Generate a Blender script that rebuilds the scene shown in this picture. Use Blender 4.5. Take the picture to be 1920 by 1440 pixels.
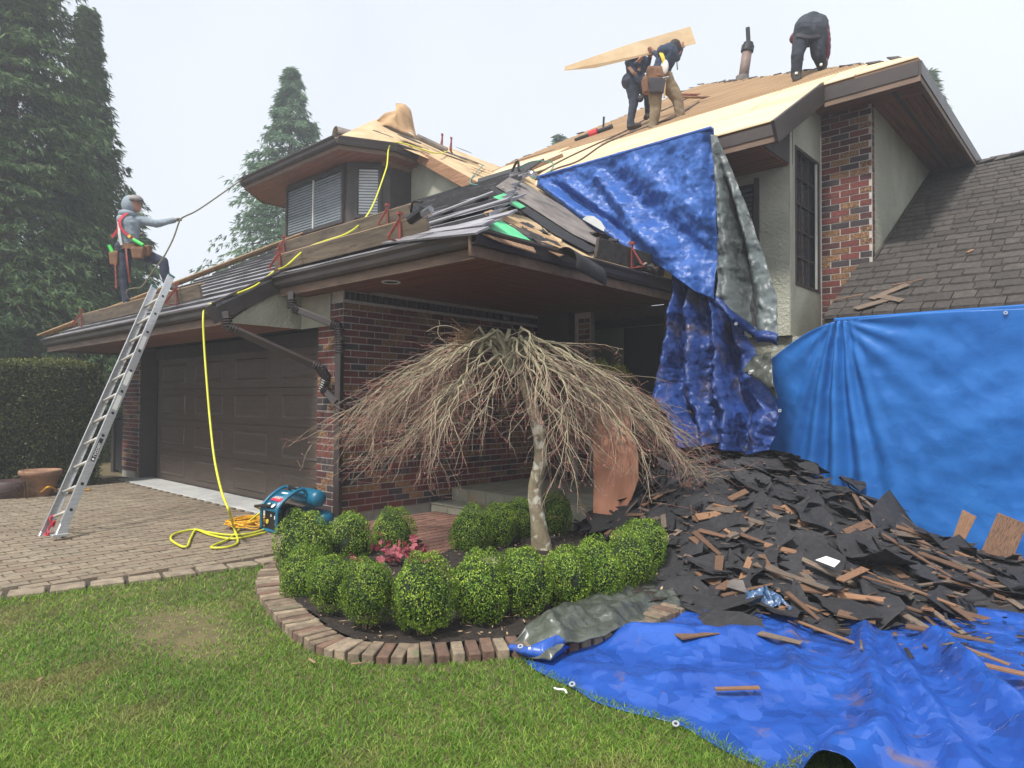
import bpy, bmesh, math, random
import numpy as np
from mathutils import Vector, Matrix
random.seed(7); rng = np.random.default_rng(7)
for o in list(bpy.data.objects): bpy.data.objects.remove(o)
scene = bpy.context.scene; COL = scene.collection

# ---------------------------------------------------------------- camera
FPX, IW, IH = 1270.0, 1920, 1440
YAW, PITCH, ROLL = math.radians(42.42), math.radians(1.42), math.radians(0.4)
CAM = np.array([0, 0, 1.5])
def _basis():
    f = np.array([-math.sin(YAW)*math.cos(PITCH), math.cos(YAW)*math.cos(PITCH), math.sin(PITCH)])
    r = np.array([math.cos(YAW), math.sin(YAW), 0]); u = np.cross(r, f)
    c, s = math.cos(ROLL), math.sin(ROLL)
    return f, c*r+s*u, -s*r+c*u
CF, CR, CU = _basis()
cd = bpy.data.cameras.new('camera'); cam = bpy.data.objects.new('camera', cd); COL.objects.link(cam)
cd.sensor_width = 36; cd.lens = FPX/IW*36; cd.clip_start = 0.05; cd.clip_end = 2000
cam.matrix_world = Matrix(((CR[0], CU[0], -CF[0], CAM[0]), (CR[1], CU[1], -CF[1], CAM[1]), (CR[2], CU[2], -CF[2], CAM[2]), (0, 0, 0, 1)))
scene.camera = cam

# ---------------------------------------------------------------- sky, sun, exposure
SUN_EL, SUN_AZ = math.radians(58), math.radians(170)     # azimuth measured from +Y towards +X
w = bpy.data.worlds.new('World'); scene.world = w; w.use_nodes = True
nt = w.node_tree; nt.nodes.clear()
wo = nt.nodes.new('ShaderNodeOutputWorld'); bg = nt.nodes.new('ShaderNodeBackground')
sky = nt.nodes.new('ShaderNodeTexSky'); sky.sky_type = 'NISHITA'; sky.sun_disc = False
sky.sun_elevation = SUN_EL; sky.sun_rotation = SUN_AZ; sky.air_density = 1.0; sky.dust_density = 6.0; sky.ozone_density = 1.0
hs = nt.nodes.new('ShaderNodeHueSaturation'); hs.inputs['Saturation'].default_value = 0.35
mx = nt.nodes.new('ShaderNodeMix'); mx.data_type = 'RGBA'; mx.inputs[0].default_value = 0.72
mx.inputs[7].default_value = (8.2, 8.7, 9.4, 1)          # the even veil of bright overcast
wn_ = nt.nodes.new('ShaderNodeTexNoise'); wn_.inputs['Scale'].default_value = 1.6; wn_.inputs['Detail'].default_value = 5; wtc = nt.nodes.new('ShaderNodeTexCoord'); nt.links.new(wtc.outputs['Generated'], wn_.inputs['Vector'])
wr = nt.nodes.new('ShaderNodeMapRange'); wr.inputs[1].default_value = .3; wr.inputs[2].default_value = .7; wr.inputs[3].default_value = .92; wr.inputs[4].default_value = 1.07; nt.links.new(wn_.outputs['Fac'], wr.inputs[0])
wm = nt.nodes.new('ShaderNodeVectorMath'); wm.operation = 'SCALE'
nt.links.new(sky.outputs[0], hs.inputs['Color']); nt.links.new(hs.outputs[0], mx.inputs[6])
bg.inputs[1].default_value = 0.088
nt.links.new(mx.outputs[2], wm.inputs[0]); nt.links.new(wr.outputs[0], wm.inputs['Scale']); nt.links.new(wm.outputs[0], bg.inputs[0]); nt.links.new(bg.outputs[0], wo.inputs[0])
sl = bpy.data.lights.new('sun', 'SUN'); sl.energy = 3.4; sl.angle = math.radians(8); sl.color = (1, 0.96, 0.9)
so = bpy.data.objects.new('sun', sl); COL.objects.link(so)
sd = Vector((math.sin(SUN_AZ)*math.cos(SUN_EL), math.cos(SUN_AZ)*math.cos(SUN_EL), math.sin(SUN_EL)))
so.rotation_euler = (-sd).to_track_quat('-Z', 'Y').to_euler(); so.location = sd*40
vs = scene.view_settings; vs.view_transform = 'Standard'; vs.look = 'None'; vs.gamma = 1; vs.exposure = 0.66; vs.use_curve_mapping = False

# ---------------------------------------------------------------- helpers
def ray(x, y): return CF+(x-IW/2)/FPX*CR-(y-IH/2)/FPX*CU
def at_z(x, y, z): d = ray(x, y); return CAM+d*((z-CAM[2])/d[2])
def at_y(x, y, Y): d = ray(x, y); return CAM+d*(Y/d[1])
def at_x(x, y, X): d = ray(x, y); return CAM+d*(X/d[0])
def at_d(x, y, D): return CAM+ray(x, y)*D
def at_pl(x, y, p0, n): d = ray(x, y); n = np.array(n, float); return CAM+d*(np.dot(np.array(p0)-CAM, n)/np.dot(d, n))
def depth(p): return float((np.array(p)-CAM)@CF)
def srgb(r, g, b):
    f = lambda c: (c/255/12.92) if c/255 <= .04045 else ((c/255+.055)/1.055)**2.4
    return (f(r), f(g), f(b), 1)
def V3(p): return Vector((float(p[0]), float(p[1]), float(p[2])))

def tag(o, label=None, cat=None, group=None, kind=None):
    if label: o['label'] = label
    if cat: o['category'] = cat
    if group: o['group'] = group
    if kind: o['kind'] = kind
    return o
def thing(name, label, cat, loc=(0, 0, 0), group=None, rz=0):
    o = bpy.data.objects.new(name, None); COL.objects.link(o); o.location = V3(loc); o.rotation_euler = (0, 0, rz); o.empty_display_size = .1
    return tag(o, label, cat, group)
def attach(o, parent, local=False):
    if parent is not None:
        o.parent = parent
        if not local:
            p = parent; M = Matrix.Identity(4); chain = []
            while p is not None: chain.append(p); p = p.parent
            for q in reversed(chain): M = M @ q.matrix_parent_inverse @ q.matrix_basis
            o.matrix_parent_inverse = M.inverted()
    return o
def link(name, me, mats=None, parent=None, local=False):
    if mats is not None and not me.materials:
        for m in (mats if isinstance(mats, (list, tuple)) else [mats]): me.materials.append(MAT[m] if isinstance(m, str) else m)
    o = bpy.data.objects.new(name, me); COL.objects.link(o)
    return attach(o, parent, local)
def npmesh(name, V, F, mats, parent=None, local=False, smooth=False, attr=None, midx=None, ret_mesh=False):
    V = np.asarray(V, np.float32); F = np.asarray(F, np.int32); k = F.shape[1]
    me = bpy.data.meshes.new(name); me.vertices.add(len(V)); me.vertices.foreach_set('co', V.ravel())
    me.loops.add(F.size); me.loops.foreach_set('vertex_index', F.ravel())
    me.polygons.add(len(F)); me.polygons.foreach_set('loop_start', np.arange(0, F.size, k, dtype=np.int32))
    if smooth: me.polygons.foreach_set('use_smooth', np.ones(len(F), bool))
    if midx is not None: me.polygons.foreach_set('material_index', np.asarray(midx, np.int32))
    if attr is not None:
        for nm, val in attr.items():
            a = me.attributes.new(nm, 'FLOAT', 'POINT'); a.data.foreach_set('value', np.asarray(val, np.float32))
    me.update(calc_edges=True)
    for m in (mats if isinstance(mats, (list, tuple)) else [mats]): me.materials.append(MAT[m])
    if ret_mesh: return me
    return link(name, me, None, parent, local)

class MB:
    def __init__(s): s.V = []; s.F = []; s.M = []
    def add(s, vs, fs, m=0):
        b = len(s.V); s.V += [tuple(map(float, v)) for v in vs]
        for f in fs: s.F.append(tuple(b+i for i in f)); s.M.append(m)
        return s
    def box(s, lo, hi, m=0):
        (a, b, c), (d, e, f) = lo, hi
        return s.add([(a, b, c), (d, b, c), (d, e, c), (a, e, c), (a, b, f), (d, b, f), (d, e, f), (a, e, f)],
                     [(3, 2, 1, 0), (4, 5, 6, 7), (0, 1, 5, 4), (1, 2, 6, 5), (2, 3, 7, 6), (3, 0, 4, 7)], m)
    def beam(s, p, q, wd, h, up=(0, 0, 1), m=0, off=0):
        p, q, up = V3(p), V3(q), Vector(up); t = (q-p).normalized(); sd_ = t.cross(up).normalized(); u = sd_.cross(t).normalized()
        vs = []
        for c in (p, q):
            for a, b in ((-1, -1), (1, -1), (1, 1), (-1, 1)): vs.append(c+sd_*(a*wd/2)+u*(b*h/2+off))
        return s.add(vs, [(0, 1, 2, 3), (7, 6, 5, 4), (0, 4, 5, 1), (1, 5, 6, 2), (2, 6, 7, 3), (3, 7, 4, 0)], m)
    def tube(s, pts, r, n=8, m=0, cap=True):
        P = [V3(p) for p in pts]; k = len(P); R = list(r) if hasattr(r, '__len__') else [r]*k
        ref = None; b = len(s.V)
        for i in range(k):
            t = (P[min(i+1, k-1)]-P[max(i-1, 0)]).normalized()
            if ref is None: ref = Vector((0, 0, 1)) if abs(t.z) < .9 else Vector((1, 0, 0))
            a = (ref-t*ref.dot(t)).normalized(); ref = a; c = t.cross(a)
            for j in range(n):
                th = 2*math.pi*j/n; s.V.append(tuple(P[i]+(a*math.cos(th)+c*math.sin(th))*R[i]))
        for i in range(k-1):
            for j in range(n):
                j2 = (j+1) % n; s.F.append((b+i*n+j, b+i*n+j2, b+(i+1)*n+j2, b+(i+1)*n+j)); s.M.append(m)
        if cap:
            s.F.append(tuple(b+j for j in reversed(range(n)))); s.M.append(m)
            s.F.append(tuple(b+(k-1)*n+j for j in range(n))); s.M.append(m)
        return s
    def lathe(s, prof, c, n=20, m=0, axis='z'):
        b = len(s.V); k = len(prof)
        for r_, z in prof:
            for j in range(n):
                th = 2*math.pi*j/n; x, y = r_*math.cos(th), r_*math.sin(th)
                s.V.append((c[0]+x, c[1]+y, c[2]+z) if axis == 'z' else ((c[0]+z, c[1]+x, c[2]+y) if axis == 'x' else (c[0]+x, c[1]+z, c[2]+y)))
        for i in range(k-1):
            for j in range(n):
                j2 = (j+1) % n; s.F.append((b+i*n+j, b+i*n+j2, b+(i+1)*n+j2, b+(i+1)*n+j)); s.M.append(m)
        s.F.append(tuple(b+j for j in reversed(range(n)))); s.M.append(m); s.F.append(tuple(b+(k-1)*n+j for j in range(n))); s.M.append(m)
        return s
    def slab(s, pts, t, m=0):
        # closed slab: polygon pts (3D) extruded by vector t
        n = len(pts); t = np.array(t, float); P = [np.array(p, float) for p in pts]
        return s.add(P+[p+t for p in P], [tuple(reversed(range(n))), tuple(range(n, 2*n))]+[(i, (i+1) % n, n+(i+1) % n, n+i) for i in range(n)], m)
    def mesh(s, name, mats, smooth=False):
        me = bpy.data.meshes.new(name); me.from_pydata(s.V, [], s.F)
        for m in (mats if isinstance(mats, (list, tuple)) else [mats]): me.materials.append(MAT[m])
        me.polygons.foreach_set('material_index', np.array(s.M, np.int32))
        if smooth: me.polygons.foreach_set('use_smooth', np.ones(len(s.F), bool))
        bm = bmesh.new(); bm.from_mesh(me); bmesh.ops.recalc_face_normals(bm, faces=bm.faces); bm.to_mesh(me); bm.free()
        me.update(); return me
    def build(s, name, mats, parent=None, smooth=False, bevel=0, local=False, seg=1):
        o = link(name, s.mesh(name, mats, smooth), None, parent, local)
        if bevel:
            md = o.modifiers.new('b', 'BEVEL'); md.width = bevel; md.segments = seg; md.limit_method = 'ANGLE'
        return o
def catmull(P, n=8):
    P = [np.array(p, float) for p in P]; P = [2*P[0]-P[1]]+P+[2*P[-1]-P[-2]]; out = []
    for i in range(1, len(P)-2):
        for k in range(n):
            t = k/n; a, b, c, d = P[i-1:i+3]
            out.append(.5*((2*b)+(c-a)*t+(2*a-5*b+4*c-d)*t*t+(-a+3*b-3*c+d)*t**3))
    out.append(P[-2]); return out
def sheet(name, nu, nv, fn, mats, parent=None, solid=0, smooth=True, matoff=0, mask=None, flip=False):
    U, Vv = np.meshgrid(np.linspace(0, 1, nu), np.linspace(0, 1, nv)); P = fn(U, Vv).reshape(-1, 3)
    i = np.arange(nv-1)[:, None]*nu+np.arange(nu-1)[None, :]; F = np.stack([i, i+1, i+nu+1, i+nu], -1).reshape(-1, 4)
    if flip: F = F[:, ::-1]
    if mask is not None:
        keep = mask((U[:-1, :-1]+U[1:, 1:])/2, (Vv[:-1, :-1]+Vv[1:, 1:])/2).reshape(-1); F = F[keep]
    o = npmesh(name, P, F, mats, parent, smooth=smooth)
    if solid:
        md = o.modifiers.new('s', 'SOLIDIFY'); md.thickness = solid; md.offset = 0; md.material_offset = matoff; md.material_offset_rim = 0
    return o
def lerp(a, b, t): return a+(b-a)*t
def sstep(a, b, x): t = np.clip((x-a)/(b-a), 0, 1); return t*t*(3-2*t)
def polyline_u(pts, U):
    # points along a polyline at arclength fraction U (array) -> (...,3)
    P = np.array(pts, float); d = np.r_[0, np.cumsum(np.linalg.norm(np.diff(P, axis=0), axis=1))]; d /= d[-1]
    return np.stack([np.interp(U, d, P[:, k]) for k in range(P.shape[1])], -1)
def crumple(a, b, seed, n=10, k0=6, k1=30, sharp=True):
    r = np.random.default_rng(seed); out = np.zeros_like(a)
    for i in range(n):
        k = k0*(k1/k0)**(i/max(1, n-1)); th = r.uniform(0, math.pi); ph = r.uniform(0, 6.28)
        wv = k*(a*math.cos(th)+b*math.sin(th))+ph+2.2*np.sin(.37*k*(b*math.cos(th)-a*math.sin(th))+ph*2)+1.1*np.sin(.21*k*(a+b*1.3)+ph*5)
        out += (1-2*np.abs(np.sin(wv)) if sharp else np.sin(2*wv))/k
    return out*k0/3
def fbm(x, y, seed=0, o=4):
    r = np.random.default_rng(seed); s_ = 0; a = 1.; f_ = 1.
    for i in range(o):
        for j in range(3):
            th = r.uniform(0, 6.28); s_ = s_+a*np.sin(f_*(x*math.cos(th)+y*math.sin(th))+r.uniform(0, 6.28))/3
        a *= .5; f_ *= 2.1
    return s_

# ---------------------------------------------------------------- materials
MAT = {}
def pmat(name, c1, c2=None, scale=4, detail=6, rough=.7, bump=0, bscale=None, stretch=(1, 1, 1), metal=0, spec=.5, c3=None, s3=2.0, t3=.6, w3=.08,
         rnd=0, lo=.35, hi=.65, attr=None, transl=0, tcol=None, coat=0, rbump='noise', dist=.4, bdist=.01, c4=None, s4=.4, t4=.55, w4=.1):
    m = bpy.data.materials.new(name); m.use_nodes = True; t = m.node_tree; N, L = t.nodes, t.links; N.clear()
    out = N.new('ShaderNodeOutputMaterial'); p = N.new('ShaderNodeBsdfPrincipled'); L.new(p.outputs[0], out.inputs[0])
    p.inputs['Roughness'].default_value = rough; p.inputs['Metallic'].default_value = metal; p.inputs['Specular IOR Level'].default_value = spec
    p.inputs['Coat Weight'].default_value = coat
    tc = N.new('ShaderNodeTexCoord'); mp = N.new('ShaderNodeMapping'); mp.inputs['Scale'].default_value = stretch; vec = tc.outputs['Object']
    oi = N.new('ShaderNodeObjectInfo')
    ad = N.new('ShaderNodeVectorMath'); ad.operation = 'MULTIPLY_ADD'; ad.inputs[1].default_value = (31, 17, 23)
    L.new(oi.outputs['Random'], ad.inputs[0]); L.new(vec, ad.inputs[2]); L.new(ad.outputs[0], mp.inputs[0]); vec = mp.outputs[0]
    def noise(sc, det=detail, ds=dist):
        n = N.new('ShaderNodeTexNoise'); n.inputs['Scale'].default_value = sc; n.inputs['Detail'].default_value = det; n.inputs['Distortion'].default_value = ds; n.inputs['Roughness'].default_value = .6
        L.new(vec, n.inputs['Vector']); return n
    def ramp(src, a, b, ca, cb):
        r = N.new('ShaderNodeValToRGB'); r.color_ramp.elements[0].position = a; r.color_ramp.elements[1].position = b
        r.color_ramp.elements[0].color = ca; r.color_ramp.elements[1].color = cb; L.new(src, r.inputs[0]); return r
    def mix(fac, a, b):
        x = N.new('ShaderNodeMix'); x.data_type = 'RGBA'; L.new(fac, x.inputs[0]); L.new(a, x.inputs[6])
        if isinstance(b, tuple): x.inputs[7].default_value = b
        else: L.new(b, x.inputs[7])
        return x.outputs[2]
    c2 = c2 or tuple([v*.75 for v in c1[:3]]+[1])
    n1 = noise(scale); col = ramp(n1.outputs['Fac'], lo, hi, c1, c2).outputs[0]
    if attr:
        at = N.new('ShaderNodeAttribute'); at.attribute_name = attr[0]
        r = ramp(at.outputs['Fac'], 0, 1, attr[1], attr[2])
        if len(attr) > 3:
            e = r.color_ramp.elements.new(.5); e.color = attr[3]
        x = N.new('ShaderNodeMix'); x.data_type = 'RGBA'; x.blend_type = 'MULTIPLY'; x.inputs[0].default_value = 1; L.new(col, x.inputs[6]); L.new(r.outputs[0], x.inputs[7]); col = x.outputs[2]
    if c3: col = mix(ramp(noise(s3, 8).outputs['Fac'], t3-w3, t3+w3, (0, 0, 0, 1), (1, 1, 1, 1)).outputs[0], col, c3)
    if c4: col = mix(ramp(noise(s4, 5).outputs['Fac'], t4-w4, t4+w4, (0, 0, 0, 1), (1, 1, 1, 1)).outputs[0], col, c4)
    if rnd:
        h = N.new('ShaderNodeHueSaturation'); mr = N.new('ShaderNodeMapRange'); mr.inputs[3].default_value = 1-rnd; mr.inputs[4].default_value = 1+rnd
        L.new(oi.outputs['Random'], mr.inputs[0]); L.new(mr.outputs[0], h.inputs['Value']); L.new(col, h.inputs['Color']); col = h.outputs[0]
    L.new(col, p.inputs['Base Color'])
    rr = N.new('ShaderNodeMapRange'); rr.inputs[3].default_value = max(0, rough-.12); rr.inputs[4].default_value = min(1, rough+.12); L.new(n1.outputs['Fac'], rr.inputs[0]); L.new(rr.outputs[0], p.inputs['Roughness'])
    if bump:
        b = N.new('ShaderNodeBump'); b.inputs['Strength'].default_value = bump; b.inputs['Distance'].default_value = bdist
        if rbump == 'voronoi':
            n2 = N.new('ShaderNodeTexVoronoi'); n2.inputs['Scale'].default_value = bscale or scale; nd = noise((bscale or scale)*.7, 3, 0)
            va = N.new('ShaderNodeVectorMath'); va.operation = 'MULTIPLY_ADD'; va.inputs[1].default_value = (.25,)*3; L.new(nd.outputs['Color'], va.inputs[0]); L.new(vec, va.inputs[2]); L.new(va.outputs[0], n2.inputs['Vector'])
            L.new(n2.outputs['Distance'], b.inputs['Height'])
        elif rbump == 'facet':
            hs_ = []
            for sc2, am in ((bscale, 1.0), (bscale*2.7, .45)):
                n2 = N.new('ShaderNodeTexVoronoi'); n2.inputs['Scale'].default_value = sc2; n2.inputs['Randomness'].default_value = 1
                nd = noise(sc2*.35, 2, 0); va = N.new('ShaderNodeVectorMath'); va.operation = 'MULTIPLY_ADD'; va.inputs[1].default_value = (.9/sc2,)*3; L.new(nd.outputs['Color'], va.inputs[0]); L.new(vec, va.inputs[2]); L.new(va.outputs[0], n2.inputs['Vector'])
                d1 = N.new('ShaderNodeVectorMath'); d1.operation = 'SUBTRACT'; L.new(va.outputs[0], d1.inputs[0]); L.new(n2.outputs['Position'], d1.inputs[1])
                d2 = N.new('ShaderNodeVectorMath'); d2.operation = 'SUBTRACT'; L.new(n2.outputs['Color'], d2.inputs[0]); d2.inputs[1].default_value = (.5, .5, .5)
                dt = N.new('ShaderNodeVectorMath'); dt.operation = 'DOT_PRODUCT'; L.new(d1.outputs[0], dt.inputs[0]); L.new(d2.outputs[0], dt.inputs[1])
                mm = N.new('ShaderNodeMath'); mm.operation = 'MULTIPLY'; mm.inputs[1].default_value = am*sc2; L.new(dt.outputs['Value'], mm.inputs[0]); hs_.append(mm)
            ma = N.new('ShaderNodeMath'); ma.operation = 'ADD'; L.new(hs_[0].outputs[0], ma.inputs[0]); L.new(hs_[1].outputs[0], ma.inputs[1]); L.new(ma.outputs[0], b.inputs['Height'])
        else:
            n2 = noise(bscale or scale*4, 8); L.new(n2.outputs['Fac'], b.inputs['Height'])
        L.new(b.outputs[0], p.inputs['Normal'])
    if transl:
        tr = N.new('ShaderNodeBsdfTranslucent'); ms = N.new('ShaderNodeMixShader'); ms.inputs[0].default_value = transl
        if tcol: tr.inputs[0].default_value = tcol
        else: L.new(col, tr.inputs[0])
        L.new(p.outputs[0], ms.inputs[1]); L.new(tr.outputs[0], ms.inputs[2]); L.new(ms.outputs[0], out.inputs[0])
    MAT[name] = m; return m
S = srgb
pmat('lawn_soil', S(104, 92, 62), S(76, 66, 46), 3, rough=.95, bump=.5, bscale=60)
pmat('grass', (1, 1, 1, 1), (.78, .82, .7, 1), 1.2, rough=.55, spec=.3, attr=('rnd', S(70, 104, 30), S(164, 184, 82), S(104, 145, 46)), transl=.35, c3=S(146, 132, 88), s3=1.3, t3=.66, w3=.10)
pmat('soil', S(52, 42, 34), S(30, 25, 21), 14, rough=.95, bump=1, bscale=40, c3=S(110, 88, 64), s3=60, t3=.7, w3=.04, bdist=.03)
pmat('paver', S(142, 130, 110), S(112, 101, 86), 30, rough=.9, bump=.5, bscale=120, rnd=.13, c3=S(112, 94, 78), s3=1.1, t3=.58, w3=.16, bdist=.004)
pmat('paver_field', S(142, 130, 110), S(112, 101, 86), 7, rough=.9, bump=.5, bscale=120, c3=S(112, 94, 78), s3=.55, t3=.58, w3=.16, bdist=.004)
pmat('paver_joint', S(66, 56, 44), S(48, 44, 34), 8, rough=1)
pmat('edge_stone', S(146, 132, 112), S(116, 104, 90), 12, rough=.9, bump=.5, bscale=90, rnd=.1)
pmat('path_red', S(132, 96, 82), S(104, 78, 68), 5, rough=.9, bump=.4, bscale=90, rnd=.14)
pmat('border_a', S(130, 114, 94), S(98, 84, 72), 14, rough=.9, bump=.7, bscale=60, rnd=.15, c3=S(92, 100, 70), s3=7, t3=.66)
pmat('border_b', S(116, 90, 74), S(90, 70, 60), 14, rough=.9, bump=.7, bscale=60, rnd=.15, c3=S(84, 78, 66), s3=7, t3=.62)
pmat('border_c', S(152, 134, 112), S(112, 102, 88), 14, rough=.9, bump=.7, bscale=60, rnd=.12)
pmat('mortar', S(186, 180, 172), S(160, 154, 148), 20, rough=.95, bump=.3, bscale=200)
pmat('brick_red', S(114, 60, 51), S(92, 48, 44), 22, rough=.85, bump=.5, bscale=120, rnd=.16, bdist=.004)
pmat('brick_maroon', S(88, 48, 46), S(66, 40, 42), 22, rough=.85, bump=.5, bscale=120, rnd=.2, bdist=.004, c3=S(140, 78, 64), s3=24, t3=.66, w3=.05)
pmat('brick_dark', S(68, 57, 59), S(54, 47, 50), 22, rough=.85, bump=.5, bscale=120, rnd=.2, bdist=.004)
pmat('brick_gold', S(104, 66, 50), S(78, 52, 43), 26, rough=.85, bump=.6, bscale=90, rnd=.15, bdist=.006, c3=S(176, 142, 94), s3=46, t3=.55, w3=.05, dist=1.2)
pmat('concrete', S(172, 166, 154), S(150, 146, 136), 6, rough=.9, bump=.3, bscale=90, c3=S(120, 118, 112), s3=1.4, t3=.64)
pmat('apron', S(176, 176, 172), S(150, 152, 152), 5, rough=.85, bump=.2, bscale=90)
pmat('stucco', S(178, 178, 162), S(162, 162, 148), 3, rough=.95, bump=.9, bscale=24, bdist=.03, c4=S(146, 146, 130), s4=.9, t4=.56, w4=.16)
pmat('stucco_plain', S(172, 172, 156), S(158, 158, 144), 3, rough=.95, bump=.5, bscale=30, bdist=.015, c4=S(142, 142, 128), s4=1.2, t4=.58, w4=.14)
pmat('door_brown', S(82, 70, 62), S(74, 63, 56), 3, rough=.5, bump=.12, bscale=18, stretch=(1, 8, 8), bdist=.003)
pmat('trim_dark', S(66, 58, 54), S(54, 48, 46), 8, rough=.6, bump=.1)
pmat('trim_brown', S(120, 96, 78), S(98, 78, 64), 3, rough=.65, bump=.15, stretch=(1, 4, 4))
pmat('gutter', S(68, 59, 55), S(56, 49, 47), 2, rough=.42, spec=.5)
pmat('downspout', S(62, 54, 52), S(52, 46, 45), 2, rough=.4)
pmat('soffit', S(136, 84, 58), S(104, 62, 44), 2.2, rough=.55, bump=.15, stretch=(.6, 9, 9), c3=S(84, 52, 38), s3=3, t3=.62)
pmat('soffit_y', S(136, 84, 58), S(104, 62, 44), 2.2, rough=.55, bump=.15, stretch=(9, .6, 9), c3=S(84, 52, 38), s3=3, t3=.62)
pmat('plywood', S(216, 192, 156), S(196, 168, 130), 1.1, rough=.75, bump=.08, stretch=(.5, 3.5, 3.5), c3=S(184, 142, 96), s3=5, t3=.70, w3=.04, rnd=.05)
pmat('raw_board', S(190, 160, 122), S(160, 128, 94), 2, rough=.75, bump=.15, stretch=(.6, 12, 12), rnd=.12)
pmat('old_board', S(150, 118, 90), S(112, 88, 68), 2, rough=.85, bump=.3, stretch=(.6, 12, 12), rnd=.15)
pmat('plank_wet', S(112, 98, 80), S(76, 66, 54), 1.6, rough=.7, bump=.3, stretch=(.7, 7, 7), c3=S(58, 50, 42), s3=4, t3=.6)
pmat('plank_dark', S(84, 76, 68), S(56, 50, 46), 2, rough=.8, bump=.4, stretch=(1, 5, 5))
pmat('rubber_slate', S(150, 148, 152), S(112, 110, 116), 2.2, rough=.38, bump=.25, bscale=30, stretch=(.6, 6, 6), spec=.6, rnd=.12)
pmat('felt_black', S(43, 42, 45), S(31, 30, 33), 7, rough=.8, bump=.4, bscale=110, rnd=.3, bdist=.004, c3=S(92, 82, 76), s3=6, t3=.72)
pmat('felt_grey', S(132, 124, 118), S(104, 98, 94), 4, rough=.85, bump=.4, bscale=60, c3=S(86, 80, 78), s3=2, t3=.6)
pmat('felt_tan', S(196, 172, 134), S(168, 144, 110), 2.4, rough=.85, bump=.35, bscale=22, c3=S(118, 100, 84), s3=5.5, t3=.66, w3=.05, bdist=.012)
pmat('kraft', S(176, 144, 104), S(146, 116, 84), 4, rough=.8, bump=.3, bscale=20, rnd=.08)
pmat('rubber_green', S(92, 200, 140), S(64, 168, 112), 5, rough=.5)
pmat('shake_grey', S(72, 66, 61), S(50, 46, 44), 3, rough=.9, bump=.6, bscale=24, stretch=(9, .8, 9), rnd=.26, bdist=.006, c3=S(62, 58, 54), s3=2.2, t3=.6, w3=.12)
pmat('shake_dark', S(74, 68, 64), S(54, 50, 48), 3, rough=.9, bump=.6, bscale=24, rnd=.2)
pmat('cedar_new', S(152, 114, 84), S(112, 82, 60), 3, rough=.8, bump=.35, stretch=(.8, 10, 10), rnd=.2, c3=S(92, 62, 46), s3=3.5, t3=.64, w3=.06)
pmat('cedar_mid', S(114, 84, 62), S(84, 62, 48), 3, rough=.85, bump=.35, stretch=(.8, 10, 10), rnd=.2, c3=S(64, 50, 42), s3=3, t3=.58, w3=.08)
pmat('cedar_weathered', S(118, 108, 96), S(72, 66, 60), 3, rough=.9, bump=.5, stretch=(.8, 10, 10), rnd=.2, c3=S(160, 112, 76), s3=2, t3=.6)
pmat('tarp_blue', S(62, 106, 182), S(52, 92, 166), 1.5, rough=.42, spec=.4, bump=.6, bscale=6.5, rbump='facet', bdist=.085, transl=.16, dist=.8)
pmat('tarp_dirty', S(40, 68, 132), S(32, 54, 108), 2, rough=.44, spec=.38, bump=.6, bscale=6.5, rbump='facet', bdist=.10, c3=S(96, 84, 82), s3=2.6, t3=.64, w3=.09, transl=.12)
pmat('tarp_ground', S(40, 84, 166), S(32, 70, 148), 2, rough=.23, spec=.5, bump=.6, bscale=5, rbump='facet', bdist=.10, c3=S(104, 88, 92), s3=3.4, t3=.67, w3=.05)
pmat('tarp_bright', S(50, 126, 208), S(40, 112, 194), 1.2, rough=.40, spec=.4, bump=.45, bscale=3.5, rbump='facet', bdist=.045, transl=.3)
pmat('tarp_grey', S(98, 106, 106), S(80, 86, 86), 2, rough=.44, spec=.4, bump=.6, bscale=6, rbump='facet', bdist=.08, c3=S(58, 62, 62), s3=1.1, t3=.63, w3=.08)
pmat('tarp_olive', S(84, 88, 80), S(62, 66, 60), 2, rough=.34, spec=.5, bump=.6, bscale=6, rbump='facet', bdist=.11, c3=S(50, 54, 50), s3=1.4, t3=.6)
pmat('grommet', S(225, 225, 225), S(190, 190, 190), 9, rough=.3, metal=.9)
pmat('glass_dark', S(58, 66, 72), S(44, 52, 58), 2, rough=.06, spec=.8)
pmat('blind', S(186, 190, 190), S(168, 172, 174), 2, rough=.6)
pmat('blind_mid', S(122, 130, 136), S(104, 112, 118), 2, rough=.5)
pmat('blind_dark', S(70, 74, 80), S(56, 60, 66), 2, rough=.5)
pmat('frame_white', S(206, 206, 200), S(190, 190, 186), 2, rough=.5)
pmat('interior', S(26, 26, 28), S(20, 20, 22), 2, rough=.9)
pmat('door_black', S(40, 38, 38), S(32, 31, 32), 2, rough=.6)
pmat('tile_slate', S(176, 172, 152), S(146, 148, 134), 3.2, rough=.6, bump=.25, bscale=14, rnd=.08, c3=S(186, 150, 104), s3=2.4, t3=.62, w3=.07)
pmat('alu', S(206, 207, 208), S(184, 186, 188), 9, rough=.42, metal=.75, spec=.5, stretch=(1, 1, 6))
pmat('alu_rung', S(216, 212, 202), S(196, 192, 184), 9, rough=.45, metal=.4)
pmat('black_plastic', S(28, 28, 30), S(22, 22, 24), 9, rough=.5)
pmat('white_paint', S(232, 232, 230), S(216, 216, 214), 9, rough=.5)
pmat('red_rope', S(196, 44, 62), S(160, 32, 48), 30, rough=.8)
pmat('teal', S(14, 102, 132), S(10, 84, 112), 6, rough=.38, spec=.5, c3=S(44, 90, 104), s3=5, t3=.7)
pmat('red_label', S(196, 48, 70), S(180, 40, 62), 5, rough=.5)
pmat('dial', S(236, 234, 224), S(220, 218, 208), 5, rough=.3)
pmat('hose_yellow', S(206, 206, 60), S(186, 186, 48), 4, rough=.45)
pmat('cord_orange', S(232, 176, 44), S(206, 150, 36), 4, rough=.5)
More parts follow.
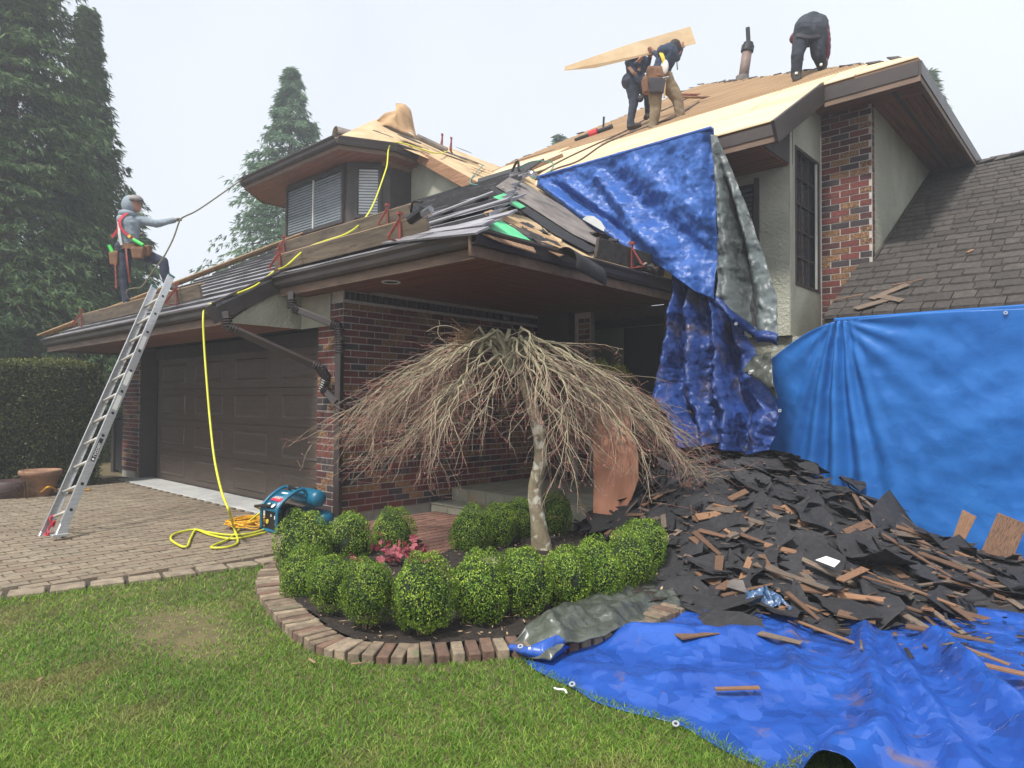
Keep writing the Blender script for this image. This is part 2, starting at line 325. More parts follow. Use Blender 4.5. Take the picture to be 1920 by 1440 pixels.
pmat('rope_olive', S(112, 108, 84), S(86, 84, 66), 40, rough=.85)
pmat('hose_dark', S(74, 60, 54), S(58, 48, 44), 6, rough=.7)
pmat('hose_green', S(70, 140, 132), S(54, 110, 104), 6, rough=.5)
pmat('red_metal', S(146, 64, 52), S(112, 52, 44), 10, rough=.55, c3=S(120, 70, 56), s3=9, t3=.62)
pmat('red_tool', S(196, 52, 56), S(176, 44, 48), 4, rough=.4)
pmat('terracotta', S(150, 112, 86), S(118, 92, 74), 5, rough=.85, bump=.3, c3=S(104, 92, 78), s3=3, t3=.6)
pmat('pot_dark', S(70, 52, 50), S(54, 42, 42), 5, rough=.6)
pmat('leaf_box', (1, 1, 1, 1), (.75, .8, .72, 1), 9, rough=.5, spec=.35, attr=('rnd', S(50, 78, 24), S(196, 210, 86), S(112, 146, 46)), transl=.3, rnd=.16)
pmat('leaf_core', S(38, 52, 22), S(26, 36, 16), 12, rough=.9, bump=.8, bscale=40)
pmat('stem', S(128, 112, 78), S(96, 84, 60), 14, rough=.85, bump=.4)
pmat('hedge_leaf', (1, 1, 1, 1), (.8, .82, .74, 1), 1.5, rough=.6, attr=('rnd', S(44, 54, 24), S(112, 116, 48), S(70, 80, 34)), transl=.25, c3=S(104, 92, 46), s3=.9, t3=.68, w3=.1)
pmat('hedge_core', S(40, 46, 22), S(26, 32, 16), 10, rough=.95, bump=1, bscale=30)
pmat('conifer', (1, 1, 1, 1), (.7, .78, .72, 1), .35, rough=.7, attr=('rnd', S(46, 68, 38), S(116, 138, 74), S(74, 100, 54)), transl=.3)
pmat('conifer_blue', (1, 1, 1, 1), (.75, .8, .78, 1), .35, rough=.7, attr=('rnd', S(66, 96, 74), S(140, 166, 124), S(98, 130, 98)), transl=.3)
pmat('bark', S(112, 90, 72), S(76, 62, 52), 5, rough=.95, bump=.8, stretch=(4, 4, .6))
pmat('bark_tan', S(178, 132, 84), S(140, 100, 64), 4, rough=.9, bump=.5, stretch=(4, 4, .6))
pmat('bark_lichen', S(150, 138, 112), S(112, 102, 80), 8, rough=.95, bump=.7, bscale=30, c3=S(204, 200, 184), s3=9, t3=.58, w3=.05)
pmat('branch', S(154, 146, 118), S(108, 102, 80), 12, rough=.9, bump=.4)
pmat('twig', S(166, 153, 128), S(112, 100, 84), 4, rough=.85)
pmat('twig_red', S(160, 116, 102), S(124, 84, 78), 4, rough=.85)
pmat('bud', S(156, 104, 98), S(122, 74, 74), 9, rough=.7)
pmat('nest', S(132, 102, 70), S(96, 74, 52), 12, rough=.95)
pmat('heuchera', S(178, 92, 104), S(120, 60, 62), 12, rough=.55, rnd=.3, transl=.3)
pmat('fern', S(128, 156, 50), S(150, 130, 60), 6, rough=.7, transl=.3)
pmat('rock', S(164, 150, 122), S(122, 112, 96), 6, rough=.95, bump=.6)
pmat('dry_stick', S(182, 156, 122), S(140, 116, 88), 8, rough=.9)
pmat('hoodie', S(142, 154, 164), S(120, 132, 142), 10, rough=.95, bump=.4, bscale=14, bdist=.02)
pmat('jeans_dark', S(54, 60, 76), S(44, 48, 62), 10, rough=.95, bump=.4, bscale=14, bdist=.02)
pmat('navy', S(48, 62, 84), S(38, 48, 68), 10, rough=.95, bump=.4, bscale=14, bdist=.02)
pmat('khaki', S(134, 118, 94), S(112, 98, 78), 10, rough=.95, bump=.4, bscale=14, bdist=.02)
pmat('work_black', S(48, 54, 64), S(40, 44, 54), 10, rough=.95, bump=.4, bscale=14, bdist=.02)
pmat('maroon', S(104, 50, 58), S(84, 40, 48), 10, rough=.95)
pmat('skin', S(168, 122, 100), S(148, 106, 88), 10, rough=.6)
pmat('glove', S(120, 116, 112), S(90, 88, 86), 20, rough=.9)
pmat('boot', S(66, 60, 56), S(46, 42, 40), 10, rough=.8)
pmat('shoe_tan', S(128, 116, 102), S(100, 90, 80), 10, rough=.8)
pmat('hair', S(52, 42, 38), S(36, 30, 28), 20, rough=.8)
pmat('leather', S(124, 86, 58), S(92, 64, 46), 10, rough=.75, bump=.3)
pmat('strap_red', S(196, 60, 74), S(170, 50, 62), 10, rough=.8)
pmat('strap_yellow', S(210, 190, 70), S(190, 170, 60), 10, rough=.8)
pmat('strap_dark', S(56, 54, 60), S(44, 42, 48), 10, rough=.8)
pmat('green_bright', S(72, 200, 84), S(60, 180, 72), 10, rough=.5)
pmat('cap_grey', S(150, 146, 144), S(120, 116, 116), 10, rough=.9)
pmat('steel', S(150, 152, 156), S(120, 122, 128), 10, rough=.35, metal=.8)
pmat('vent_brown', S(128, 106, 96), S(100, 84, 78), 5, rough=.6)
pmat('plastic_blue', S(70, 120, 178), S(56, 100, 156), 5, rough=.5)
pmat('membrane_white', S(206, 208, 206), S(186, 190, 188), 4, rough=.6, bump=.1)
pmat('polythene_blue', S(70, 100, 136), S(48, 74, 108), 6, rough=.25, spec=.7, bump=.5, bscale=20, rbump='voronoi')
pmat('board_red', S(184, 130, 104), S(160, 110, 86), 2.2, rough=.8, bump=.1, stretch=(3, 3, .6))

# ================================================================ ground
def struct(o): o['kind'] = 'structure'; return o
struct(MB().add([(-62, -40, -.002), (42, -40, -.002), (42, 62, -.002), (-62, 62, -.002)], [(0, 1, 2, 3)]).build('lawn', 'lawn_soil'))
EDGE = [(-10.2, -9.0), (-7.2, -1.5), (-6.48, .3), (-6.16, 1.15), (-5.9, 2.15), (-5.76, 3.0), (-5.76, 4.55)]
def edge_x(y): return float(np.interp(y, [p[1] for p in EDGE], [p[0] for p in EDGE]))
drive = struct(MB().add([(x, y, .004) for x, y in EDGE]+[(-14.6, 4.55, .004), (-14.6, -9, .004)], [tuple(range(len(EDGE)+2))]).build('driveway', 'paver_joint'))
PL, PW = .205, .125
cells = []
i = 0; x = -6.0
while x > -14.2:
    y = -4+(PL/2 if i % 2 else 0)
    while y < 4.32:
        if x < edge_x(y)-.26 and not (x < -12.4 and y < 3.2) and y < 4.3: cells.append((x, y))
        y += PL
    x -= PW; i += 1
cells.sort(key=lambda c: (c[0]**2+c[1]**2) if depth((c[0], c[1], 0)) > 1 and -1.0 < ((np.array([c[0], c[1], 0])-CAM)@CR)/max(.1, depth((c[0], c[1], 0)))*FPX/960 < .2 else 1e9)
pv = MB(); h = .026
pv.add([(-PL/2+.004, -PW/2+.004, -.02), (PL/2-.004, -PW/2+.004, -.02), (PL/2-.004, PW/2-.004, -.02), (-PL/2+.004, PW/2-.004, -.02),
        (-PL/2+.009, -PW/2+.009, h), (PL/2-.009, -PW/2+.009, h), (PL/2-.009, PW/2-.009, h), (-PL/2+.009, PW/2-.009, h)], [(4, 5, 6, 7), (0, 1, 5, 4), (1, 2, 6, 5), (2, 3, 7, 6), (3, 0, 4, 7)])
pm = pv.mesh('paver', 'paver'); rest = MB()
for k, (x, y) in enumerate(cells):
    dz = random.uniform(-.003, .003)
    if k < 300:
        o = link('paver', pm, None, drive); o.location = (x, y, dz); o.rotation_euler = (random.uniform(-.008, .008), random.uniform(-.008, .008), math.pi/2+random.uniform(-.015, .015))
    else:
        b = .005; rest.add([(x-PW/2+b, y-PL/2+b, -.01), (x+PW/2-b, y-PL/2+b, -.01), (x+PW/2-b, y+PL/2-b, -.01), (x-PW/2+b, y+PL/2-b, -.01)]+
                 [(x-PW/2+.009, y-PL/2+.009, h+dz), (x+PW/2-.009, y-PL/2+.009, h+dz), (x+PW/2-.009, y+PL/2-.009, h+dz), (x-PW/2+.009, y+PL/2-.009, h+dz)],
                 [(4, 5, 6, 7), (0, 1, 5, 4), (1, 2, 6, 5), (2, 3, 7, 6), (3, 0, 4, 7)])
tag(rest.build('paver_field', 'paver_field', drive), kind='stuff')
sm = MB().box((-.085, -.115, -.04), (.085, .115, .034)).mesh('edge_stone', 'edge_stone')
y = -3.5
while y < 4.3:
    a = math.atan2(edge_x(y+.1)-edge_x(y-.1), .2)
    o = link('edge_stone', sm, None, drive); o.location = (edge_x(y)-.09, y, random.uniform(-.004, .004)); o.rotation_euler = (random.uniform(-.02, .02), random.uniform(-.02, .02), -a+random.uniform(-.03, .03))
    md = o.modifiers.new('b', 'BEVEL'); md.width = .008
    y += .255
# entry path
path = struct(MB().add([(-6.93, 4.5, .006), (-5.76, 3.1, .006), (-4.5, 3.6, .006), (-4.3, 6.2, .006), (-6.93, 6.2, .006)], [(0, 1, 2, 3, 4)]).build('path', 'paver_joint'))
pm2 = pv.mesh('path_paver', 'path_red'); x = -6.8; i = 0
while x < -4.5:
    y = 3.2+(PL/2 if i % 2 else 0)
    while y < 6.1:
        if x > edge_x(y)-1.1+(y-3.2)*-.2 and (x > -5.74 or y > 4.55-(x+6.93)*.9):
            o = link('path_paver', pm2, None, path); o.location = (x, y, random.uniform(-.002, .004)); o.rotation_euler = (0, 0, math.pi/2+random.uniform(-.02, .02))
        y += PL
    x += PW; i += 1
# planting bed
BORDER = catmull([(-5.74, 3.12, 0), (-5.42, 2.80, 0), (-4.9, 2.52, 0), (-4.3, 2.33, 0), (-3.8, 2.21, 0), (-3.4, 2.22, 0), (-3.06, 2.42, 0), (-2.86, 2.66, 0), (-2.66, 2.93, 0), (-2.48, 3.25, 0), (-2.36, 3.7, 0), (-2.3, 4.4, 0)], 12)
inner = []
for k in range(0, len(BORDER), 6):
    t = BORDER[min(k+1, len(BORDER)-1)]-BORDER[max(k-1, 0)]; t = t/np.linalg.norm(t); inner.append(BORDER[k]+np.array([-t[1], t[0], 0])*.2)
BEDPOLY = [(p[0], p[1]) for p in inner]+[(-2.35, 5.2), (-3.3, 6.1), (-4.55, 6.1), (-4.98, 5.4), (-5.02, 4.75), (-4.75, 4.2), (-5.1, 4.0), (-5.3, 4.5), (-5.72, 4.4), (-5.74, 3.6)]
def inpoly(x, y, poly):
    c = np.zeros(np.shape(x), bool); n = len(poly)
    for i in range(n):
        x1, y1 = poly[i]; x2, y2 = poly[(i+1) % n]
        c ^= ((y1 > y) != (y2 > y)) & (x < (x2-x1)*(y-y1)/(y2-y1+1e-12)+x1)
    return c
def bedfn(U, Vv):
    X = lerp(-5.85, -2.2, U); Y = lerp(2.2, 6.2, Vv)
    Z = .07+.02*fbm(X*3, Y*3, 3)+.012*fbm(X*13, Y*13, 5)
    return np.stack([X, Y, Z], -1)
struct(sheet('planting_bed', 150, 160, bedfn, 'soil', mask=lambda U, Vv: inpoly(lerp(-5.85, -2.2, U), lerp(2.2, 6.2, Vv), BEDPOLY)))
border = thing('brick_border', 'curved border of weathered bricks edging the round planting bed', 'garden edging', (-3.6, 2.3, 0))
bms = [MB().box((-.104, -.031, -.05), (.104, .031, .062)).mesh('brick', m) for m in ('border_a', 'border_b', 'border_c')]
for m_ in bms: pass
BL = np.r_[0, np.cumsum([np.linalg.norm(BORDER[i+1]-BORDER[i]) for i in range(len(BORDER)-1)])]; s_ = .03; BP = np.array(BORDER)
while s_ < BL[-1]:
    p = np.array([np.interp(s_, BL, BP[:, k]) for k in range(3)]); q = np.array([np.interp(s_+.02, BL, BP[:, k]) for k in range(3)])
    a = math.atan2(q[1]-p[1], q[0]-p[0]); front = p[0] > -3.5
    o = link('brick', random.choices(bms, (3, 2, 1) if not front else (2, 3, 2))[0], None, border)
    nrm = np.array([-math.sin(a), math.cos(a)])
    o.location = (p[0]+nrm[0]*.105, p[1]+nrm[1]*.105, random.uniform(-.008, .006)); o.rotation_euler = (random.uniform(-.03, .03), random.uniform(-.04, .02), a+math.pi/2+random.uniform(-.05, .05))
    o.scale = (random.uniform(.95, 1.04), 1.0 if not front else 1.12, 1)
    md = o.modifiers.new('b', 'BEVEL'); md.width = .007; md.segments = 2
    s_ += .076 if not front else .088

# ================================================================ house
XG, YG = -6.95, 4.6
house = thing('house', 'brick and stucco house with its roof stripped for re-roofing', 'house', (-6.95, 8.4, 0))
def zg(Y): return 2.60+.587*(Y-3.55)
SS = .80
def zs(X): return 3.017+SS*(-4.29-X)
def zm(Y): return 4.60+.605*(Y-7.35)
def zw(Y): return 2.44+.587*(Y-7.9)
ngar, nmain, nside, nwing = (0, -.587, 1), (0, -.605, 1), (.80, 0, 1), (0, -.587, 1)
def Gp(x, y, lift=0): return at_pl(x, y, (0, 3.55, 2.6+lift), ngar)
def Mp(x, y, lift=0): return at_pl(x, y, (0, 7.35, 4.6+lift), nmain)
def Sp(x, y, lift=0): return at_pl(x, y, (-4.29, 0, 3.017+lift), nside)
def Wp(x, y, lift=0): return at_pl(x, y, (0, 7.9, 2.44+lift), nwing)
# --- brickwork
BRL, BRH, MJ = .232, .082, .0135
bricks = []     # (center, length, axis, normal, type)
def brick_run(p0, axis, nrm, length, z0, z1, wrap0=0, half=BRL/2):
    ax = np.array(axis, float); nr = np.array(nrm, float); n = int((z1-z0)/BRH)
    for r_ in range(n):
        z = z0+(r_+.5)*BRH; s0 = -(BRL/2 if (r_+wrap0) % 2 else 0)
        while s0 < length-.02:
            a, b = max(0, s0), min(length, s0+BRL)
            if b-a > .03:
                c = np.array(p0, float)+ax*((a+b)/2); c[2] = z
                bricks.append((c, b-a-MJ, axis, nrm, random.choices(range(4), (36, 30, 18, 22))[0]))
            s0 += BRL
WALLS = []
def brick_body(boxes):
    m_ = MB()
    for lo_, hi_ in boxes: m_.box(lo_, hi_)
    WALLS.append(m_.build('brick_wall', 'mortar', house)); return len(WALLS)-1
_n = 0
def own():
    global _n
    for k in range(_n, len(bricks)): bricks[k] = bricks[k]+(len(WALLS)-1,)
    _n = len(bricks)
brick_body([((XG-.12, YG+.122, .13), (XG-.004, 8.40, 2.848))]); brick_run((XG, YG, 0), (0, 1, 0), (1, 0, 0), 3.8, .13, 2.70, 0); own()
brick_body([((-7.49, YG+.004, .13), (XG-.004, YG+.1215, 2.813))]); brick_run((-7.49, YG, 0), (1, 0, 0), (0, -1, 0), .54, .13, 2.75, 1); own()
brick_body([((-14.38, YG+.004, .13), (-13.544, YG+.3, 2.42))]); brick_run((-14.38, YG, 0), (1, 0, 0), (0, -1, 0), .84, .13, 2.42, 1); brick_run((-13.54, YG, 0), (0, 1, 0), (1, 0, 0), .24, .13, 2.42, 0); own()
brick_body([((-2.974, 9.254, 2.3), (-2.364, 9.37, 5.34))]); brick_run((-2.974, 9.25, 0), (1, 0, 0), (0, -1, 0), .61, 2.35, 5.33, 0); brick_run((-2.36, 9.25, 0), (0, 1, 0), (1, 0, 0), .10, 2.35, 5.33, 0); own()
brick_body([((-6.3, 8.304, .3), (-5.99, 8.4, 2.848))]); brick_run((-6.22, 8.3, 0), (1, 0, 0), (0, -1, 0), .22, .3, 2.79, 0); own()
wall_brick = WALLS[0]
BM = ['brick_red', 'brick_maroon', 'brick_dark', 'brick_gold']
def score(b):
    v = CAM-b[0]; d = np.linalg.norm(v); return b[1]*abs(np.dot(v/d, np.array(b[3], float)))/d**2*(0 if b[0][1] > 6.3 and b[0][0] < -5 and .7 < b[0][2] else 1)
bricks.sort(key=score, reverse=True)
bmeshes = [MB().box((-.5, -.02, -(BRH-MJ)/2), (.5, .002, (BRH-MJ)/2)).mesh('brick', m) for m in BM]
rests = [MB() for _ in WALLS]
for k, (c, ln, ax, nr, ty, wi) in enumerate(bricks):
    pr = random.uniform(-.0015, .0015); a = math.atan2(ax[1], ax[0])
    # local +x along wall, local -y... outward normal maps from local +y
    yl = np.array([-math.sin(a), math.cos(a), 0]); sg = 1 if np.dot(yl, nr) > 0 else -1
    if k < 300:
        o = link('brick', bmeshes[ty], None, WALLS[wi]); o.location = V3(c+np.array(nr)*pr); o.rotation_euler = (0, 0, a if sg > 0 else a+math.pi); o.scale = (ln, 1, 1)
    else:
        e = np.array(ax, float)*ln/2; n_ = np.array(nr, float); hz = np.array([0, 0, (BRH-MJ)/2]); vs_ = []
        for dd in (-.02, .002+pr):
            for sx, sz in ((-1, -1), (1, -1), (1, 1), (-1, 1)): vs_.append(c+e*sx+hz*sz+n_*dd)
        rests[wi].add(vs_, [(4, 5, 6, 7), (0, 1, 5, 4), (1, 2, 6, 5), (2, 3, 7, 6), (3, 0, 4, 7)], ty)
for wi, rs_ in enumerate(rests):
    if rs_.V: tag(rs_.build('brick_field', BM, WALLS[wi]), kind='stuff')
# soldier course under the soffit on the side wall, foundation
sc = MB(); y = YG+.02
while y < 8.3: sc.box((XG-.01, y, 2.705), (XG+.008, y+.066, 2.80)); y += .08
sc.build('soldier_course', 'brick_dark', wall_brick)
for lo_, hi_ in (((XG-.12, YG+.03, -.1), (XG-.012, 8.4, .128)), ((-7.5, YG+.012, -.1), (XG-.122, YG+.3, .128)), ((-14.4, YG+.012, -.1), (-13.7, YG+.3, .128))): MB().box(lo_, hi_).build('foundation', 'concrete', house, bevel=.006)
# --- garage front
g = MB(); g.box((-13.54, YG+.302, .0), (-13.3, YG+.42, 2.42)); g.box((-13.54, YG+.02, 0), (-13.50, YG+.3, 2.42)); g.box((-7.54, YG+.06, 0), (-7.49, YG+.3, 2.42)); g.box((-13.54, YG+.25, 2.2), (-7.5, YG+.42, 2.41))
g.build('door_frame', 'trim_dark', house, bevel=.006)
DY = 4.84
door = MB()
for r_ in range(4): door.box((-13.3, DY, .03+r_*.545), (-7.54, DY+.05, .03+r_*.545+.541))
door = door.build('garage_door', 'door_brown', house, bevel=.006)
pw = (13.3-7.54)/4; W_, H_ = pw*.36, .17
dm = MB().add([(-W_, 0, -H_), (W_, 0, -H_), (W_, 0, H_), (-W_, 0, H_), (-W_+.02, -.017, -H_+.02), (W_-.02, -.017, -H_+.02), (W_-.02, -.017, H_-.02), (-W_+.02, -.017, H_-.02),
               (-W_+.05, -.004, -H_+.05), (W_-.05, -.004, -H_+.05), (W_-.05, -.004, H_-.05), (-W_+.05, -.004, H_-.05)],
              [(0, 1, 5, 4), (1, 2, 6, 5), (2, 3, 7, 6), (3, 0, 4, 7), (4, 5, 9, 8), (5, 6, 10, 9), (6, 7, 11, 10), (7, 4, 8, 11), (8, 9, 10, 11)]).mesh('door_panel', 'door_brown')
for r_ in range(4):
    for c_ in range(4):
        o = link('door_panel', dm, None, door); o.location = (-13.3+pw*(c_+.5), DY-.001, .03+.545*(r_+.5))
MB().box((-13.6, 4.28, -.02), (-7.45, 4.86, .036)).build('door_apron', 'apron', house, bevel=.01)
MB().box((-13.3, DY-.02, .021), (-7.54, DY-.002, .045)).build('door_seal', 'black_plastic', house)
# soffit boards
def soffit(name, x0, x1, y0, y1, z, axis, mat, wd=.088):
    b = MB(); a0, a1 = (y0, y1) if axis == 'x' else (x0, x1); a = a0
    while a < a1-.01:
        e = min(a+wd-.007, a1)
        if axis == 'x': b.box((x0, a, z), (x1, e, z+.016))
        else: b.box((a, y0, z), (e, y1, z+.016))
        a += wd
    if axis == 'x': b.box((x0, y0, z+.018), (x1, y1, z+.03))
    else: b.box((x0, y0, z+.018), (x1, y1, z+.03))
    return b.build(name, mat, house)
soffit('soffit', -15.2, -7.87, 3.62, 4.58, 2.41, 'x', 'soffit')
soffit('soffit', -15.2, -14.4, 4.582, 8.0, 2.41, 'y', 'soffit_y')
soffit('soffit', -7.83, -4.38, 4.30, 4.98, 2.815, 'x', 'soffit')
soffit('soffit', -5.0, -4.37, 4.985, 8.1, 2.815, 'y', 'soffit_y')
soffit('porch_ceiling', -6.95, -5.003, 4.985, 8.4, 2.85, 'y', 'soffit_y')
MB().box((-7.82, 4.34, 2.886), (-4.4, 8.4, 2.90)).build('ceiling_light_stop', 'interior', house); MB().box((-13.6, DY+.06, -.05), (-7.3, DY+.12, 2.6)).build('garage_light_stop', 'interior', house); MB().box((-15.2, 3.6, 2.445), (-7.9, 8.3, 2.46)).build('ceiling_light_stop', 'interior', house)  # unseen dark slabs added to stop daylight leaking through the gaps
# gutters and fascia
KP = [(0, .0), (0, -.13), (.065, -.13), (.085, -.10), (.095, -.055), (.125, -.02), (.125, 0), (.115, 0), (.112, -.018), (.08, -.055), (.06, -.115), (.012, -.115), (.012, 0)]
def prof(mb, p, q, out, P, m=0):
    p, q, out = np.array(p, float), np.array(q, float), np.array(out, float); n = len(P); vs_ = []
    for c in (p, q):
        for o_, z in P: vs_.append(c+out*o_+np.array([0, 0, z]))
    mb.add(vs_, [(i, (i+1) % n, n+(i+1) % n, n+i) for i in range(n)]+[tuple(range(n)), tuple(reversed(range(n, 2*n)))], m); return mb
def gutter(p, q, out, drop=.10):
    prof(MB(), p, q, out, KP).build('gutter', 'gutter', house)
    prof(MB(), p, q, out, [(-.03, -.01), (-.03, -.13-drop), (.006, -.13-drop), (.006, -.133), (-.002, -.133), (-.002, -.01)]).build('fascia', 'trim_brown', house)
gutter((-15.25, 3.55, 2.60), (-7.86, 3.55, 2.60), (0, -1, 0))
gutter((-15.25, 3.56, 2.60), (-15.25, 8.0, 2.60), (-1, 0, 0))
gutter((-7.82, 4.26, 3.01), (-4.29, 4.26, 3.01), (0, -1, 0))
gutter((-4.29, 4.14, 3.009), (-4.29, 8.0, 3.009), (1, 0, 0))
r_ = MB(); r_.beam((-7.84, 3.40, 2.46), (-7.84, 4.30, 2.99), .035, .22, up=(0, -.5, 1)); r_.beam((-7.82, 3.42, 2.60), (-7.82, 4.30, 3.12), .05, .03, up=(0, -.5, 1))
r_.build('rake_board', 'trim_dark', house, bevel=.004)
MB().slab([(-7.875, 3.62, 2.40), (-7.875, 4.6, 2.40), (-7.875, 4.6, 3.1), (-7.875, 4.3, 2.93)], (.012, 0, 0)).build('gable_stucco', 'stucco', house)
MB().box((-7.86, 4.58, 2.40), (-7.2, 4.597, 2.80)).build('stucco_panel', 'stucco', house)
# round soffit lamp
lp = at_z(733, 528, 2.81); MB().lathe([(.105, 0), (.105, -.012), (.085, -.012), (.085, .001)], lp, 28).build('soffit_lamp', 'white_paint', house, smooth=False)
MB().lathe([(.083, -.002), (.083, -.006)], lp, 28).build('lamp_lens', 'interior', house)
# downspouts
def dspout(pts, name='downspout'):
    b = MB(); b.tube(pts, .056, 4)
    for i in range(1, len(pts)-1):
        a, c, e = [np.array(p, float) for p in pts[i-1:i+2]]
        for s in np.linspace(-.09, .09, 7):
            q = c+((e-c)/np.linalg.norm(e-c)*s if s > 0 else (a-c)/np.linalg.norm(a-c)*-s); t = (e-c) if s > 0 else (c-a); t = t/np.linalg.norm(t)
            b.tube([q-t*.006, q+t*.006], .064, 8)
    return b.build(name, 'downspout', house, bevel=.01)
vx = at_y(637, 640, 4.52); P2 = [at_y(546, 548, 4.19), at_y(548, 577, 4.19), at_y(636, 613, 4.52), vx*np.array([1, 1, 0])+np.array([0, 0, 2.15])]
d2 = P2+[np.array([vx[0], 4.52, .12])]; dspout(d2)
for z in (.55, 1.45, 2.2): MB().box((vx[0]-.075, 4.50, z), (vx[0]+.075, 4.598, z+.03)).build('downspout_strap', 'downspout', house)
dspout([at_y(424, 585, 3.49), at_y(427, 612, 3.5), at_y(600, 690, 4.44), at_y(613, 708, 4.47), at_y(606, 728, 4.47), np.array([vx[0]+.01, 4.49, at_y(633, 756, 4.5)[2]])])
# --- garage roof
dk = MB(); dk.slab([(x, y, zg(y)) for x, y in ((-15.28, 3.52), (-7.84, 3.52), (-7.84, 4.2), (-4.25, 4.2), (-6.47, 7.22), (-7.0, 8.4), (-10.9, 8.4))], (0, 0, -.03))
dk.build('roof_deck', 'felt_black', house)
dk = MB(); dk.slab([(x, y, zs(x)) for x, y in ((-4.25, 4.2), (-4.25, 8.13), (-7.1, 8.13), (-6.47, 7.22))], (0, 0, -.03)); sdeck = dk.build('roof_deck', 'felt_tan', house)
MB().slab([(-15.3, 3.5, 2.58), (-10.9, 8.4, 5.44), (-15.3, 8.4, 2.58)], (0, 0, -.03)).build('roof_deck', 'felt_tan', house)
row = 0; y0 = 3.46
while y0 < 7.6:
    xl = -15.28+(y0-3.5)+.12; xr = -7.82 if y0 < 4.15 else -4.25-.734*(y0-4.2)
    if y0 > 4.3: xr += random.uniform(-.15, .28)
    if y0 > 7.1: xr = -6.6+random.uniform(-.3, .2)
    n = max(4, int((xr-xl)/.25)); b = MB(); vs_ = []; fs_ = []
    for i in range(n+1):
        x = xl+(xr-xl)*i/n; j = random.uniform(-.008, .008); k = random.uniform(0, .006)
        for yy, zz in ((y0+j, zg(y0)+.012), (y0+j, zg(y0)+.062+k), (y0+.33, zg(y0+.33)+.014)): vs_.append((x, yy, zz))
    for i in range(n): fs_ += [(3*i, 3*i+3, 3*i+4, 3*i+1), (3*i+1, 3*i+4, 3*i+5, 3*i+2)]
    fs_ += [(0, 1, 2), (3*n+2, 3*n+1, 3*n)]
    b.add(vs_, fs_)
    for i in range(n): b.M[2*i] = 1  # butt faces coloured black to paint the shade under each course
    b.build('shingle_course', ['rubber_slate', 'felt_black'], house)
    y0 += .245; row += 1
# loose strips running past the hip
for (xa, ya, xb, yb) in ((735, 432, 945, 352), (800, 420, 955, 372), (815, 437, 962, 398), (770, 440, 915, 418), (700, 455, 905, 432)):
    a, c = Gp(xa, ya, .09), Gp(xb, yb, .1); c = a+(c-a)*min(1, 2.6/np.linalg.norm(c-a))
    MB().beam(a, c, .14, .018, up=(0, -.5, .86)).build('loose_strip', 'rubber_slate', house)
# boards nailed along the left hip
for k, (lift, mat, wd) in enumerate(((.10, 'raw_board', .2), (.13, 'raw_board', .12), (.17, 'old_board', .10))):
    p = np.array([-15.6+k*.06, 3.5+k*.1, 2.60+lift]); q = np.array([-11.7+k*.05, 7.3+k*.1, 2.6+.587*3.8+lift])
    MB().beam(p, q, wd, .02, up=(-.3, -.3, .9)).build('hip_board', mat, house)
# torn felt on the side slope
def ragged(n, a, b, rs, jag=.3):
    r0 = np.random.default_rng(rs); th = np.sort(r0.uniform(0, 2*math.pi, n)); rr = 1+r0.uniform(-jag, jag, n)
    return [(a*math.cos(t)*q, b*math.sin(t)*q) for t, q in zip(th, rr)]
for k in range(46):
    y = random.uniform(4.7, 6.85); x = random.uniform(-4.4, max(-6.2, -4.29-.734*(y-4.26)+.2)); P = ragged(9, random.uniform(.05, .16), random.uniform(.12, .4), 100+k)
    MB().slab([(x+a, y+c, zs(x+a)+.012+.015*random.random()) for a, c in P], (0, 0, .004)).build('torn_felt', random.choice(['felt_tan', 'felt_tan', 'kraft', 'felt_black', 'plank_dark']), sdeck)
def on_side(pts, lift): return [Sp(x, y, lift) for x, y in pts]
MB().slab(on_side(((955, 333), (985, 345), (1130, 432), (1195, 463), (1165, 482), (1075, 440), (985, 382), (930, 350)), .06), (0, 0, .006)).build('grey_felt_strip', 'felt_grey', house)
MB().slab(on_side(((915, 352), (950, 352), (1085, 447), (1120, 470), (1105, 474), (1040, 440)), .04), (0, 0, .006)).build('black_felt_strip', 'felt_black', house)
MB().slab(on_side(((906, 425), (937, 413), (965, 430), (995, 452), (950, 441)), .05), (0, 0, .006)).build('green_underlay', 'rubber_green', house)
MB().slab(on_side(((925, 370), (945, 363), (985, 388), (975, 392)), .06), (0, 0, .006)).build('green_underlay', 'rubber_green', house)
for (a, c, e, f_) in (((905, 440), (1000, 466), (1005, 475), (940, 455)), ((1015, 458), (1060, 478), (1050, 482), (1018, 466))): MB().slab(on_side((a, c, e, f_), .03), (0, 0, .012)).build('edge_strip', 'old_board', house)
def curl(U, Vv):
    a = U*2.4-.4; r0 = .16; base = Sp(1075, 487, .05)
    X = base[0]+.05+r0*np.sin(a)*1.0; Y = base[1]-.22+.5*Vv; Z = base[2]-.08+r0*np.cos(a)-.1*Vv
    return np.stack([X, Y+0*X, Z], -1)
sheet('felt_curl', 16, 8, curl, 'felt_black', house, solid=.008)
# dark debris where the side slope meets the hung tarp
for k in range(40):
    p = Sp(random.uniform(1170, 1335), 0, 0) if False else np.array([random.uniform(-4.9, -4.15), random.uniform(6.85, 7.15), 0]); p[2] = zs(p[0]) if p[0] < -4.29 else 3.0
    P = ragged(7, random.uniform(.05, .12), random.uniform(.06, .16), 300+k); tl = random.uniform(-.6, .6)
    MB().slab([(p[0]+a, p[1]+c, p[2]+.06+tl*c+random.uniform(0, .05)) for a, c in P], (0, 0, .006)).build('torn_felt', random.choice(['felt_black', 'felt_grey', 'plank_dark', 'cedar_mid']), sdeck)
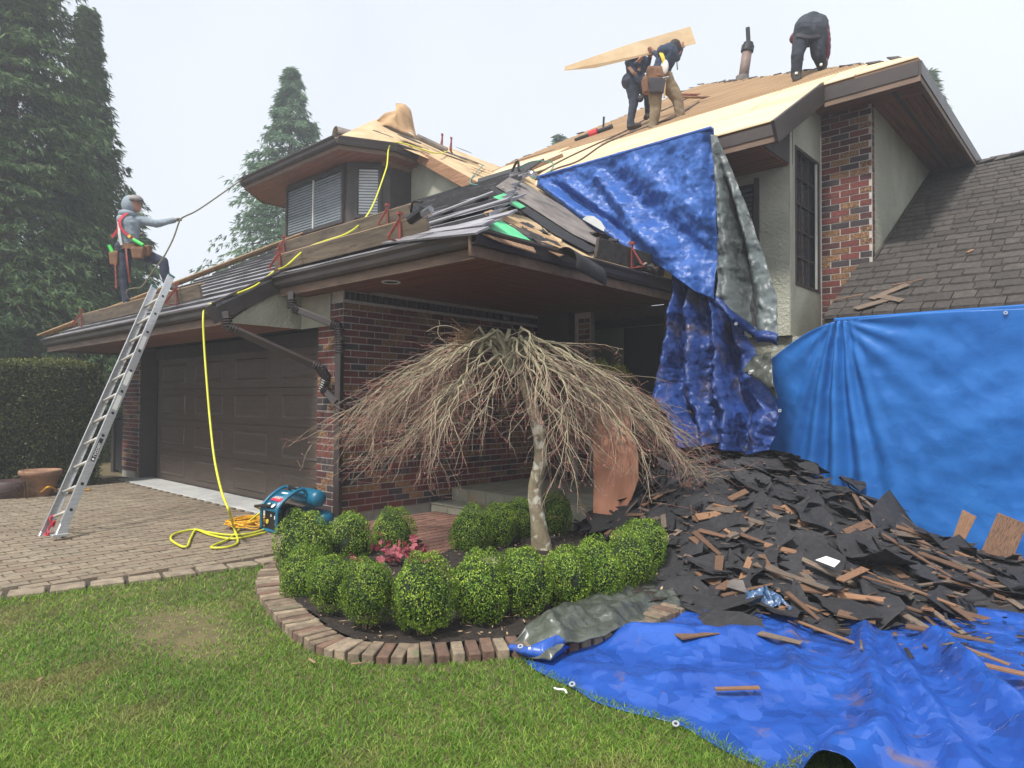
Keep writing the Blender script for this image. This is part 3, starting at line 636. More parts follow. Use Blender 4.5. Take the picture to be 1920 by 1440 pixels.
# --- upper storey
Y2 = 8.80; XC = -1.745; ZC = zm(Y2)
PK = np.array([-7.25, Y2+5.5, zm(Y2)+.605*5.5])
up = MB(); up.slab([(x, y, zm(y)) for x, y in ((-12.2, 7.30), (-2.79, 7.30), (-2.79, Y2-.03), (XC, Y2-.03), (PK[0], PK[1]), (-10.1, 10.75))], (0, 0, -.05)); udeck = up.build('roof_deck', 'old_board', house)
MB().slab([(XC, Y2, ZC-.02), (XC, 17, ZC-.02), PK-np.array([0, 0, .02])], (0, 0, -.05)).build('roof_deck', 'shake_dark', house)
# plywood sheets
def ply(x0, x1, y0, y1, k=0):
    MB().slab([(x0, y0, zm(y0)+.006), (x1, y0, zm(y0)+.006), (x1, y1, zm(y1)+.006), (x0, y1, zm(y1)+.006)], (0, 0, .016)).build('plywood_sheet', 'plywood', udeck)
g_ = .014
for j, (ya, yb) in enumerate(((7.26, 8.30), (8.30+g_, 9.35))):
    xs = [-9.6+j*1.2+2.44*i for i in range(4)]
    lim = -2.80 if j == 0 else -2.22
    for i in range(4):
        a, b = xs[i], min(xs[i]+2.44-g_, lim)
        if b-a > .1:
            if j == 1 and b > -2.85:
                c = -2.80
                ply(a, c, ya, yb); ply(c+g_, -2.42, Y2-.05, yb)
            else: ply(a, b, ya, yb)
ply(-9.8, -8.0, 9.36, 10.4); ply(-7.99, -6.6, 9.36, 9.95)
MB().slab([(-2.41, Y2-.04, zm(Y2-.04)+.006), (-1.75, Y2-.04, zm(Y2-.04)+.006), (-2.0, Y2+.22, zm(Y2+.22)+.006), (-2.41, Y2+.4, zm(Y2+.4)+.006)], (0, 0, .016)).build('plywood_sheet', 'plywood', udeck)
y = 9.42
while y < PK[1]-.2:
    t = (y-10.75)/(PK[1]-10.75); xl = (-10.1+(PK[0]+10.1)*t if y > 10.75 else -8.6); xr = XC-(y-Y2)-.05
    if y < 9.95: xl = -6.55
    elif y < 10.4: xl = -7.9
    if xr-xl > .2: MB().beam((xl, y, zm(y)+.013), (xr, y, zm(y)+.013), .085, .02, up=(0, -.5, .86)).build('sheathing_board', 'raw_board', udeck)
    y += .125
# ragged old shakes along hips
hm = MB().slab([(-.1, -.13, 0), (.1, -.12, 0), (.09, .13, 0), (-.1, .12, 0)], (0, 0, .018)).mesh('ridge_shake', 'shake_dark')
for k in range(56):
    if k < 30: t = .07+.93*k/30; p = np.array([XC, Y2, ZC])*(1-t)+PK*t
    else: t = (k-30)/26; p = PK*(1-t)+np.array([-10.1, 10.75, zm(10.75)])*t
    o = link('ridge_shake', hm, None, udeck); o.location = V3(p+np.array([random.uniform(-.06, .06), 0, random.uniform(-.015, .02)])); o.rotation_euler = (random.uniform(.3, .6), random.uniform(-.15, .15), random.uniform(-.3, .3)+.3); o.scale = (random.uniform(.5, .9),)*3
# eaves of the main roof
def eave(p, q, out, hgt=.2, strip=.07):
    p, q, out = np.array(p, float), np.array(q, float), np.array(out, float)
    prof(MB(), p, q, out, [(-.03, -.004), (-.03, -hgt), (0, -hgt), (0, -.004)]).build('fascia', 'gutter', house)
    prof(MB(), p, q, out, [(-.05, -hgt-.002), (-.05, -hgt-strip), (-.012, -hgt-strip), (-.012, -hgt-.002)]).build('fascia_strip', 'trim_brown', house)
eave((-7.4, 7.27, 4.53), (-2.80, 7.27, 4.53), (0, -1, 0), .13)
eave((-2.77, Y2-.06, ZC-.06), (XC+.0, Y2-.06, ZC-.06), (0, -1, 0), .17)
eave((XC+.03, Y2-.05, ZC-.06), (XC+.03, 17, ZC-.06), (1, 0, 0), .17)
b = MB(); b.beam((-2.785, 7.19, 4.40), (-2.785, Y2-.02, ZC-.10), .04, .24, up=(0, -.5, 1)); b.build('rake_board', 'gutter', house, bevel=.004)
soffit('soffit', -7.4, -2.99, 7.30, 8.12, 4.33, 'x', 'soffit')
soffit('soffit', -2.97, XC-.01, Y2-.05, 9.4, 5.27, 'x', 'soffit')
soffit('soffit', -2.36, XC-.01, 9.403, 16.5, 5.27, 'y', 'soffit_y')
MB().box((-2.1, 9.1, 5.262), (-2.06, 16.5, 5.272)).build('soffit_vent', 'trim_dark', house)
# stucco walls
wl = MB(); wl.box((-7.6, 8.13, 2.87), (-4.2, 8.25, 4.36)); wl.box((-4.199, 8.13, 2.3), (-2.976, 8.25, 4.36)); wl.build('upper_wall', 'stucco', house)
rw = MB()
for lo_, hi_ in (((-3.09, 8.252, 2.3), (-2.974, 8.31, 5.06)), ((-3.09, 9.17, 2.3), (-2.974, 9.249, 5.3)), ((-3.09, 8.311, 2.3), (-2.974, 9.169, 2.92)), ): rw.box(lo_, hi_)
rw.slab([(-3.09, 8.311, 4.63), (-3.09, 9.169, 4.63), (-3.09, 9.169, 5.3), (-3.09, 8.6, 5.3), (-3.09, 8.311, 5.1)], (.116, 0, 0)); MB().slab([(-2.985, 7.31, 4.345), (-2.985, 8.125, 4.345), (-2.985, 8.125, 5.0), (-2.985, 7.31, 4.5)], (.012, 0, 0)).build('rake_closure', 'trim_dark', house)
rw.build('return_wall', 'stucco_plain', house)
MB().box((-2.978, 8.128, 2.3), (-2.966, 8.2, 5.0)).build('corner_bead', 'stucco_plain', house)
MB().box((-2.8, 9.352, 2.3), (-2.37, 16, 5.29)).build('side_wall', 'stucco', house)
# tall gridded window in the return wall
wn = MB(); wn.box((-3.04, 8.311, 2.92), (-3.03, 9.169, 4.63)); wn = wn.build('window', 'glass_dark', house)
fr = MB()
for lo_, hi_ in (((-3.0, 8.311, 2.92), (-2.968, 8.35, 4.63)), ((-3.0, 9.10, 2.92), (-2.968, 9.169, 4.63)), ((-3.0, 8.35, 2.92), (-2.968, 9.1, 2.96)), ((-3.0, 8.35, 4.59), (-2.968, 9.1, 4.63))): fr.box(lo_, hi_)
fr.build('window_frame', 'trim_dark', wn); MB().box((-2.99, 9.06, 2.96), (-2.972, 9.099, 4.59)).build('window_sash', 'frame_white', wn)
for y in (8.60, 8.84): MB().box((-3.02, y, 2.96), (-3.0, y+.022, 4.59)).build('glazing_bar', 'trim_dark', wn)
for z in (3.29, 3.62, 3.95, 4.28): MB().box((-3.022, 8.35, z), (-3.002, 9.06, z+.022)).build('glazing_bar', 'trim_dark', wn)
for k in range(26):
    MB().box((-3.12, 8.33, 2.98+k*.062), (-3.075, 9.15, 2.984+k*.062)).build('blind_slat', 'blind', wn)
# front window behind the grey tarp
wx0, wx1 = at_y(1345, 350, 8.12)[0]-.5, at_y(1416, 350, 8.12)[0]
wf = MB().box((wx0, 8.118, 2.75), (wx1, 8.128, 4.2)).build('window', 'glass_dark', house)
for k in range(23): MB().box((wx0+.03, 8.085, 2.78+k*.06), (wx1-.03, 8.115, 2.815+k*.06)).build('blind_slat', 'blind_dark', wf)
MB().box((wx1, 8.08, 2.7), (wx1+.05, 8.128, 4.25)).build('window_frame', 'trim_dark', wf)
# --- right wing: wall, eave, shake roof
MB().box((-4.2, 8.2, -.1), (6, 8.32, 2.29)).build('wing_wall', 'stucco', house)
eave((-2.52, 7.88, 2.42), (6, 7.88, 2.42), (0, -1, 0), .12)
MB().box((-2.5, 7.9, 2.28), (6, 8.2, 2.30)).build('soffit', 'soffit', house)
wd_ = MB().slab([(-2.52, 7.9, zw(7.9)), (6, 7.9, zw(7.9)), (6, 12.65, zw(12.65)), (-2.36, 12.65, zw(12.65)), (-2.36, 9.25, zw(9.25)), (-2.52, 9.25, zw(9.25))], (0, 0, -.04)).build('roof_deck', 'shake_dark', house)
MB().slab([(-2.36, 12.66, zw(12.65)), (6, 12.66, zw(12.65)), (6, 17, 2.6), (-2.36, 17, 2.6)], (0, 0, -.04)).build('roof_deck', 'shake_dark', house)
shm = {}
def shake_mesh(wd, mat='shake_grey'):
    k = (round(wd, 2), mat)
    if k not in shm:
        b = MB(); L_ = .34; sl_ = .587; b.add([(-wd/2, 0, .0), (wd/2, 0, .0), (wd/2, L_, L_*sl_-.004), (-wd/2, L_, L_*sl_-.004), (-wd/2+.003, -.004, .038), (wd/2-.003, .004, .038), (wd/2, L_, L_*sl_+.004), (-wd/2, L_, L_*sl_+.004)],
                      [(3, 2, 1, 0), (4, 5, 6, 7), (0, 1, 5, 4), (1, 2, 6, 5), (2, 3, 7, 6), (3, 0, 4, 7)]); shm[k] = b.mesh('shake', mat)
    return shm[k]
EXP = .175; y = 7.85; nsh = 0; restv = []
shl = []
while y < 12.6:
    x = (-2.52 if y < 9.2 else -2.35)+random.uniform(0, .02); xmax = 3.0
    while x < xmax:
        wd = random.choice([.1, .14, .17, .2, .23, .27]); shl.append((x+wd/2, y+random.uniform(-.012, .012), wd)); x += wd+.008
    y += EXP
shl.sort(key=lambda s: (0 if abs(((np.array([s[0], s[1], zw(s[1])])-CAM)@CR)/depth((s[0], s[1], zw(s[1]))))*FPX < 985 else 100)+s[1])
restb = MB()
for k, (x, y, wd) in enumerate(shl):
    if k < 300:
        o = link('shake', shake_mesh(wd), None, wd_); o.location = (x, y, zw(y)+.016+random.uniform(-.003, .006)); o.rotation_euler = (random.uniform(-.02, .012), random.uniform(-.012, .012), random.uniform(-.012, .012))
    else:
        z = zw(y)+.016; L_ = .34; restb.add([(x-wd/2, y, z), (x+wd/2, y, z), (x+wd/2, y+L_, z+L_*.587), (x-wd/2, y+L_, z+L_*.587), (x-wd/2, y, z+.024), (x+wd/2, y, z+.024), (x+wd/2, y+L_, z+L_*.587+.004), (x-wd/2, y+L_, z+L_*.587+.004)], [(4, 5, 6, 7), (0, 1, 5, 4), (1, 2, 6, 5), (3, 0, 4, 7)])
tag(restb.build('shake_field', 'shake_grey', wd_), kind='stuff')
for k in range(26):
    o = link('ridge_shake', hm, None, wd_); o.location = (-2.2+k*.2, 12.66, zw(12.65)+.05); o.rotation_euler = (random.uniform(.2, .5), random.uniform(-.1, .1), random.uniform(-.2, .2))
# flashing along the side wall
MB().slab([(-2.355, 9.26, zw(9.26)+.03), (-2.335, 9.26, zw(9.26)+.03), (-2.335, 12.6, zw(12.6)+.03), (-2.355, 12.6, zw(12.6)+.03)], (0, 0, .05)).build('flashing', 'trim_dark', house)
# --- entry recess, set deep and walled in to darken the porch, and steps
MB().box((-7.0, 9.42, .3), (-3.4, 9.5, 2.86)).build('entry_wall', 'stucco_plain', house); MB().box((-7.06, 8.402, .2), (-6.96, 9.42, 2.86)).build('entry_wall', 'stucco_plain', house); MB().box((-4.3, 8.21, .2), (-4.2, 9.42, 2.86)).build('entry_wall', 'trim_dark', house); MB().box((-6.95, 8.41, 2.72), (-4.31, 9.41, 2.86)).build('porch_header', 'trim_dark', house); MB().box((-6.95, 8.11, .1), (-4.31, 9.41, .298)).build('porch_floor', 'concrete', house)
ent = MB(); ent.box((-6.1, 9.38, .3), (-4.35, 9.415, 2.70)); ent = ent.build('entry_door', 'door_black', house)  # door drawn up to the ceiling so its dark face covers pale wall
for xx in (-5.5, -5.0, -4.6): MB().box((xx, 9.365, .45), (xx+.02, 9.379, 2.5)).build('door_batten', 'trim_dark', ent)
MB().box((-6.9, 8.12, .3), (-6.28, 8.3, 2.84)).build('porch_column', 'trim_dark', house, bevel=.01)
MB().box((-4.55, 7.95, -.1), (-3.9, 8.2, 2.8)).build('porch_pier', 'trim_dark', house)  # added pier, coloured dark so the porch side stays black
st = thing('entry_steps', 'two slate tiled steps leading to the front door beside the brick wall', 'steps', (-5.7, 6.3, 0))
def stair(y0, y1, z0, z1, x0=-6.935, x1=-4.55):
    b = MB().box((x0, y0+.012, z0), (x1-.012, y1, z1-.012)).build('step', 'concrete', st); x = x0; k = 0
    while x < x1-.02:
        e = min(x+.33, x1); MB().box((x+.003, y0, z0+.01), (e-.003, y0+.011, z1-.014)).build('tile', 'tile_slate', b, bevel=.002)
        MB().box((x+.003, y0-.012, z1-.0115), (e-.003, min(y1, y0+.36), z1)).build('tile', 'tile_slate', b, bevel=.002); x = e
    return b
stair(6.0, 6.36, 0, .13); s2_ = stair(6.37, 8.1, 0, .30)
for yy in (6.74, 7.1, 7.46, 7.8):
    x = -6.93
    while x < -4.6: MB().box((x, yy, .289), (x+.325, yy+.35, .2995)).build('tile', 'tile_slate', s2_); x += .331
# --- dormer
E_ = [(-14.1, 8.8), (-14.1, 7.2), (-13.45, 6.5), (-10.05, 6.5), (-9.6, 7.35), (-9.6, 7.92)]; ZE = 6.03
A_ = np.array([-11.4, 8.25, 7.26]); B_ = np.array([-11.4, 12.2, 7.26])
rd = MB()
e3 = [np.array([x, y, ZE]) for x, y in E_]
for a, c in ((1, 2), (2, 3), (3, 4)): rd.slab([e3[a], e3[c], A_], (0, 0, -.03))
rd.slab([e3[4], e3[5], np.array([-9.6, 7.88, 6.10]), np.array([-7.9, 7.88, 5.07]), np.array([-7.9, 9.4, 5.07]), B_, A_], (0, 0, -.03)); rd.slab([e3[0], e3[1], A_, B_], (0, 0, -.03))
ddeck = rd.build('dormer_roof', 'felt_tan', house)
for k in range(5):
    p, q = np.array([*E_[k], ZE-.01]), np.array([*E_[k+1], ZE-.01]); t = (q-p)/np.linalg.norm(q-p); out = np.array([t[1], -t[0], 0])
    if np.dot(out, p-np.array([-11.5, 8.5, 0])) < 0: out = -out
    prof(MB(), p-t*.0, q+t*.05, out, KP).build('gutter', 'gutter', house)
    prof(MB(), p, q, out, [(-.03, -.13), (-.03, -.2), (.004, -.2), (.004, -.13)]).build('fascia', 'trim_brown', house)
MB().slab([(x, y, 5.84) for x, y in E_]+[(-11, 8.8, 5.84)], (0, 0, .02)).build('dormer_soffit', 'soffit', house)
Wd = [(-13.2, 8.6), (-13.2, 7.5), (-12.65, 7.0), (-10.5, 7.0), (-9.95, 7.55), (-9.95, 8.05)]
dw = MB(); dw.slab([(x, y, 4.4) for x, y in Wd]+[(-11, 8.8, 4.4)], (0, 0, 1.438)); dw.build('dormer_wall', 'trim_dark', house)
def dwin(pa, pb, z0, z1, panes, nm):
    pa, pb = np.array([*pa, 0.]), np.array([*pb, 0.]); t = (pb-pa)/np.linalg.norm(pb-pa); n = np.array([t[1], -t[0], 0]); Ln = np.linalg.norm(pb-pa)
    wo_ = MB().slab([pa+n*.012+[0, 0, z0], pb+n*.012+[0, 0, z0], pb+n*.012+[0, 0, z1], pa+n*.012+[0, 0, z1]], n*.004).build('window', 'glass_dark', house)
    def bar(a, c, za, zb, d0, d1, mat, name): MB().slab([pa+t*a+n*d0+[0, 0, za], pa+t*c+n*d0+[0, 0, za], pa+t*c+n*d0+[0, 0, zb], pa+t*a+n*d0+[0, 0, zb]], n*(d1-d0)).build(name, mat, wo_)
    for a, c, za, zb in ((-.05, 0, z0-.05, z1+.05), (Ln, Ln+.05, z0-.05, z1+.05), (0, Ln, z0-.05, z0), (0, Ln, z1, z1+.05)): bar(a, c, za, zb, .002, .05, 'trim_dark', 'window_frame')
    for i in range(1, panes): bar(Ln*i/panes-.018, Ln*i/panes+.018, z0, z1, .017, .04, 'frame_white', 'mullion')
    k = z0+.03
    while k < z1-.03: bar(.02, Ln-.02, k, k+.034, .0165, .021, 'blind' if nm else 'blind_mid', 'blind_slat'); k += .052
    return wo_
dwin((-12.55, 6.995), (-10.62, 6.995), 4.78, 5.72, 2, 0)
dwin((-10.36, 7.14), (-10.09, 7.41), 4.85, 5.72, 1, 1)
MB().box((-10.0, 8.04, 4.6), (-7.7, 8.12, 5.0)).build('dormer_cheek', 'stucco', house)
MB().slab([(-9.94, 8.03, 4.7), (-7.9, 8.03, 4.7), (-7.95, 8.03, 5.02), (-9.94, 8.03, 6.2)], (0, .06, 0)).build('dormer_cheek', 'stucco_plain', house)
MB().beam((-9.5, 7.86, 5.93), (-7.95, 7.86, 5.0), .05, .2, up=(.55, 0, 1)).build('rafter', 'cedar_new', house, bevel=.004)
MB().beam((-9.95, 7.4, 5.80), (-9.95, 8.0, 5.80), .12, .1).build('bracket', 'old_board', house)
# papers and scraps on the dormer roof
dn = np.cross(B_-A_, np.array([-7.9, 7.88, 5.07])-A_); dn = dn/np.linalg.norm(dn)
def Dp(x, y, lift=0): return at_pl(x, y, A_+np.array([0, 0, lift]), dn)
dd = depth(A_)
def hump(U, Vv):
    top = polyline_u([at_d(697, 236, dd-.15), at_d(722, 214, dd), at_d(752, 202, dd+.1), at_d(741, 192, dd+.2), at_d(757, 195, dd+.3), at_d(770, 208, dd+.4), at_d(776, 235, dd+.35), at_d(781, 254, dd+.3)], U)
    bot = polyline_u([at_d(699, 240, dd-.3), at_d(730, 238, dd-.45), at_d(745, 240, dd-.45), at_d(755, 246, dd-.4), at_d(762, 248, dd-.3), at_d(770, 250, dd-.2), at_d(776, 254, dd-.1), at_d(781, 257, dd)], U)
    P = lerp(top, bot, Vv[..., None]); P = P+CF*(.12*np.sin(7*U+3*Vv)*np.sin(3.14*Vv))[..., None]; P[..., 2] += .03*np.sin(11*U+5*Vv)
    return P
sheet('lifted_paper', 30, 12, hump, 'kraft', house, solid=.006, smooth=False)
def roll(U, Vv):
    base = at_d(628, 250, dd-1.2); tdir = at_d(672, 262, dd-.9)-base; a = U*3.6-.3
    up_ = np.array([0, 0, 1.]); sd_ = np.cross(tdir, up_); sd_ /= np.linalg.norm(sd_)
    return base+tdir*Vv[..., None]+(.13*np.sin(a))[..., None]*up_+(.13*np.cos(a))[..., None]*sd_
sheet('curled_shingle', 14, 6, roll, 'felt_grey', house, solid=.012)
bx = [at_d(838, 322, dd+.1), at_d(879, 325, dd+.6), at_d(875, 297, dd+.6), at_d(838, 293, dd+.1)]
MB().slab(bx, (0, .35, .0)).build('kraft_flap', 'kraft', house)
MB().tube([Dp(782, 256, .08), Dp(838, 282, .08)], .06, 8).build('rolled_felt', 'felt_grey', house)
for k, (xa, ya, ln) in enumerate(((720, 252, .25), (790, 275, .4), (850, 290, .5), (880, 300, .4), (905, 325, .3), (770, 262, .3), (865, 280, .35), (895, 312, .4))):
    p = Dp(xa, ya, .03); P = ragged(8, .05+.03*(k % 3), ln, 500+k); MB().slab([p+np.array([a, c, -.62*a]) for a, c in P], (0, 0, .008)).build('torn_felt', ['plank_dark', 'kraft', 'felt_black'][k % 3], ddeck)

# ================================================================ tarps
def ridge(X, Z, p, q, w, amp, taper=.0):
    p, q = np.array(p, float), np.array(q, float); d = q-p; L_ = np.linalg.norm(d); d /= L_
    t = (X-p[0])*d[0]+(Z-p[1])*d[1]; s = (X-p[0])*-d[1]+(Z-p[1])*d[0]; k = t/L_
    wv = w*(1+taper*np.clip(k, 0, 1)); return amp*np.exp(-(s/wv)**2)*sstep(-.08, .1, k)*(1-sstep(.85, 1.1, k))
def grommet(p, n, parent):
    n = V3(n).normalized(); a = n.orthogonal().normalized(); c = n.cross(a); b = MB(); N_ = 16; vs_ = []
    for j in range(N_):
        th = 2*math.pi*j/N_; r_ = a*math.cos(th)+c*math.sin(th)
        for rr, hh in ((.008, .002), (.0165, .002), (.018, -.002), (.0075, -.002)): vs_.append(V3(p)+r_*rr+n*hh)
    fs_ = [(4*j+k, 4*((j+1) % N_)+k, 4*((j+1) % N_)+(k+1) % 4, 4*j+(k+1) % 4) for j in range(N_) for k in range(4)]
    return b.add(vs_, fs_).build('grommet', 'grommet', parent)
# upper blue tarp hung from the main eave
YT = 7.13
bl = [at_y(x, y, YT) for x, y in ((1008, 349), (1060, 388), (1130, 440), (1200, 474), (1245, 505), (1300, 545), (1345, 565))]
TX0, TX1 = bl[0][0]-.02, at_y(1334, 252, YT)[0]
t1 = thing('upper_tarp', 'blue tarp hung from the plywood roof edge over the upper wall', 'tarp', (-4.6, YT, 3.3))
def t1f(U, Vv):
    X = lerp(TX0, TX1, U); zb = np.interp(X, [p[0] for p in bl], [p[2] for p in bl]); zt = 4.625+0*X
    zt = zt+.012*np.sin(X*9); Z = lerp(zt, zb, Vv); Y = YT+0*X
    for (pa, qa, w_, am) in (((1108, 318), (1250, 478), .09, .13), ((1125, 318), (1330, 500), .13, -.11), ((1016, 345), (1190, 470), .06, .10), ((1035, 345), (1215, 470), .05, -.07), ((1060, 340), (1235, 475), .05, .06),
                             ((1108, 318), (1160, 440), .10, -.08), ((1325, 258), (1330, 500), .05, -.07), ((1250, 285), (1290, 480), .12, -.05), ((1180, 305), (1300, 400), .10, .04)):
        a, c = at_y(*pa, YT), at_y(*qa, YT); Y = Y-ridge(X, Z, (a[0], a[2]), (c[0], c[2]), w_, am, .6)*sstep(0, .12, Vv)
    Y = Y-.022*crumple(X, Z, 3, 14, 6, 40)*sstep(0, .1, Vv)+.06*sstep(.94, 1, U)
    Y = np.where(Z > 4.1, np.minimum(Y, 7.235), Y)
    return np.stack([X, Y, Z], -1)
sheet('sheet', 170, 120, t1f, ['tarp_blue', 'tarp_grey'], t1, solid=.003, matoff=1, flip=True)
MB().box((TX0+.05, YT-.01, 4.60), (TX1, YT+.06, 4.635)).build('hem', 'tarp_blue', t1, bevel=.01)
# silver-grey return of that tarp
t1b = thing('grey_tarp', 'long silver grey tarp tail with black crease hanging beside the upper window', 'tarp', (-3.2, YT, 2.3))
Lp = [at_y(x, y, YT-.03) for x, y in ((1332, 252), (1340, 340), (1345, 430), (1343, 500), (1350, 565))]
Rp = [at_y(x, y, YT-.0) for x, y in ((1344, 254), (1372, 320), (1402, 395), (1432, 480), (1456, 560), (1468, 640))]
def t1bf(U, Vv):
    P = lerp(polyline_u(Lp, Vv), polyline_u(Rp, Vv), U[..., None])
    P[..., 2] -= (.10*np.sin(np.pi*U))*sstep(.55, 1, Vv)
    c = .35+.12*Vv; d = (U-c)/(.17); P[..., 1] += .26*np.exp(-d*d)*sstep(.08, .5, Vv)-.08*np.exp(-((U-c-.30)/.16)**2)*sstep(.1, .6, Vv)-.06*np.exp(-((U-c+.24)/.12)**2)*sstep(.1, .5, Vv)
    P[..., 1] -= .028*crumple(P[..., 0]*1.2, P[..., 2], 8, 14, 7, 40)*sstep(.05, .2, Vv)
    P[..., 1] -= .10*sstep(.8, 1, Vv)
    return P
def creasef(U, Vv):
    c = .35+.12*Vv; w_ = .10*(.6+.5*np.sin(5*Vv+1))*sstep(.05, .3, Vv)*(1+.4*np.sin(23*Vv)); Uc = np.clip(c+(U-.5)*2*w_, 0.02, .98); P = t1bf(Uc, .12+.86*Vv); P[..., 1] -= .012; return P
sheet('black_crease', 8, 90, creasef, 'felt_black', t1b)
sheet('sheet', 60, 130, t1bf, ['tarp_grey', 'tarp_dirty'], t1b, solid=.003, matoff=1, flip=True)
def hemf(U, Vv):
    P = t1bf(U, np.ones_like(U)); P[..., 1] -= .012+.05*np.sin(np.pi*Vv); P[..., 2] += .05-.12*Vv+.03*np.sin(9*U); return P
sheet('hem', 40, 8, hemf, 'tarp_dirty', t1b, solid=.003)
grommet(at_y(1453, 653, YT-.22), (0, -1, .1), t1b); grommet(at_y(1380, 607, YT-.2), (0, -1, .1), t1b)
# dirty tarp draped from the porch eave down to the pile
t2 = thing('draped_tarp', 'mud stained blue tarp draped from the porch eave down to the debris pile', 'tarp', (-3.6, 7.1, .9))
L2 = [at_y(x, y, Yq) for x, y, Yq in ((1262, 496, 7.55), (1258, 545, 7.35), (1245, 650, 7.25), (1228, 715, 7.2), (1222, 745, 7.15), (1240, 780, 7.15), (1250, 805, 7.1), (1262, 842, 7.0))]
R2 = [at_y(x, y, Yq) for x, y, Yq in ((1346, 522, 7.4), (1388, 605, 7.3), (1412, 655, 7.25), (1425, 700, 7.2), (1448, 750, 7.15), (1464, 772, 7.1), (1450, 812, 7.05), (1438, 850, 7.0))]
def t2f(U, Vv):
    P = lerp(polyline_u(L2, Vv), polyline_u(R2, Vv), U[..., None]); f_ = sstep(.02, .3, Vv)
    for c0, c1, w_, am in ((.05, .12, .06, .16), (.17, .25, .05, -.16), (.3, .36, .07, .12), (.50, .44, .08, -.10), (.72, .60, .07, .20), (.84, .68, .05, -.16), (.95, .86, .06, .10)):
        c = c0+(c1-c0)*Vv+.02*np.sin(7*Vv+c0*9); P[..., 1] -= am*np.exp(-((U-c)/w_)**2)*f_
    P[..., 1] -= .05*crumple(P[..., 0], P[..., 2], 21, 13, 5, 30)*f_+.012*crumple(P[..., 0], P[..., 2], 22, 10, 14, 50)*f_
    P[..., 2] += .03*np.sin(14*U)*sstep(.9, 1, Vv)
    return P
sheet('sheet', 170, 210, t2f, ['tarp_dirty', 'tarp_olive'], t2, solid=.003, matoff=1, flip=True)
def flapf(U, Vv):
    a = polyline_u([at_y(x, y, 7.02) for x, y in ((1395, 690), (1412, 668), (1446, 660))], U); c = polyline_u([at_y(x, y, 6.96) for x, y in ((1400, 702), (1428, 715), (1458, 752))], U)
    P = lerp(a, c, Vv[..., None]); P[..., 1] -= .05*np.sin(np.pi*Vv)+.02*crumple(P[..., 0], P[..., 2], 5, 8, 9, 40); return P
sheet('turned_back_corner', 30, 24, flapf, ['tarp_olive', 'tarp_dirty'], t2, solid=.003, matoff=1, flip=True)
for x, y in ((1406, 699), (1462, 770)): grommet(at_y(x, y, 6.92), (0, -1, .1), t2)
# bright tarp on the wing wall
t3 = thing('wall_tarp', 'bright blue tarp pinned under the shake roof eave hiding the right wall', 'tarp', (-.8, 7.9, 0))
gx = at_y(1572, 600, 7.84)[0]
def t3f(U, Vv):
    X = lerp(-3.25, 2.6, U); zt = np.where(X < gx, 2.405-.55*np.clip((gx-X)/.9, 0, 1)**1.6, 2.405)+.012*np.sin(X*3.1); Z = lerp(zt, .01, Vv); Y = 7.835+.12*Vv+0*X
    dr = 2.405-Z; w_ = .07+.16*dr; s = (X-gx+.05*dr)/w_
    Y = Y-(.055+.02*dr)*np.exp(-(s/1.3)**2)*np.cos(s*7.5+.6*np.sin(3*dr))*sstep(0, .08, dr)
    # swags away from the gather point
    th = np.arctan2(dr+.02, X-gx); rr = np.hypot(X-gx, dr)
    Y = Y-.020*np.sin(th*16+1.2*np.sin(rr*2))*np.exp(-rr/1.1)*sstep(.05, .4, rr)
    Y = Y-.008*np.sin((Z-.32*(X+1))*16+1.5*np.sin(X*2.2))*sstep(-2.0, -.8, X)*sstep(.1, .6, dr)*(1-.55*sstep(1.3, .6, Z))
    Y = Y-.030*np.sin((Z-.22*X)*4.6+1.0)*sstep(-1.9, -.9, X)*sstep(.2, .8, dr)
    Y = Y-.010*crumple(X, Z, 31, 10, 4, 18)*sstep(0, .15, dr)
    return np.stack([X, Y, Z], -1)
sheet('sheet', 300, 130, t3f, ['tarp_bright', 'tarp_grey'], t3, solid=.003, matoff=1, flip=True)
MB().box((gx-.05, 7.83, 2.385), (2.6, 7.875, 2.43)).build('hem', 'tarp_bright', t3, bevel=.012)
for xx in (-.86, -.05): grommet((xx, 7.815, 2.36), (0, -1, 0), t3)
# ground tarp
t4 = thing('ground_tarp', 'large blue tarp spread over the lawn in the foreground under the debris', 'tarp', (-1, 4, 0))
FE = [(-2.78, 3.02), (-2.5, 2.92), (-2.0, 2.80), (-1.56, 2.86), (-1.1, 2.76), (-.85, 2.82), (-.6, 2.80), (0, 2.9), (1.6, 3.0)]
def t4h(X, Y):
    e = np.interp(X, [p[0] for p in FE], [p[1] for p in FE]); din = Y-e
    Z = .035+.016*fbm(X*2.1, Y*2.1, 12)+.040*crumple(X, Y, 14, 9, 3.6, 15)*(.6+.4*fbm(X*1.3, Y*1.3, 40))
    for p, q, w_, am in (((-1.35, 5.0), (-.72, 3.0), .06, .09), ((-.95, 4.9), (-.1, 3.2), .08, .15), ((-1.7, 4.6), (-1.25, 3.5), .05, .05), ((-.35, 5.2), (.7, 3.6), .09, .12), ((-1.15, 4.7), (-.45, 3.1), .05, .08), ((-.6, 4.6), (.3, 3.1), .05, .08), ((-2.4, 3.6), (-1.6, 4.3), .09, .06), ((-1.9, 3.2), (-1.2, 3.7), .10, .05)):
        Z = Z+ridge(X, Y, p, q, w_, am, .4)
    Z = Z*sstep(-.02, .35, din)+.006
    ax_ = (X+.86)/.115; Z = Z+.14*np.exp(-ax_**4)*(1-sstep(.12, .6, din))
    return np.maximum(Z, .008)
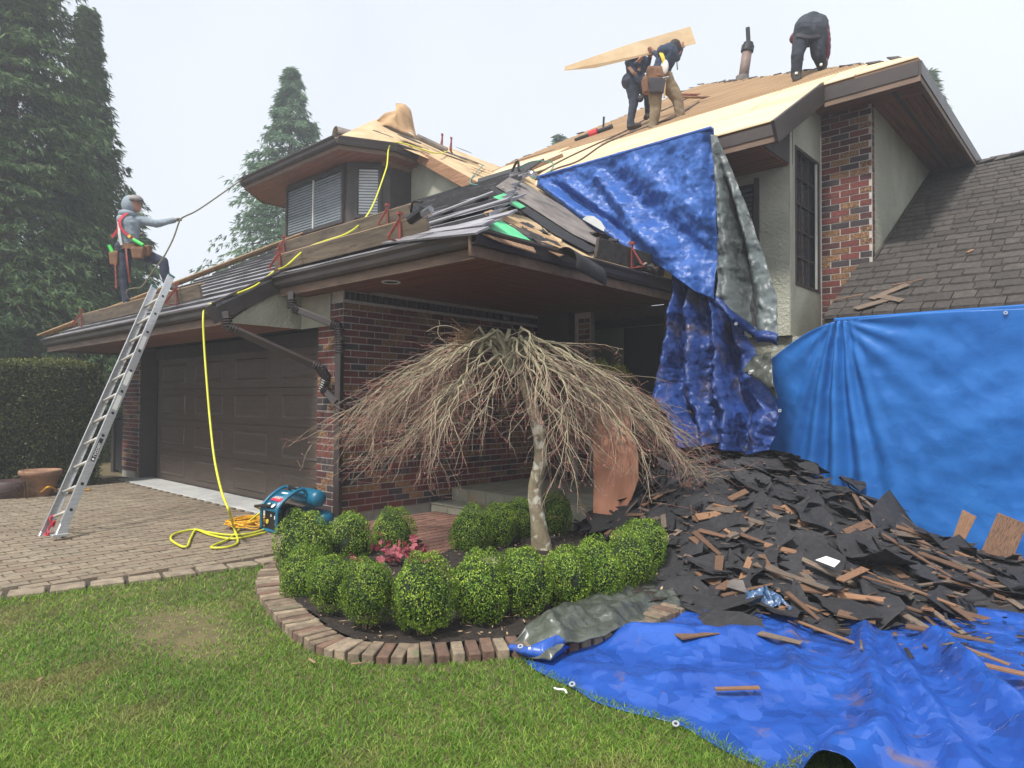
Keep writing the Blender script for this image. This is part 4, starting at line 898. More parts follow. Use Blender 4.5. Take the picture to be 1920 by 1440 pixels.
def t4f(U, Vv):
    X0 = lerp(-2.78, 1.8, U); e = np.interp(X0, [p[0] for p in FE], [p[1] for p in FE]); Y = lerp(e, 8.0, Vv**1.4); X = X0-.16*(1-U)*Vv**.8*3.0*np.clip(1-U*2, 0, 1)
    Y = Y+.012*np.sin(X*11)*(1-Vv)
    return np.stack([X, Y, t4h(X, Y)], -1)
sheet('sheet', 260, 260, t4f, ['tarp_ground', 'tarp_olive'], t4, solid=.004, matoff=1)
def foldf(U, Vv):
    a = polyline_u([at_z(x, y, z) for x, y, z in ((956, 1207, .07), (985, 1170, .14), (1050, 1132, .16), (1120, 1108, .14), (1180, 1092, .10), (1245, 1096, .06))], U)
    c = polyline_u([at_z(x, y, z) for x, y, z in ((962, 1222, .03), (1032, 1238, .05), (1060, 1205, .10), (1135, 1190, .08), (1215, 1160, .06), (1290, 1142, .05))], U)
    P = lerp(a, c, Vv[..., None]); P[..., 2] += .07*np.sin(np.pi*Vv)*sstep(0, .25, U)*(1-.5*U)+.05*crumple(P[..., 0]*1.1, P[..., 1]*1.1, 44, 10, 6, 26)*np.sin(np.pi*np.clip(Vv, .05, .95))**.5
    return P
sheet('turned_back_edge', 110, 60, foldf, ['tarp_olive', 'tarp_ground'], t4, solid=.004, matoff=1, flip=True)
def fold2(U, Vv):
    a = polyline_u([at_z(x, y, z) for x, y, z in ((957, 1207, .075), (990, 1213, .09), (1020, 1200, .12), (1045, 1190, .14), (1060, 1200, .12))], U)
    c = polyline_u([at_z(x, y, z) for x, y, z in ((958, 1222, .01), (990, 1232, .02), (1030, 1240, .02), (1050, 1228, .03), (1070, 1212, .06))], U)
    P = lerp(a, c, Vv[..., None]); P[..., 1] -= .03*np.sin(np.pi*Vv); return P
sheet('turned_up_corner', 40, 12, fold2, 'tarp_ground', t4, solid=.004)
for x, y, z in ((980, 1214, .10), (1077, 1285, .03), (1271, 1359, .02)): grommet(at_z(x, y, z)+np.array([.0, -.02, .012]), (.15, -.45, .9), t4)

# ================================================================ debris pile
CP = np.array([(-4.7, 7.2, .25), (-4.2, 7.2, .60), (-3.9, 7.2, .80), (-3.47, 7.2, .95), (-3.1, 7.2, .92), (-2.64, 7.2, .83), (-2.03, 7.2, .56), (-1.56, 7.2, .27), (-1.14, 7.2, .13), (-.4, 7.3, .03),
               (-3.6, 6.3, .60), (-3.0, 6.0, .50), (-2.4, 6.0, .42), (-1.7, 6.0, .2), (-1.2, 6, .08), (-3.2, 5.3, .22), (-2.6, 5.1, .17), (-2.0, 5.1, .12), (-1.5, 5.2, .07), (-4.25, 6.2, .22), (-3.8, 5.6, .15), (-3.3, 4.8, .02),
               (-2.4, 4.55, .02), (-1.6, 4.6, .01), (-.9, 5, .0), (-.5, 6, 0), (.1, 7, 0), (-2, 8, .4), (-3, 8, .75), (-4.4, 8, .5), (-.5, 8, .02), (-4.9, 6.3, 0), (-4.3, 5.4, 0)])
def tps(r): return np.where(r > 1e-9, r*r*np.log(r+1e-12), 0)
_K = tps(np.hypot(CP[:, None, 0]-CP[None, :, 0], CP[:, None, 1]-CP[None, :, 1]))+np.eye(len(CP))*.02
_A = np.block([[_K, np.c_[np.ones(len(CP)), CP[:, :2]]], [np.r_[np.ones((1, len(CP))), CP[:, :2].T], np.zeros((3, 3))]]); _W = np.linalg.solve(_A, np.r_[CP[:, 2], 0, 0, 0])
def ph(x, y):
    x, y = np.asarray(x, float), np.asarray(y, float); r = np.hypot(x[..., None]-CP[:, 0], y[..., None]-CP[:, 1]); return tps(r)@_W[:len(CP)]+_W[-3]+_W[-2]*x+_W[-1]*y
pile = thing('debris_pile', 'heap of torn black roofing felt and broken cedar shakes against the tarps', 'debris pile', (-2.6, 6, 0))
def pilef(U, Vv):
    X = lerp(-4.8, .2, U); Y = lerp(4.4, 7.75, Vv); Z = ph(X, Y)-.03+.03*crumple(X, Y, 6, 8, 8, 30); return np.stack([X, Y, Z], -1)
tag(sheet('felt_mass', 130, 90, pilef, 'felt_black', pile, smooth=False, mask=lambda U, Vv: ph(lerp(-4.8, .2, U), lerp(4.4, 7.75, Vv)) > .03), kind='stuff')
fms = []
for k in range(14):
    P = ragged(random.choice([9, 11, 13]), 1, random.uniform(.5, .9), 900+k, .42); b = bmesh.new(); r0 = random.uniform(-.25, .35)
    cx_ = [b.verts.new((a, c, 0)) for a, c in P]; b.faces.new(cx_); bmesh.ops.triangulate(b, faces=b.faces); bmesh.ops.subdivide_edges(b, edges=b.edges, cuts=1, use_grid_fill=False)
    for v in b.verts: v.co.x += random.uniform(-.06, .06); v.co.y += random.uniform(-.06, .06); v.co.z = r0*v.co.x**2+random.uniform(-.07, .07)+.12*math.sin(2.3*v.co.y+k)
    e = bmesh.ops.extrude_face_region(b, geom=b.faces[:])
    for v in [g_ for g_ in e['geom'] if isinstance(g_, bmesh.types.BMVert)]: v.co.z -= .018
    bmesh.ops.recalc_face_normals(b, faces=b.faces); me = bpy.data.meshes.new('felt_scrap'); b.to_mesh(me); b.free(); me.materials.append(MAT['felt_black']); fms.append(me)
wms = []
for mat in ('cedar_new', 'cedar_mid', 'cedar_weathered', 'cedar_mid'):
    for k in range(3):
        w0, w1 = random.uniform(.6, 1), random.uniform(.5, 1.1); b = MB(); t_ = .5
        b.add([(-.5, -.5*w0, 0), (.5+random.uniform(-.03, .05), -.5*w1, 0), (.5+random.uniform(-.05, .05), .5*w1, 0), (-.5+random.uniform(-.06, .02), .5*w0, 0)]+[(-.5, -.5*w0, t_*.9), (.5, -.5*w1, t_*.35), (.5, .5*w1, t_*.4), (-.5, .5*w0, t_)],
              [(3, 2, 1, 0), (4, 5, 6, 7), (0, 1, 5, 4), (1, 2, 6, 5), (2, 3, 7, 6), (3, 0, 4, 7)]); wms.append(b.mesh('broken_shake', mat))
def pnorm(x, y):
    e = .12; return Vector((-(ph(x+e, y)-ph(x-e, y))/(2*e), -(ph(x, y+e)-ph(x, y-e))/(2*e), 1)).normalized()
def lay(o, x, y, z, yaw, tilt, nrm=None):
    n = nrm or pnorm(x, y); n = (n+Vector((random.gauss(0, tilt), random.gauss(0, tilt), 0))).normalized(); t = Vector((math.cos(yaw), math.sin(yaw), 0)); t = (t-n*t.dot(n)).normalized()
    o.rotation_mode = 'QUATERNION'; o.rotation_quaternion = Matrix((t, n.cross(t), n)).transposed().to_quaternion(); o.location = (x, y, z)
k = 0
while k < 285:
    x, y = random.uniform(-4.7, -.1), random.uniform(4.5, 7.55); hh = float(ph(x, y))
    if hh < .015 or (x < -3.9 and y < 5.9): continue
    sc_ = random.uniform(.10, .22)*(1.7 if random.random() < .4 else 1); o = link('felt_scrap', random.choice(fms), None, pile); lay(o, x, y, hh+random.uniform(.0, .06), random.uniform(0, 6.28), .22); o.scale = (sc_, sc_, min(sc_, .22)); k += 1
for (px, py, sc_) in ((1250, 960, .42), (1320, 925, .5), (1290, 1000, .4), (1400, 900, .5), (1480, 925, .5), (1560, 960, .45), (1330, 1070, .34), (1420, 985, .38), (1640, 1000, .4), (1260, 1050, .36), (1370, 1110, .34), (1500, 1010, .36), (1690, 1075, .34), (1600, 1150, .3), (1200, 965, .36)):
    p = at_z(px, py, .3)
    for it in range(12): p = at_z(px, py, float(ph(p[0], p[1]))+.06)
    o = link('felt_scrap', random.choice(fms), None, pile); lay(o, p[0], p[1], float(ph(p[0], p[1]))+.07, random.uniform(0, 6.28), .10); o.scale = (sc_, sc_, .16)
k = 0
while k < 118:
    x, y = random.uniform(-4.2, 0), random.uniform(4.4, 7.5); hh = float(ph(x, y)); wgt = .25 if y > 6.4 and x < -2 else 1
    if hh < .008 or random.random() > wgt or (x < -3.7 and y < 5.9): continue
    o = link('broken_shake', random.choice(wms), None, pile); yaw = random.gauss(-.45, .7) if random.random() < .8 else random.uniform(0, 6.28)
    lay(o, x, y, hh+random.uniform(.03, .085), yaw, .16); o.scale = (random.uniform(.14, .48), random.uniform(.035, .11), random.uniform(.018, .034)); k += 1
# a few big pieces that stand out
for (px, py, L_, W_, yaw, mi, lf) in ((1530, 1035, .75, .05, -.35, 0, .12), (1480, 1090, .6, .07, -.25, 2, .11), (1600, 1095, .42, .09, 1.45, 0, .12), (1580, 1000, .5, .08, -.9, 1, .12), (1410, 1055, .45, .06, -1.1, 0, .12), (1650, 1030, .8, .05, -.5, 1, .12), (1340, 1010, .35, .05, -1.2, 0, .12), (1730, 1060, .9, .05, -.55, 1, .1), (1620, 1130, .35, .13, .5, 0, .08), (1560, 1120, .4, .12, .5, 1, .08), (1700, 1110, .7, .06, -.4, 0, .08), (1800, 1060, .6, .08, .0, 2, .06)):
    p = at_z(px, py, .3)
    for it in range(12): p = at_z(px, py, float(ph(p[0], p[1]))+.05)
    o = link('broken_shake', wms[mi*3], None, pile); lay(o, p[0], p[1], float(ph(p[0], p[1]))+lf, yaw, .08); o.scale = (L_, W_, .025)
def on_ground(x, y): p = at_z(x, y, .06); return p
loose = [('brown cedar shake lying alone on the blue ground tarp', 1308, 1190, .26, .13, .95, 3), ('thin dark cedar sliver lying near the tarp front edge', 1382, 1292, .22, .035, .75, 1), ('dark weathered strip on the tarp below the crumpled plastic', 1462, 1197, .26, .06, -.1, 6),
         ('long cedar strip sticking out from the pile onto the tarp', 1545, 1185, .5, .035, -.5, 1), ('split pale cedar piece at the right front of the tarp', 1825, 1222, .36, .06, -.35, 0), ('wide brown shake lying on the tarp at the right edge', 1780, 1190, .45, .09, .1, 3), ('brown shake cut off by the right edge of the picture', 1905, 1262, .3, .08, -.15, 0)]
for lab, px, py, L_, W_, yaw, mi in loose:
    p = on_ground(px, py)
    for it in range(6): z = float(t4h(np.array(p[0]), np.array(p[1])))+.04; p = at_z(px, py, z)
    o = link('cedar_shake', wms[mi], None); o.location = V3(p); o.rotation_euler = (random.uniform(-.05, .05), random.uniform(-.08, .08), yaw); o.scale = (L_, W_, .022); tag(o, lab, 'shake', 'cedar shakes lying loose on the ground tarp')
for lab, px, py, L_, W_, tilt, yaw in (('narrow cedar board leaning against the wall tarp', 1800, 1005, .42, .12, 1.15, .5), ('wide cedar board leaning on the wall tarp at the far right', 1878, 1020, .46, .24, 1.2, .35)):
    o = link('cedar_board', wms[4 if W_ > .2 else 1], None); p = at_y(px, py, 7.62); o.location = V3(p); o.rotation_mode = 'QUATERNION'
    t = Vector((.28, .35, .9)).normalized(); n = Vector((.0, -1, .35)); n = (n-t*n.dot(t)).normalized(); o.rotation_quaternion = Matrix((t, n.cross(t), n)).transposed().to_quaternion(); o.scale = (L_*1.1, W_, .03); tag(o, lab, 'board', 'boards leaning on the wall tarp')
r = np.random.default_rng(61); ct, tt_ = [], []
while len(ct) < 420:
    x, y = r.uniform(-3.1, .3), r.uniform(3.9, 7.2); hh = float(ph(x, y))
    if r.random() > math.exp(-max(0, 4.9-y)*2.2): continue
    ct.append((x, y, max(hh+.05, float(t4h(np.array(x), np.array(y)))+.006)+r.uniform(0, .02))); tt_.append(r.normal(size=3)*[1, 1, .15])
n = len(ct); c = np.array(ct); t = np.array(tt_); t /= np.linalg.norm(t, axis=1, keepdims=True); s = np.cross(t, [0, 0, 1]); L_ = r.uniform(.012, .06, (n, 1)); W_ = r.uniform(.004, .018, (n, 1)); u3 = np.array([0, 0, .004])
V = np.stack([c-t*L_-s*W_, c+t*L_-s*W_, c+t*L_+s*W_, c-t*L_+s*W_, c-t*L_-s*W_+u3, c+t*L_-s*W_+u3, c+t*L_+s*W_+u3, c-t*L_+s*W_+u3], 1).reshape(-1, 3); b8 = np.arange(n)[:, None]*8
F = np.concatenate([b8+np.array([q]) for q in ((3, 2, 1, 0), (4, 5, 6, 7), (0, 1, 5, 4), (1, 2, 6, 5), (2, 3, 7, 6), (3, 0, 4, 7))]); tag(npmesh('splinters', V, F, ['cedar_mid', 'felt_black', 'cedar_weathered'], pile, midx=np.tile(r.integers(0, 3, n), 6)), kind='stuff')
# shakes dropped on the wing roof
for lab, px, py, L_, W_, yaw, mi in (('upper cedar shake of the loose heap on the wing roof', 1668, 547, .42, .1, .85, 6), ('lower split shake of the loose heap on the wing roof', 1636, 570, .36, .11, .75, 7), ('short cedar shake lying crosswise on the wing roof', 1672, 560, .28, .09, -.7, 6), ('small orange chip lying high on the wing roof', 1819, 471, .09, .05, 1.1, 0), ('thin splinter left of the loose shakes on the wing roof', 1592, 557, .3, .02, .5, 0), ('thin splinter right of the loose shakes on the wing roof', 1700, 530, .3, .02, .35, 0)):
    p = Wp(px, py, .07); o = link('fallen_shake', wms[mi], None); lay(o, p[0], p[1], p[2], yaw, .02, Vector((0, -.587, 1)).normalized()); o.scale = (L_, W_, .02); tag(o, lab, 'shake', 'loose shakes on the wing roof')
# odds and ends on the pile
def plast(U, Vv):
    p = at_z(1432, 1130, .1); a = U*6.28; r_ = .12*np.sqrt(Vv)*(1+.25*np.sin(5*a)); X = p[0]+r_*np.cos(a)*1.3; Y = p[1]+r_*np.sin(a)*.7; Z = .10+.09*(1-Vv)*np.abs(np.sin(3*a+Vv*4))+.025*np.sin(9*a+3*Vv)+.012*np.sin(23*a); return np.stack([X, Y, Z], -1)
o = sheet('crumpled_plastic', 40, 12, plast, 'polythene_blue', None, solid=.002, smooth=False); tag(o, 'crumpled pale blue plastic sheet at the front foot of the debris pile', 'plastic')
p = at_z(1553, 1052, .3); 
for it in range(12): p = at_z(1553, 1052, float(ph(p[0], p[1]))+.09)
o = MB().slab([(-.08, -.05, 0), (.1, -.04, 0), (.07, .05, 0), (-.06, .04, 0)], (0, 0, .004)).build('white_scrap', 'white_paint'); o.location = V3(p); o.rotation_euler = (.35, .1, -.5); tag(o, 'small white plastic scrap on the debris pile', 'scrap')
p = at_z(1392, 1100, .2)
for it in range(12): p = at_z(1392, 1100, float(ph(p[0], p[1]))+.09)
P = ragged(7, .11, .09, 77, .15); o = MB().slab([(a, c, 0) for a, c in P], (0, 0, .006)).build('grey_scrap', 'felt_grey'); o.location = V3(p); o.rotation_euler = (.3, 0, .4); tag(o, 'light grey felt patch on the front of the debris pile', 'scrap')
o = MB().tube(catmull([(0, 0, 0), (.015, .015, .01), (.02, .05, .008), (.04, .07, .004)], 5), .005, 6).build('white_rag', 'white_paint'); o.location = V3(at_z(1063, 1300, .04)); o.rotation_euler = (0, 0, 2.1); tag(o, 'small white twist of plastic at the tarp edge on the lawn', 'scrap')
# leaning reddish plywood board by the tree
bd = MB(); bq = [(1090, 760), (1096, 800), (1112, 900), (1126, 1012), (1150, 985), (1160, 955), (1172, 965), (1186, 935), (1194, 900), (1186, 850), (1165, 800), (1150, 755)]
bp = [at_y(x, y, 6.05) for x, y in bq]
bd.slab([p+np.array([0, (p[2]-.6)*.25, 0]) for p in bp], (0, .016, 0)); o = bd.build('leaning_board', 'board_red'); tag(o, 'broken reddish plywood board leaning between the weeping tree and the debris', 'board')
bd = MB().slab([at_y(x, y, 6.6) for x, y in ((1165, 765), (1180, 772), (1212, 810), (1200, 812))], (0, .02, 0)); o = bd.build('leaning_board', 'cedar_new'); tag(o, 'small orange board end showing behind the weeping twigs', 'board')

# ================================================================ plants
def quads(c, t, n, L_, W_):
    # rhombic leaves: centre c, direction t, normal n, half length L_, half width W_
    t = t/np.linalg.norm(t, axis=1, keepdims=True); s = np.cross(t, n); s /= np.linalg.norm(s, axis=1, keepdims=True)+1e-9
    L_ = np.asarray(L_).reshape(-1, 1); W_ = np.asarray(W_).reshape(-1, 1)
    V = np.stack([c-t*L_, c+s*W_, c+t*L_, c-s*W_], 1).reshape(-1, 3); F = np.arange(len(c)*4).reshape(-1, 4); return V, F
def shrub_mesh(seed):
    r = np.random.default_rng(seed); N_ = 9500; d = r.normal(size=(N_, 3)); d /= np.linalg.norm(d, axis=1, keepdims=True); d = d[d[:, 2] > -.85]; N_ = len(d)
    lump = .5*(1+.17*fbm(d[:, 0]*4+seed, d[:, 1]*4+d[:, 2]*3, seed)+.05*fbm(d[:, 0]*13, d[:, 1]*13+d[:, 2]*11, seed+1)); rad = lump*(1-np.abs(r.normal(0, .09, N_))); c = d*rad[:, None]; c[:, 2] *= 1.06
    n = d+r.normal(0, .55, (N_, 3)); n /= np.linalg.norm(n, axis=1, keepdims=True); t = r.normal(size=(N_, 3))+d*.8; t -= n*np.sum(t*n, 1, keepdims=True)
    V, F = quads(c, t, n, r.uniform(.012, .021, N_), r.uniform(.008, .013, N_)); rnd = np.clip(r.beta(2, 2.4, N_)+.16*fbm(d[:, 0]*5, d[:, 1]*5+d[:, 2]*6, seed+7), 0, 1)
    return npmesh('foliage', V, F, 'leaf_box', attr={'rnd': np.repeat(rnd, 4)}, ret_mesh=True)
shr = [shrub_mesh(s) for s in (11, 12, 13, 14)]
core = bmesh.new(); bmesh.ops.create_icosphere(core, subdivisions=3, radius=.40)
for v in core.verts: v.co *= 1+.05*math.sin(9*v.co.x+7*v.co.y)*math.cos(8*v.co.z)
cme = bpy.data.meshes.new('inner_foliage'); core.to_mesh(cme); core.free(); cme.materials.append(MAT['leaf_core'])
stm = MB()
for k in range(7):
    a = k*.9; stm.tube([(.03*math.cos(a), .03*math.sin(a), -.72), (.08*math.cos(a), .08*math.sin(a), -.5), (.22*math.cos(a+.2), .22*math.sin(a+.2), -.25)], [.022, .017, .012], 5)
stme = stm.mesh('stem', 'stem')
SH = [(562, 968, 1072, 100, 'tall leftmost boxwood ball nearest the teal compressor'), (563, 1030, 1125, 88, 'boxwood ball at the left curve of the bed, behind the front row'), (611, 1045, 1172, 82, 'front row boxwood ball, third from the left'),
      (683, 1052, 1197, 98, 'front row boxwood with bare forked stem, left of the biggest ball'), (787, 1050, 1205, 116, 'biggest boxwood ball at the very front of the bed'), (895, 1042, 1182, 106, 'front row boxwood just right of the biggest ball'),
      (982, 1032, 1168, 98, 'front row boxwood below the weeping tree trunk'), (1062, 1032, 1150, 88, 'boxwood right of the tree trunk in the front row'), (1120, 1020, 1135, 92, 'boxwood beside the grey tarp fold'), (1180, 1000, 1112, 92, 'second to last boxwood at the right end of the row'),
      (1212, 975, 1085, 84, 'rightmost boxwood touching the debris pile'), (648, 964, 1052, 84, 'back row boxwood at the foot of the brick corner'), (733, 958, 1032, 76, 'back row boxwood in front of the concrete footing'),
      (880, 952, 1040, 76, 'dark boxwood at the path beside the slate steps'), (936, 945, 1030, 68, 'dark boxwood between the steps and the tree trunk'), (976, 936, 1015, 66, 'dark boxwood just left of the tree trunk'), (1042, 928, 1010, 62, 'dark boxwood just right behind the tree trunk')]
for k, (x, yt, yb, wd, lab) in enumerate(SH):
    p = at_z(x, yb, .03); d = depth(p); Wm = wd*1.07/FPX*d; top = at_d(x, yt, d)[2]; H_ = min(top, Wm*1.32); zc = top-Wm*.60
    root = thing('boxwood_shrub', lab, 'shrub', (p[0]+CF[0]*Wm*.25, p[1]+CF[1]*Wm*.25, zc), 'clipped boxwood balls round the bed', rz=random.uniform(0, 6))
    sc_ = (Wm, Wm, Wm*random.uniform(1.12, 1.22))
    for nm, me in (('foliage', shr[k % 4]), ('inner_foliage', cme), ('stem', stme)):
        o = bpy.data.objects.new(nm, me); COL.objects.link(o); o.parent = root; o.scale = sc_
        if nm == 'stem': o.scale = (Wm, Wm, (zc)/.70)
def np_tubes(polys, radii, n=3):
    # polys: list of (k,3), radii: list of (k,)
    VV, FF, base = [], [], 0
    for P, R in zip(polys, radii):
        P = np.asarray(P); k = len(P); T = np.gradient(P, axis=0); T /= np.linalg.norm(T, axis=1, keepdims=True)+1e-9
        ref = np.array([.3, .5, .81]); A = np.cross(T, ref); A /= np.linalg.norm(A, axis=1, keepdims=True)+1e-9; B = np.cross(T, A); th = np.arange(n)*2*math.pi/n
        V = P[:, None, :]+(A[:, None, :]*np.cos(th)[None, :, None]+B[:, None, :]*np.sin(th)[None, :, None])*np.asarray(R)[:, None, None]
        VV.append(V.reshape(-1, 3)); i = (np.arange(k-1)[:, None]*n+np.arange(n)[None, :]); j = (np.arange(k-1)[:, None]*n+(np.arange(n)[None, :]+1) % n)
        FF.append(np.stack([i, j, j+n, i+n], -1).reshape(-1, 4)+base); base += k*n
    return np.concatenate(VV), np.concatenate(FF)
# --- weeping tree
tb = at_z(1020, 1040, .0); wt = thing('weeping_tree', 'bare weeping tree with mottled trunk and umbrella of drooping pale twigs', 'tree', (tb[0], tb[1], 0)); td = depth(tb)
tp = catmull([at_d(1018, 1045, td), at_d(1010, 985, td), at_d(1003, 920, td), at_d(1014, 850, td), at_d(1000, 770, td), at_d(975, 705, td), at_d(962, 668, td)], 6); K_ = len(tp)
MB().tube(tp, [lerp(.115, .075, min(1, i/7)) if i < 7 else lerp(.075, .045, (i-7)/(K_-7)) for i in range(K_)], 12).build('trunk', 'bark_lichen', wt, smooth=True)
r = np.random.default_rng(5)
limbs, lrad, secs, srad, twg, trad, tips = [], [], [], [], [], [], []
R2 = np.array([CR[0], CR[1], 0])/np.hypot(CR[0], CR[1]); F2 = np.array([CF[0], CF[1], 0])/np.hypot(CF[0], CF[1])
def grow(p, d, n, step, grav, wob, out=None, zmin=.5):
    P = [p]; d = d/np.linalg.norm(d)
    for i in range(n):
        d = d+np.array([0, 0, -grav])+r.normal(0, wob, 3)
        if out is not None: d = d+out*.03
        d /= np.linalg.norm(d); q = P[-1]+d*step
        if q[2] < zmin: d[2] = abs(d[2])*.2; q = P[-1]+d*step
        P.append(q)
    return np.array(P)
HD = np.array(tp[-1]); ZT = at_d(962, 622, td)[2]
for i in range(40):
    ph_ = i*2.39996+r.uniform(-.25, .25); out = R2*math.cos(ph_)+F2*math.sin(ph_)*.74; lat_ = np.array([-out[1], out[0], 0]); Rm = r.uniform(.75, 1.0)*(1.62 if math.cos(ph_) < 0 else 1.72); lay_ = r.uniform(0, .34)*(i % 3 > 0)
    n = 22; s_a = np.linspace(0, 1, n); rr = Rm*s_a; wob = np.cumsum(r.normal(0, .036, n)); wz = np.cumsum(r.normal(0, .016, n)); rise = np.clip(s_a/.14, 0, 1)
    zc = (ZT-lay_)-.72*(np.sqrt(rr**2+.25)-.5)-.11*(rr/1.5)**3+wz; zc = HD[2]-.12*(i % 4)*.5+(zc-(HD[2]-.12*(i % 4)*.5))*(rise**.7)
    P = HD[None, :]+(lat_*r.normal(0, .07)+out*r.uniform(-.05, .14))[None, :]+out[None, :]*rr[:, None]+lat_[None, :]*(wob*(.4+s_a))[:, None]; P[:, 2] = zc
    limbs.append(P); lrad.append(np.linspace(r.uniform(.020, .028) if i < 14 else r.uniform(.012, .018), .003, n))
    for j in range(5, n-1):
        for k in range(2 if j < 9 else 3):
            if r.random() < (.56 if math.sin(ph_) < -.35 else .36): continue
            dl = P[j]-P[j-1]; dl = dl/np.linalg.norm(dl); dd_ = dl+lat_*r.normal(0, .5)+np.array([0, 0, r.normal(-.06, .14)]); m = int(r.uniform(6, 14)); zm_ = r.uniform(.62, .95)
            Q = grow(P[j], dd_, m, .058, r.uniform(.03, .11), .13, out, zm_); secs.append(Q); srad.append(np.linspace(.0038, .0016, len(Q)))
            for q in range(2, len(Q), 2):
                if r.random() < .20: continue
                T = grow(Q[q], (Q[q]-Q[q-1])/.058+r.normal(0, .5, 3), int(r.uniform(4, 8)), .042, .07, .16, out, zm_-.08); twg.append(T); trad.append(np.linspace(.0019, .0011, len(T))); tips.append(T[-1])
            tips.append(Q[-1])
V, F = np_tubes(limbs, lrad, 6); npmesh('limb', V, F, 'branch', wt, smooth=True)['kind'] = 'stuff'
V, F = np_tubes(secs, srad, 4); npmesh('branchlet', V, F, 'twig', wt)['kind'] = 'stuff'
V, F = np_tubes(twg, trad, 3); npmesh('twig', V, F, ['twig', 'twig_red'], wt, midx=(np.arange(len(F))//18 % 5 < 3).astype(int))['kind'] = 'stuff'
tips = np.array(tips); tips = tips+r.normal(0, .006, tips.shape); t_ = r.normal(0, .4, tips.shape)+np.array([0, 0, -.6]); n_ = r.normal(size=tips.shape)
V, F = quads(tips, t_, n_, r.uniform(.008, .015, len(tips)), r.uniform(.003, .005, len(tips))); npmesh('bud', V, F, 'bud', wt)['kind'] = 'stuff'
for k, (x, y) in enumerate(((955, 617), (1003, 630), (905, 640))):
    p = at_d(x, y, td-.1); MB().tube([p-np.array([.02, .02, .12]), p], [.022, .019], 8).build('cut_stub', 'branch', wt)
nc = at_d(872, 640, td-.05); P_ = [nc+r.normal(0, .055, 3) for _ in range(260)]
V, F = np_tubes([np.array([p, p+r.normal(0, .035, 3), p+r.normal(0, .05, 3)]) for p in P_], [[.002, .002, .0015]]*260, 3); npmesh('dead_twig_clump', V, F, 'nest', wt)['kind'] = 'stuff'
V, F = np_tubes([np.array(catmull([at_d(x, y, td) for x, y in pts], 5)) for pts in (((870, 625), (845, 612), (820, 612), (800, 622)), ((822, 612), (822, 628), (838, 645)), ((825, 610), (823, 600)))], [np.linspace(.005, .003, 16), np.linspace(.004, .002, 11), np.linspace(.003, .002, 6)], 5); npmesh('stray_twig', V, F, 'twig', wt)
# --- red heuchera, fern, rocks, litter in the bed
hp = at_z(735, 1065, .04); hc = thing('heuchera', 'low pink and bronze leaved plant behind the biggest boxwood', 'plant', hp); lm = []
for k in range(3):
    b = MB(); n = 12; vs_ = [(0, 0, 0)]+[(math.cos(2*math.pi*j/n)*(1+.12*(-1)**j), math.sin(2*math.pi*j/n)*(1+.12*(-1)**j), .18+.1*(j % 2)) for j in range(n)]; b.add(vs_, [(0, 1+j, 1+(j+1) % n) for j in range(n)]); lm.append(b.mesh('leaf', 'heuchera'))
for k in range(85):
    o = bpy.data.objects.new('leaf', random.choice(lm)); COL.objects.link(o); o.parent = hc; cl = random.choice([(-.05, 0, .17, .10), (.12, .02, .14, .09), (-.1, .05, .1, .1), (.26, .1, .10, .06)]); o.location = (cl[0]+random.gauss(0, cl[3]), cl[1]+random.gauss(0, cl[3]), max(.02, cl[2]+random.gauss(0, .06))); o.rotation_euler = (random.gauss(0, .6)+.4, random.gauss(0, .6), random.uniform(0, 6)); o.scale = (random.uniform(.022, .042),)*3
def frond_plant(name, lab, p, n, hgt, mat, cat='plant', spread=.5, group=None):
    r = np.random.default_rng(int(abs(p[0]*1000))); root = thing(name, lab, cat, p, group); c, t, nn, L_, W_ = [], [], [], [], []
    for k in range(n):
        a = r.uniform(0, 6.28); d = np.array([math.cos(a)*spread, math.sin(a)*spread, 1.0])*r.uniform(.5, 1)*hgt
        for s in np.linspace(.2, 1, 14):
            for sg in (-1, 1):
                q = d*s*np.array([1, 1, 1-.25*s]); sd_ = np.array([-math.sin(a), math.cos(a), .3])*sg; c.append(q+sd_*.10*hgt*(1.05-s)); t.append(sd_+d/hgt*.8); nn.append(r.normal(size=3)); L_.append(.10*hgt); W_.append(.022*hgt)
    V, F = quads(np.array(c), np.array(t), np.array(nn), np.array(L_), np.array(W_)); npmesh('foliage', V, F, mat, root, local=True); return root
frond_plant('fern', 'small yellow green feathery plant poking out behind the left boxwoods', at_z(600, 1060, .05), 16, .22, 'fern', spread=.25)
def rock(lab, p, s):
    b = bmesh.new(); bmesh.ops.create_icosphere(b, subdivisions=3, radius=1)
    for v in b.verts: v.co *= 1+.18*math.sin(3*v.co.x+p[0]*9)+.12*math.cos(4*v.co.y-v.co.z*3)
    me = bpy.data.meshes.new('rock'); b.to_mesh(me); b.free(); me.polygons.foreach_set('use_smooth', np.ones(len(me.polygons), bool)); me.materials.append(MAT['rock']); o = link('rock', me); o.location = V3(p); o.scale = s; tag(o, lab, 'rock', 'garden rocks')
rock('rounded tan rock behind the front row boxwoods left of the trunk', at_z(912, 1065, .06), (.13, .11, .09)); rock('pale flat stone at the bed edge among the dark boxwoods', at_z(905, 1030, .04), (.12, .09, .05)); rock('small grey stone in the soil behind the left front boxwoods', at_z(590, 1170, .04), (.05, .04, .03))
cc, tt = [], []
for k in range(1500):
    x, y = random.uniform(-5.7, -2.3), random.uniform(2.3, 5.9)
    if inpoly(np.array(x), np.array(y), BEDPOLY): cc.append((x, y, .07+random.uniform(-.01, .03))); tt.append((random.gauss(0, 1), random.gauss(0, 1), random.gauss(0, .2)))
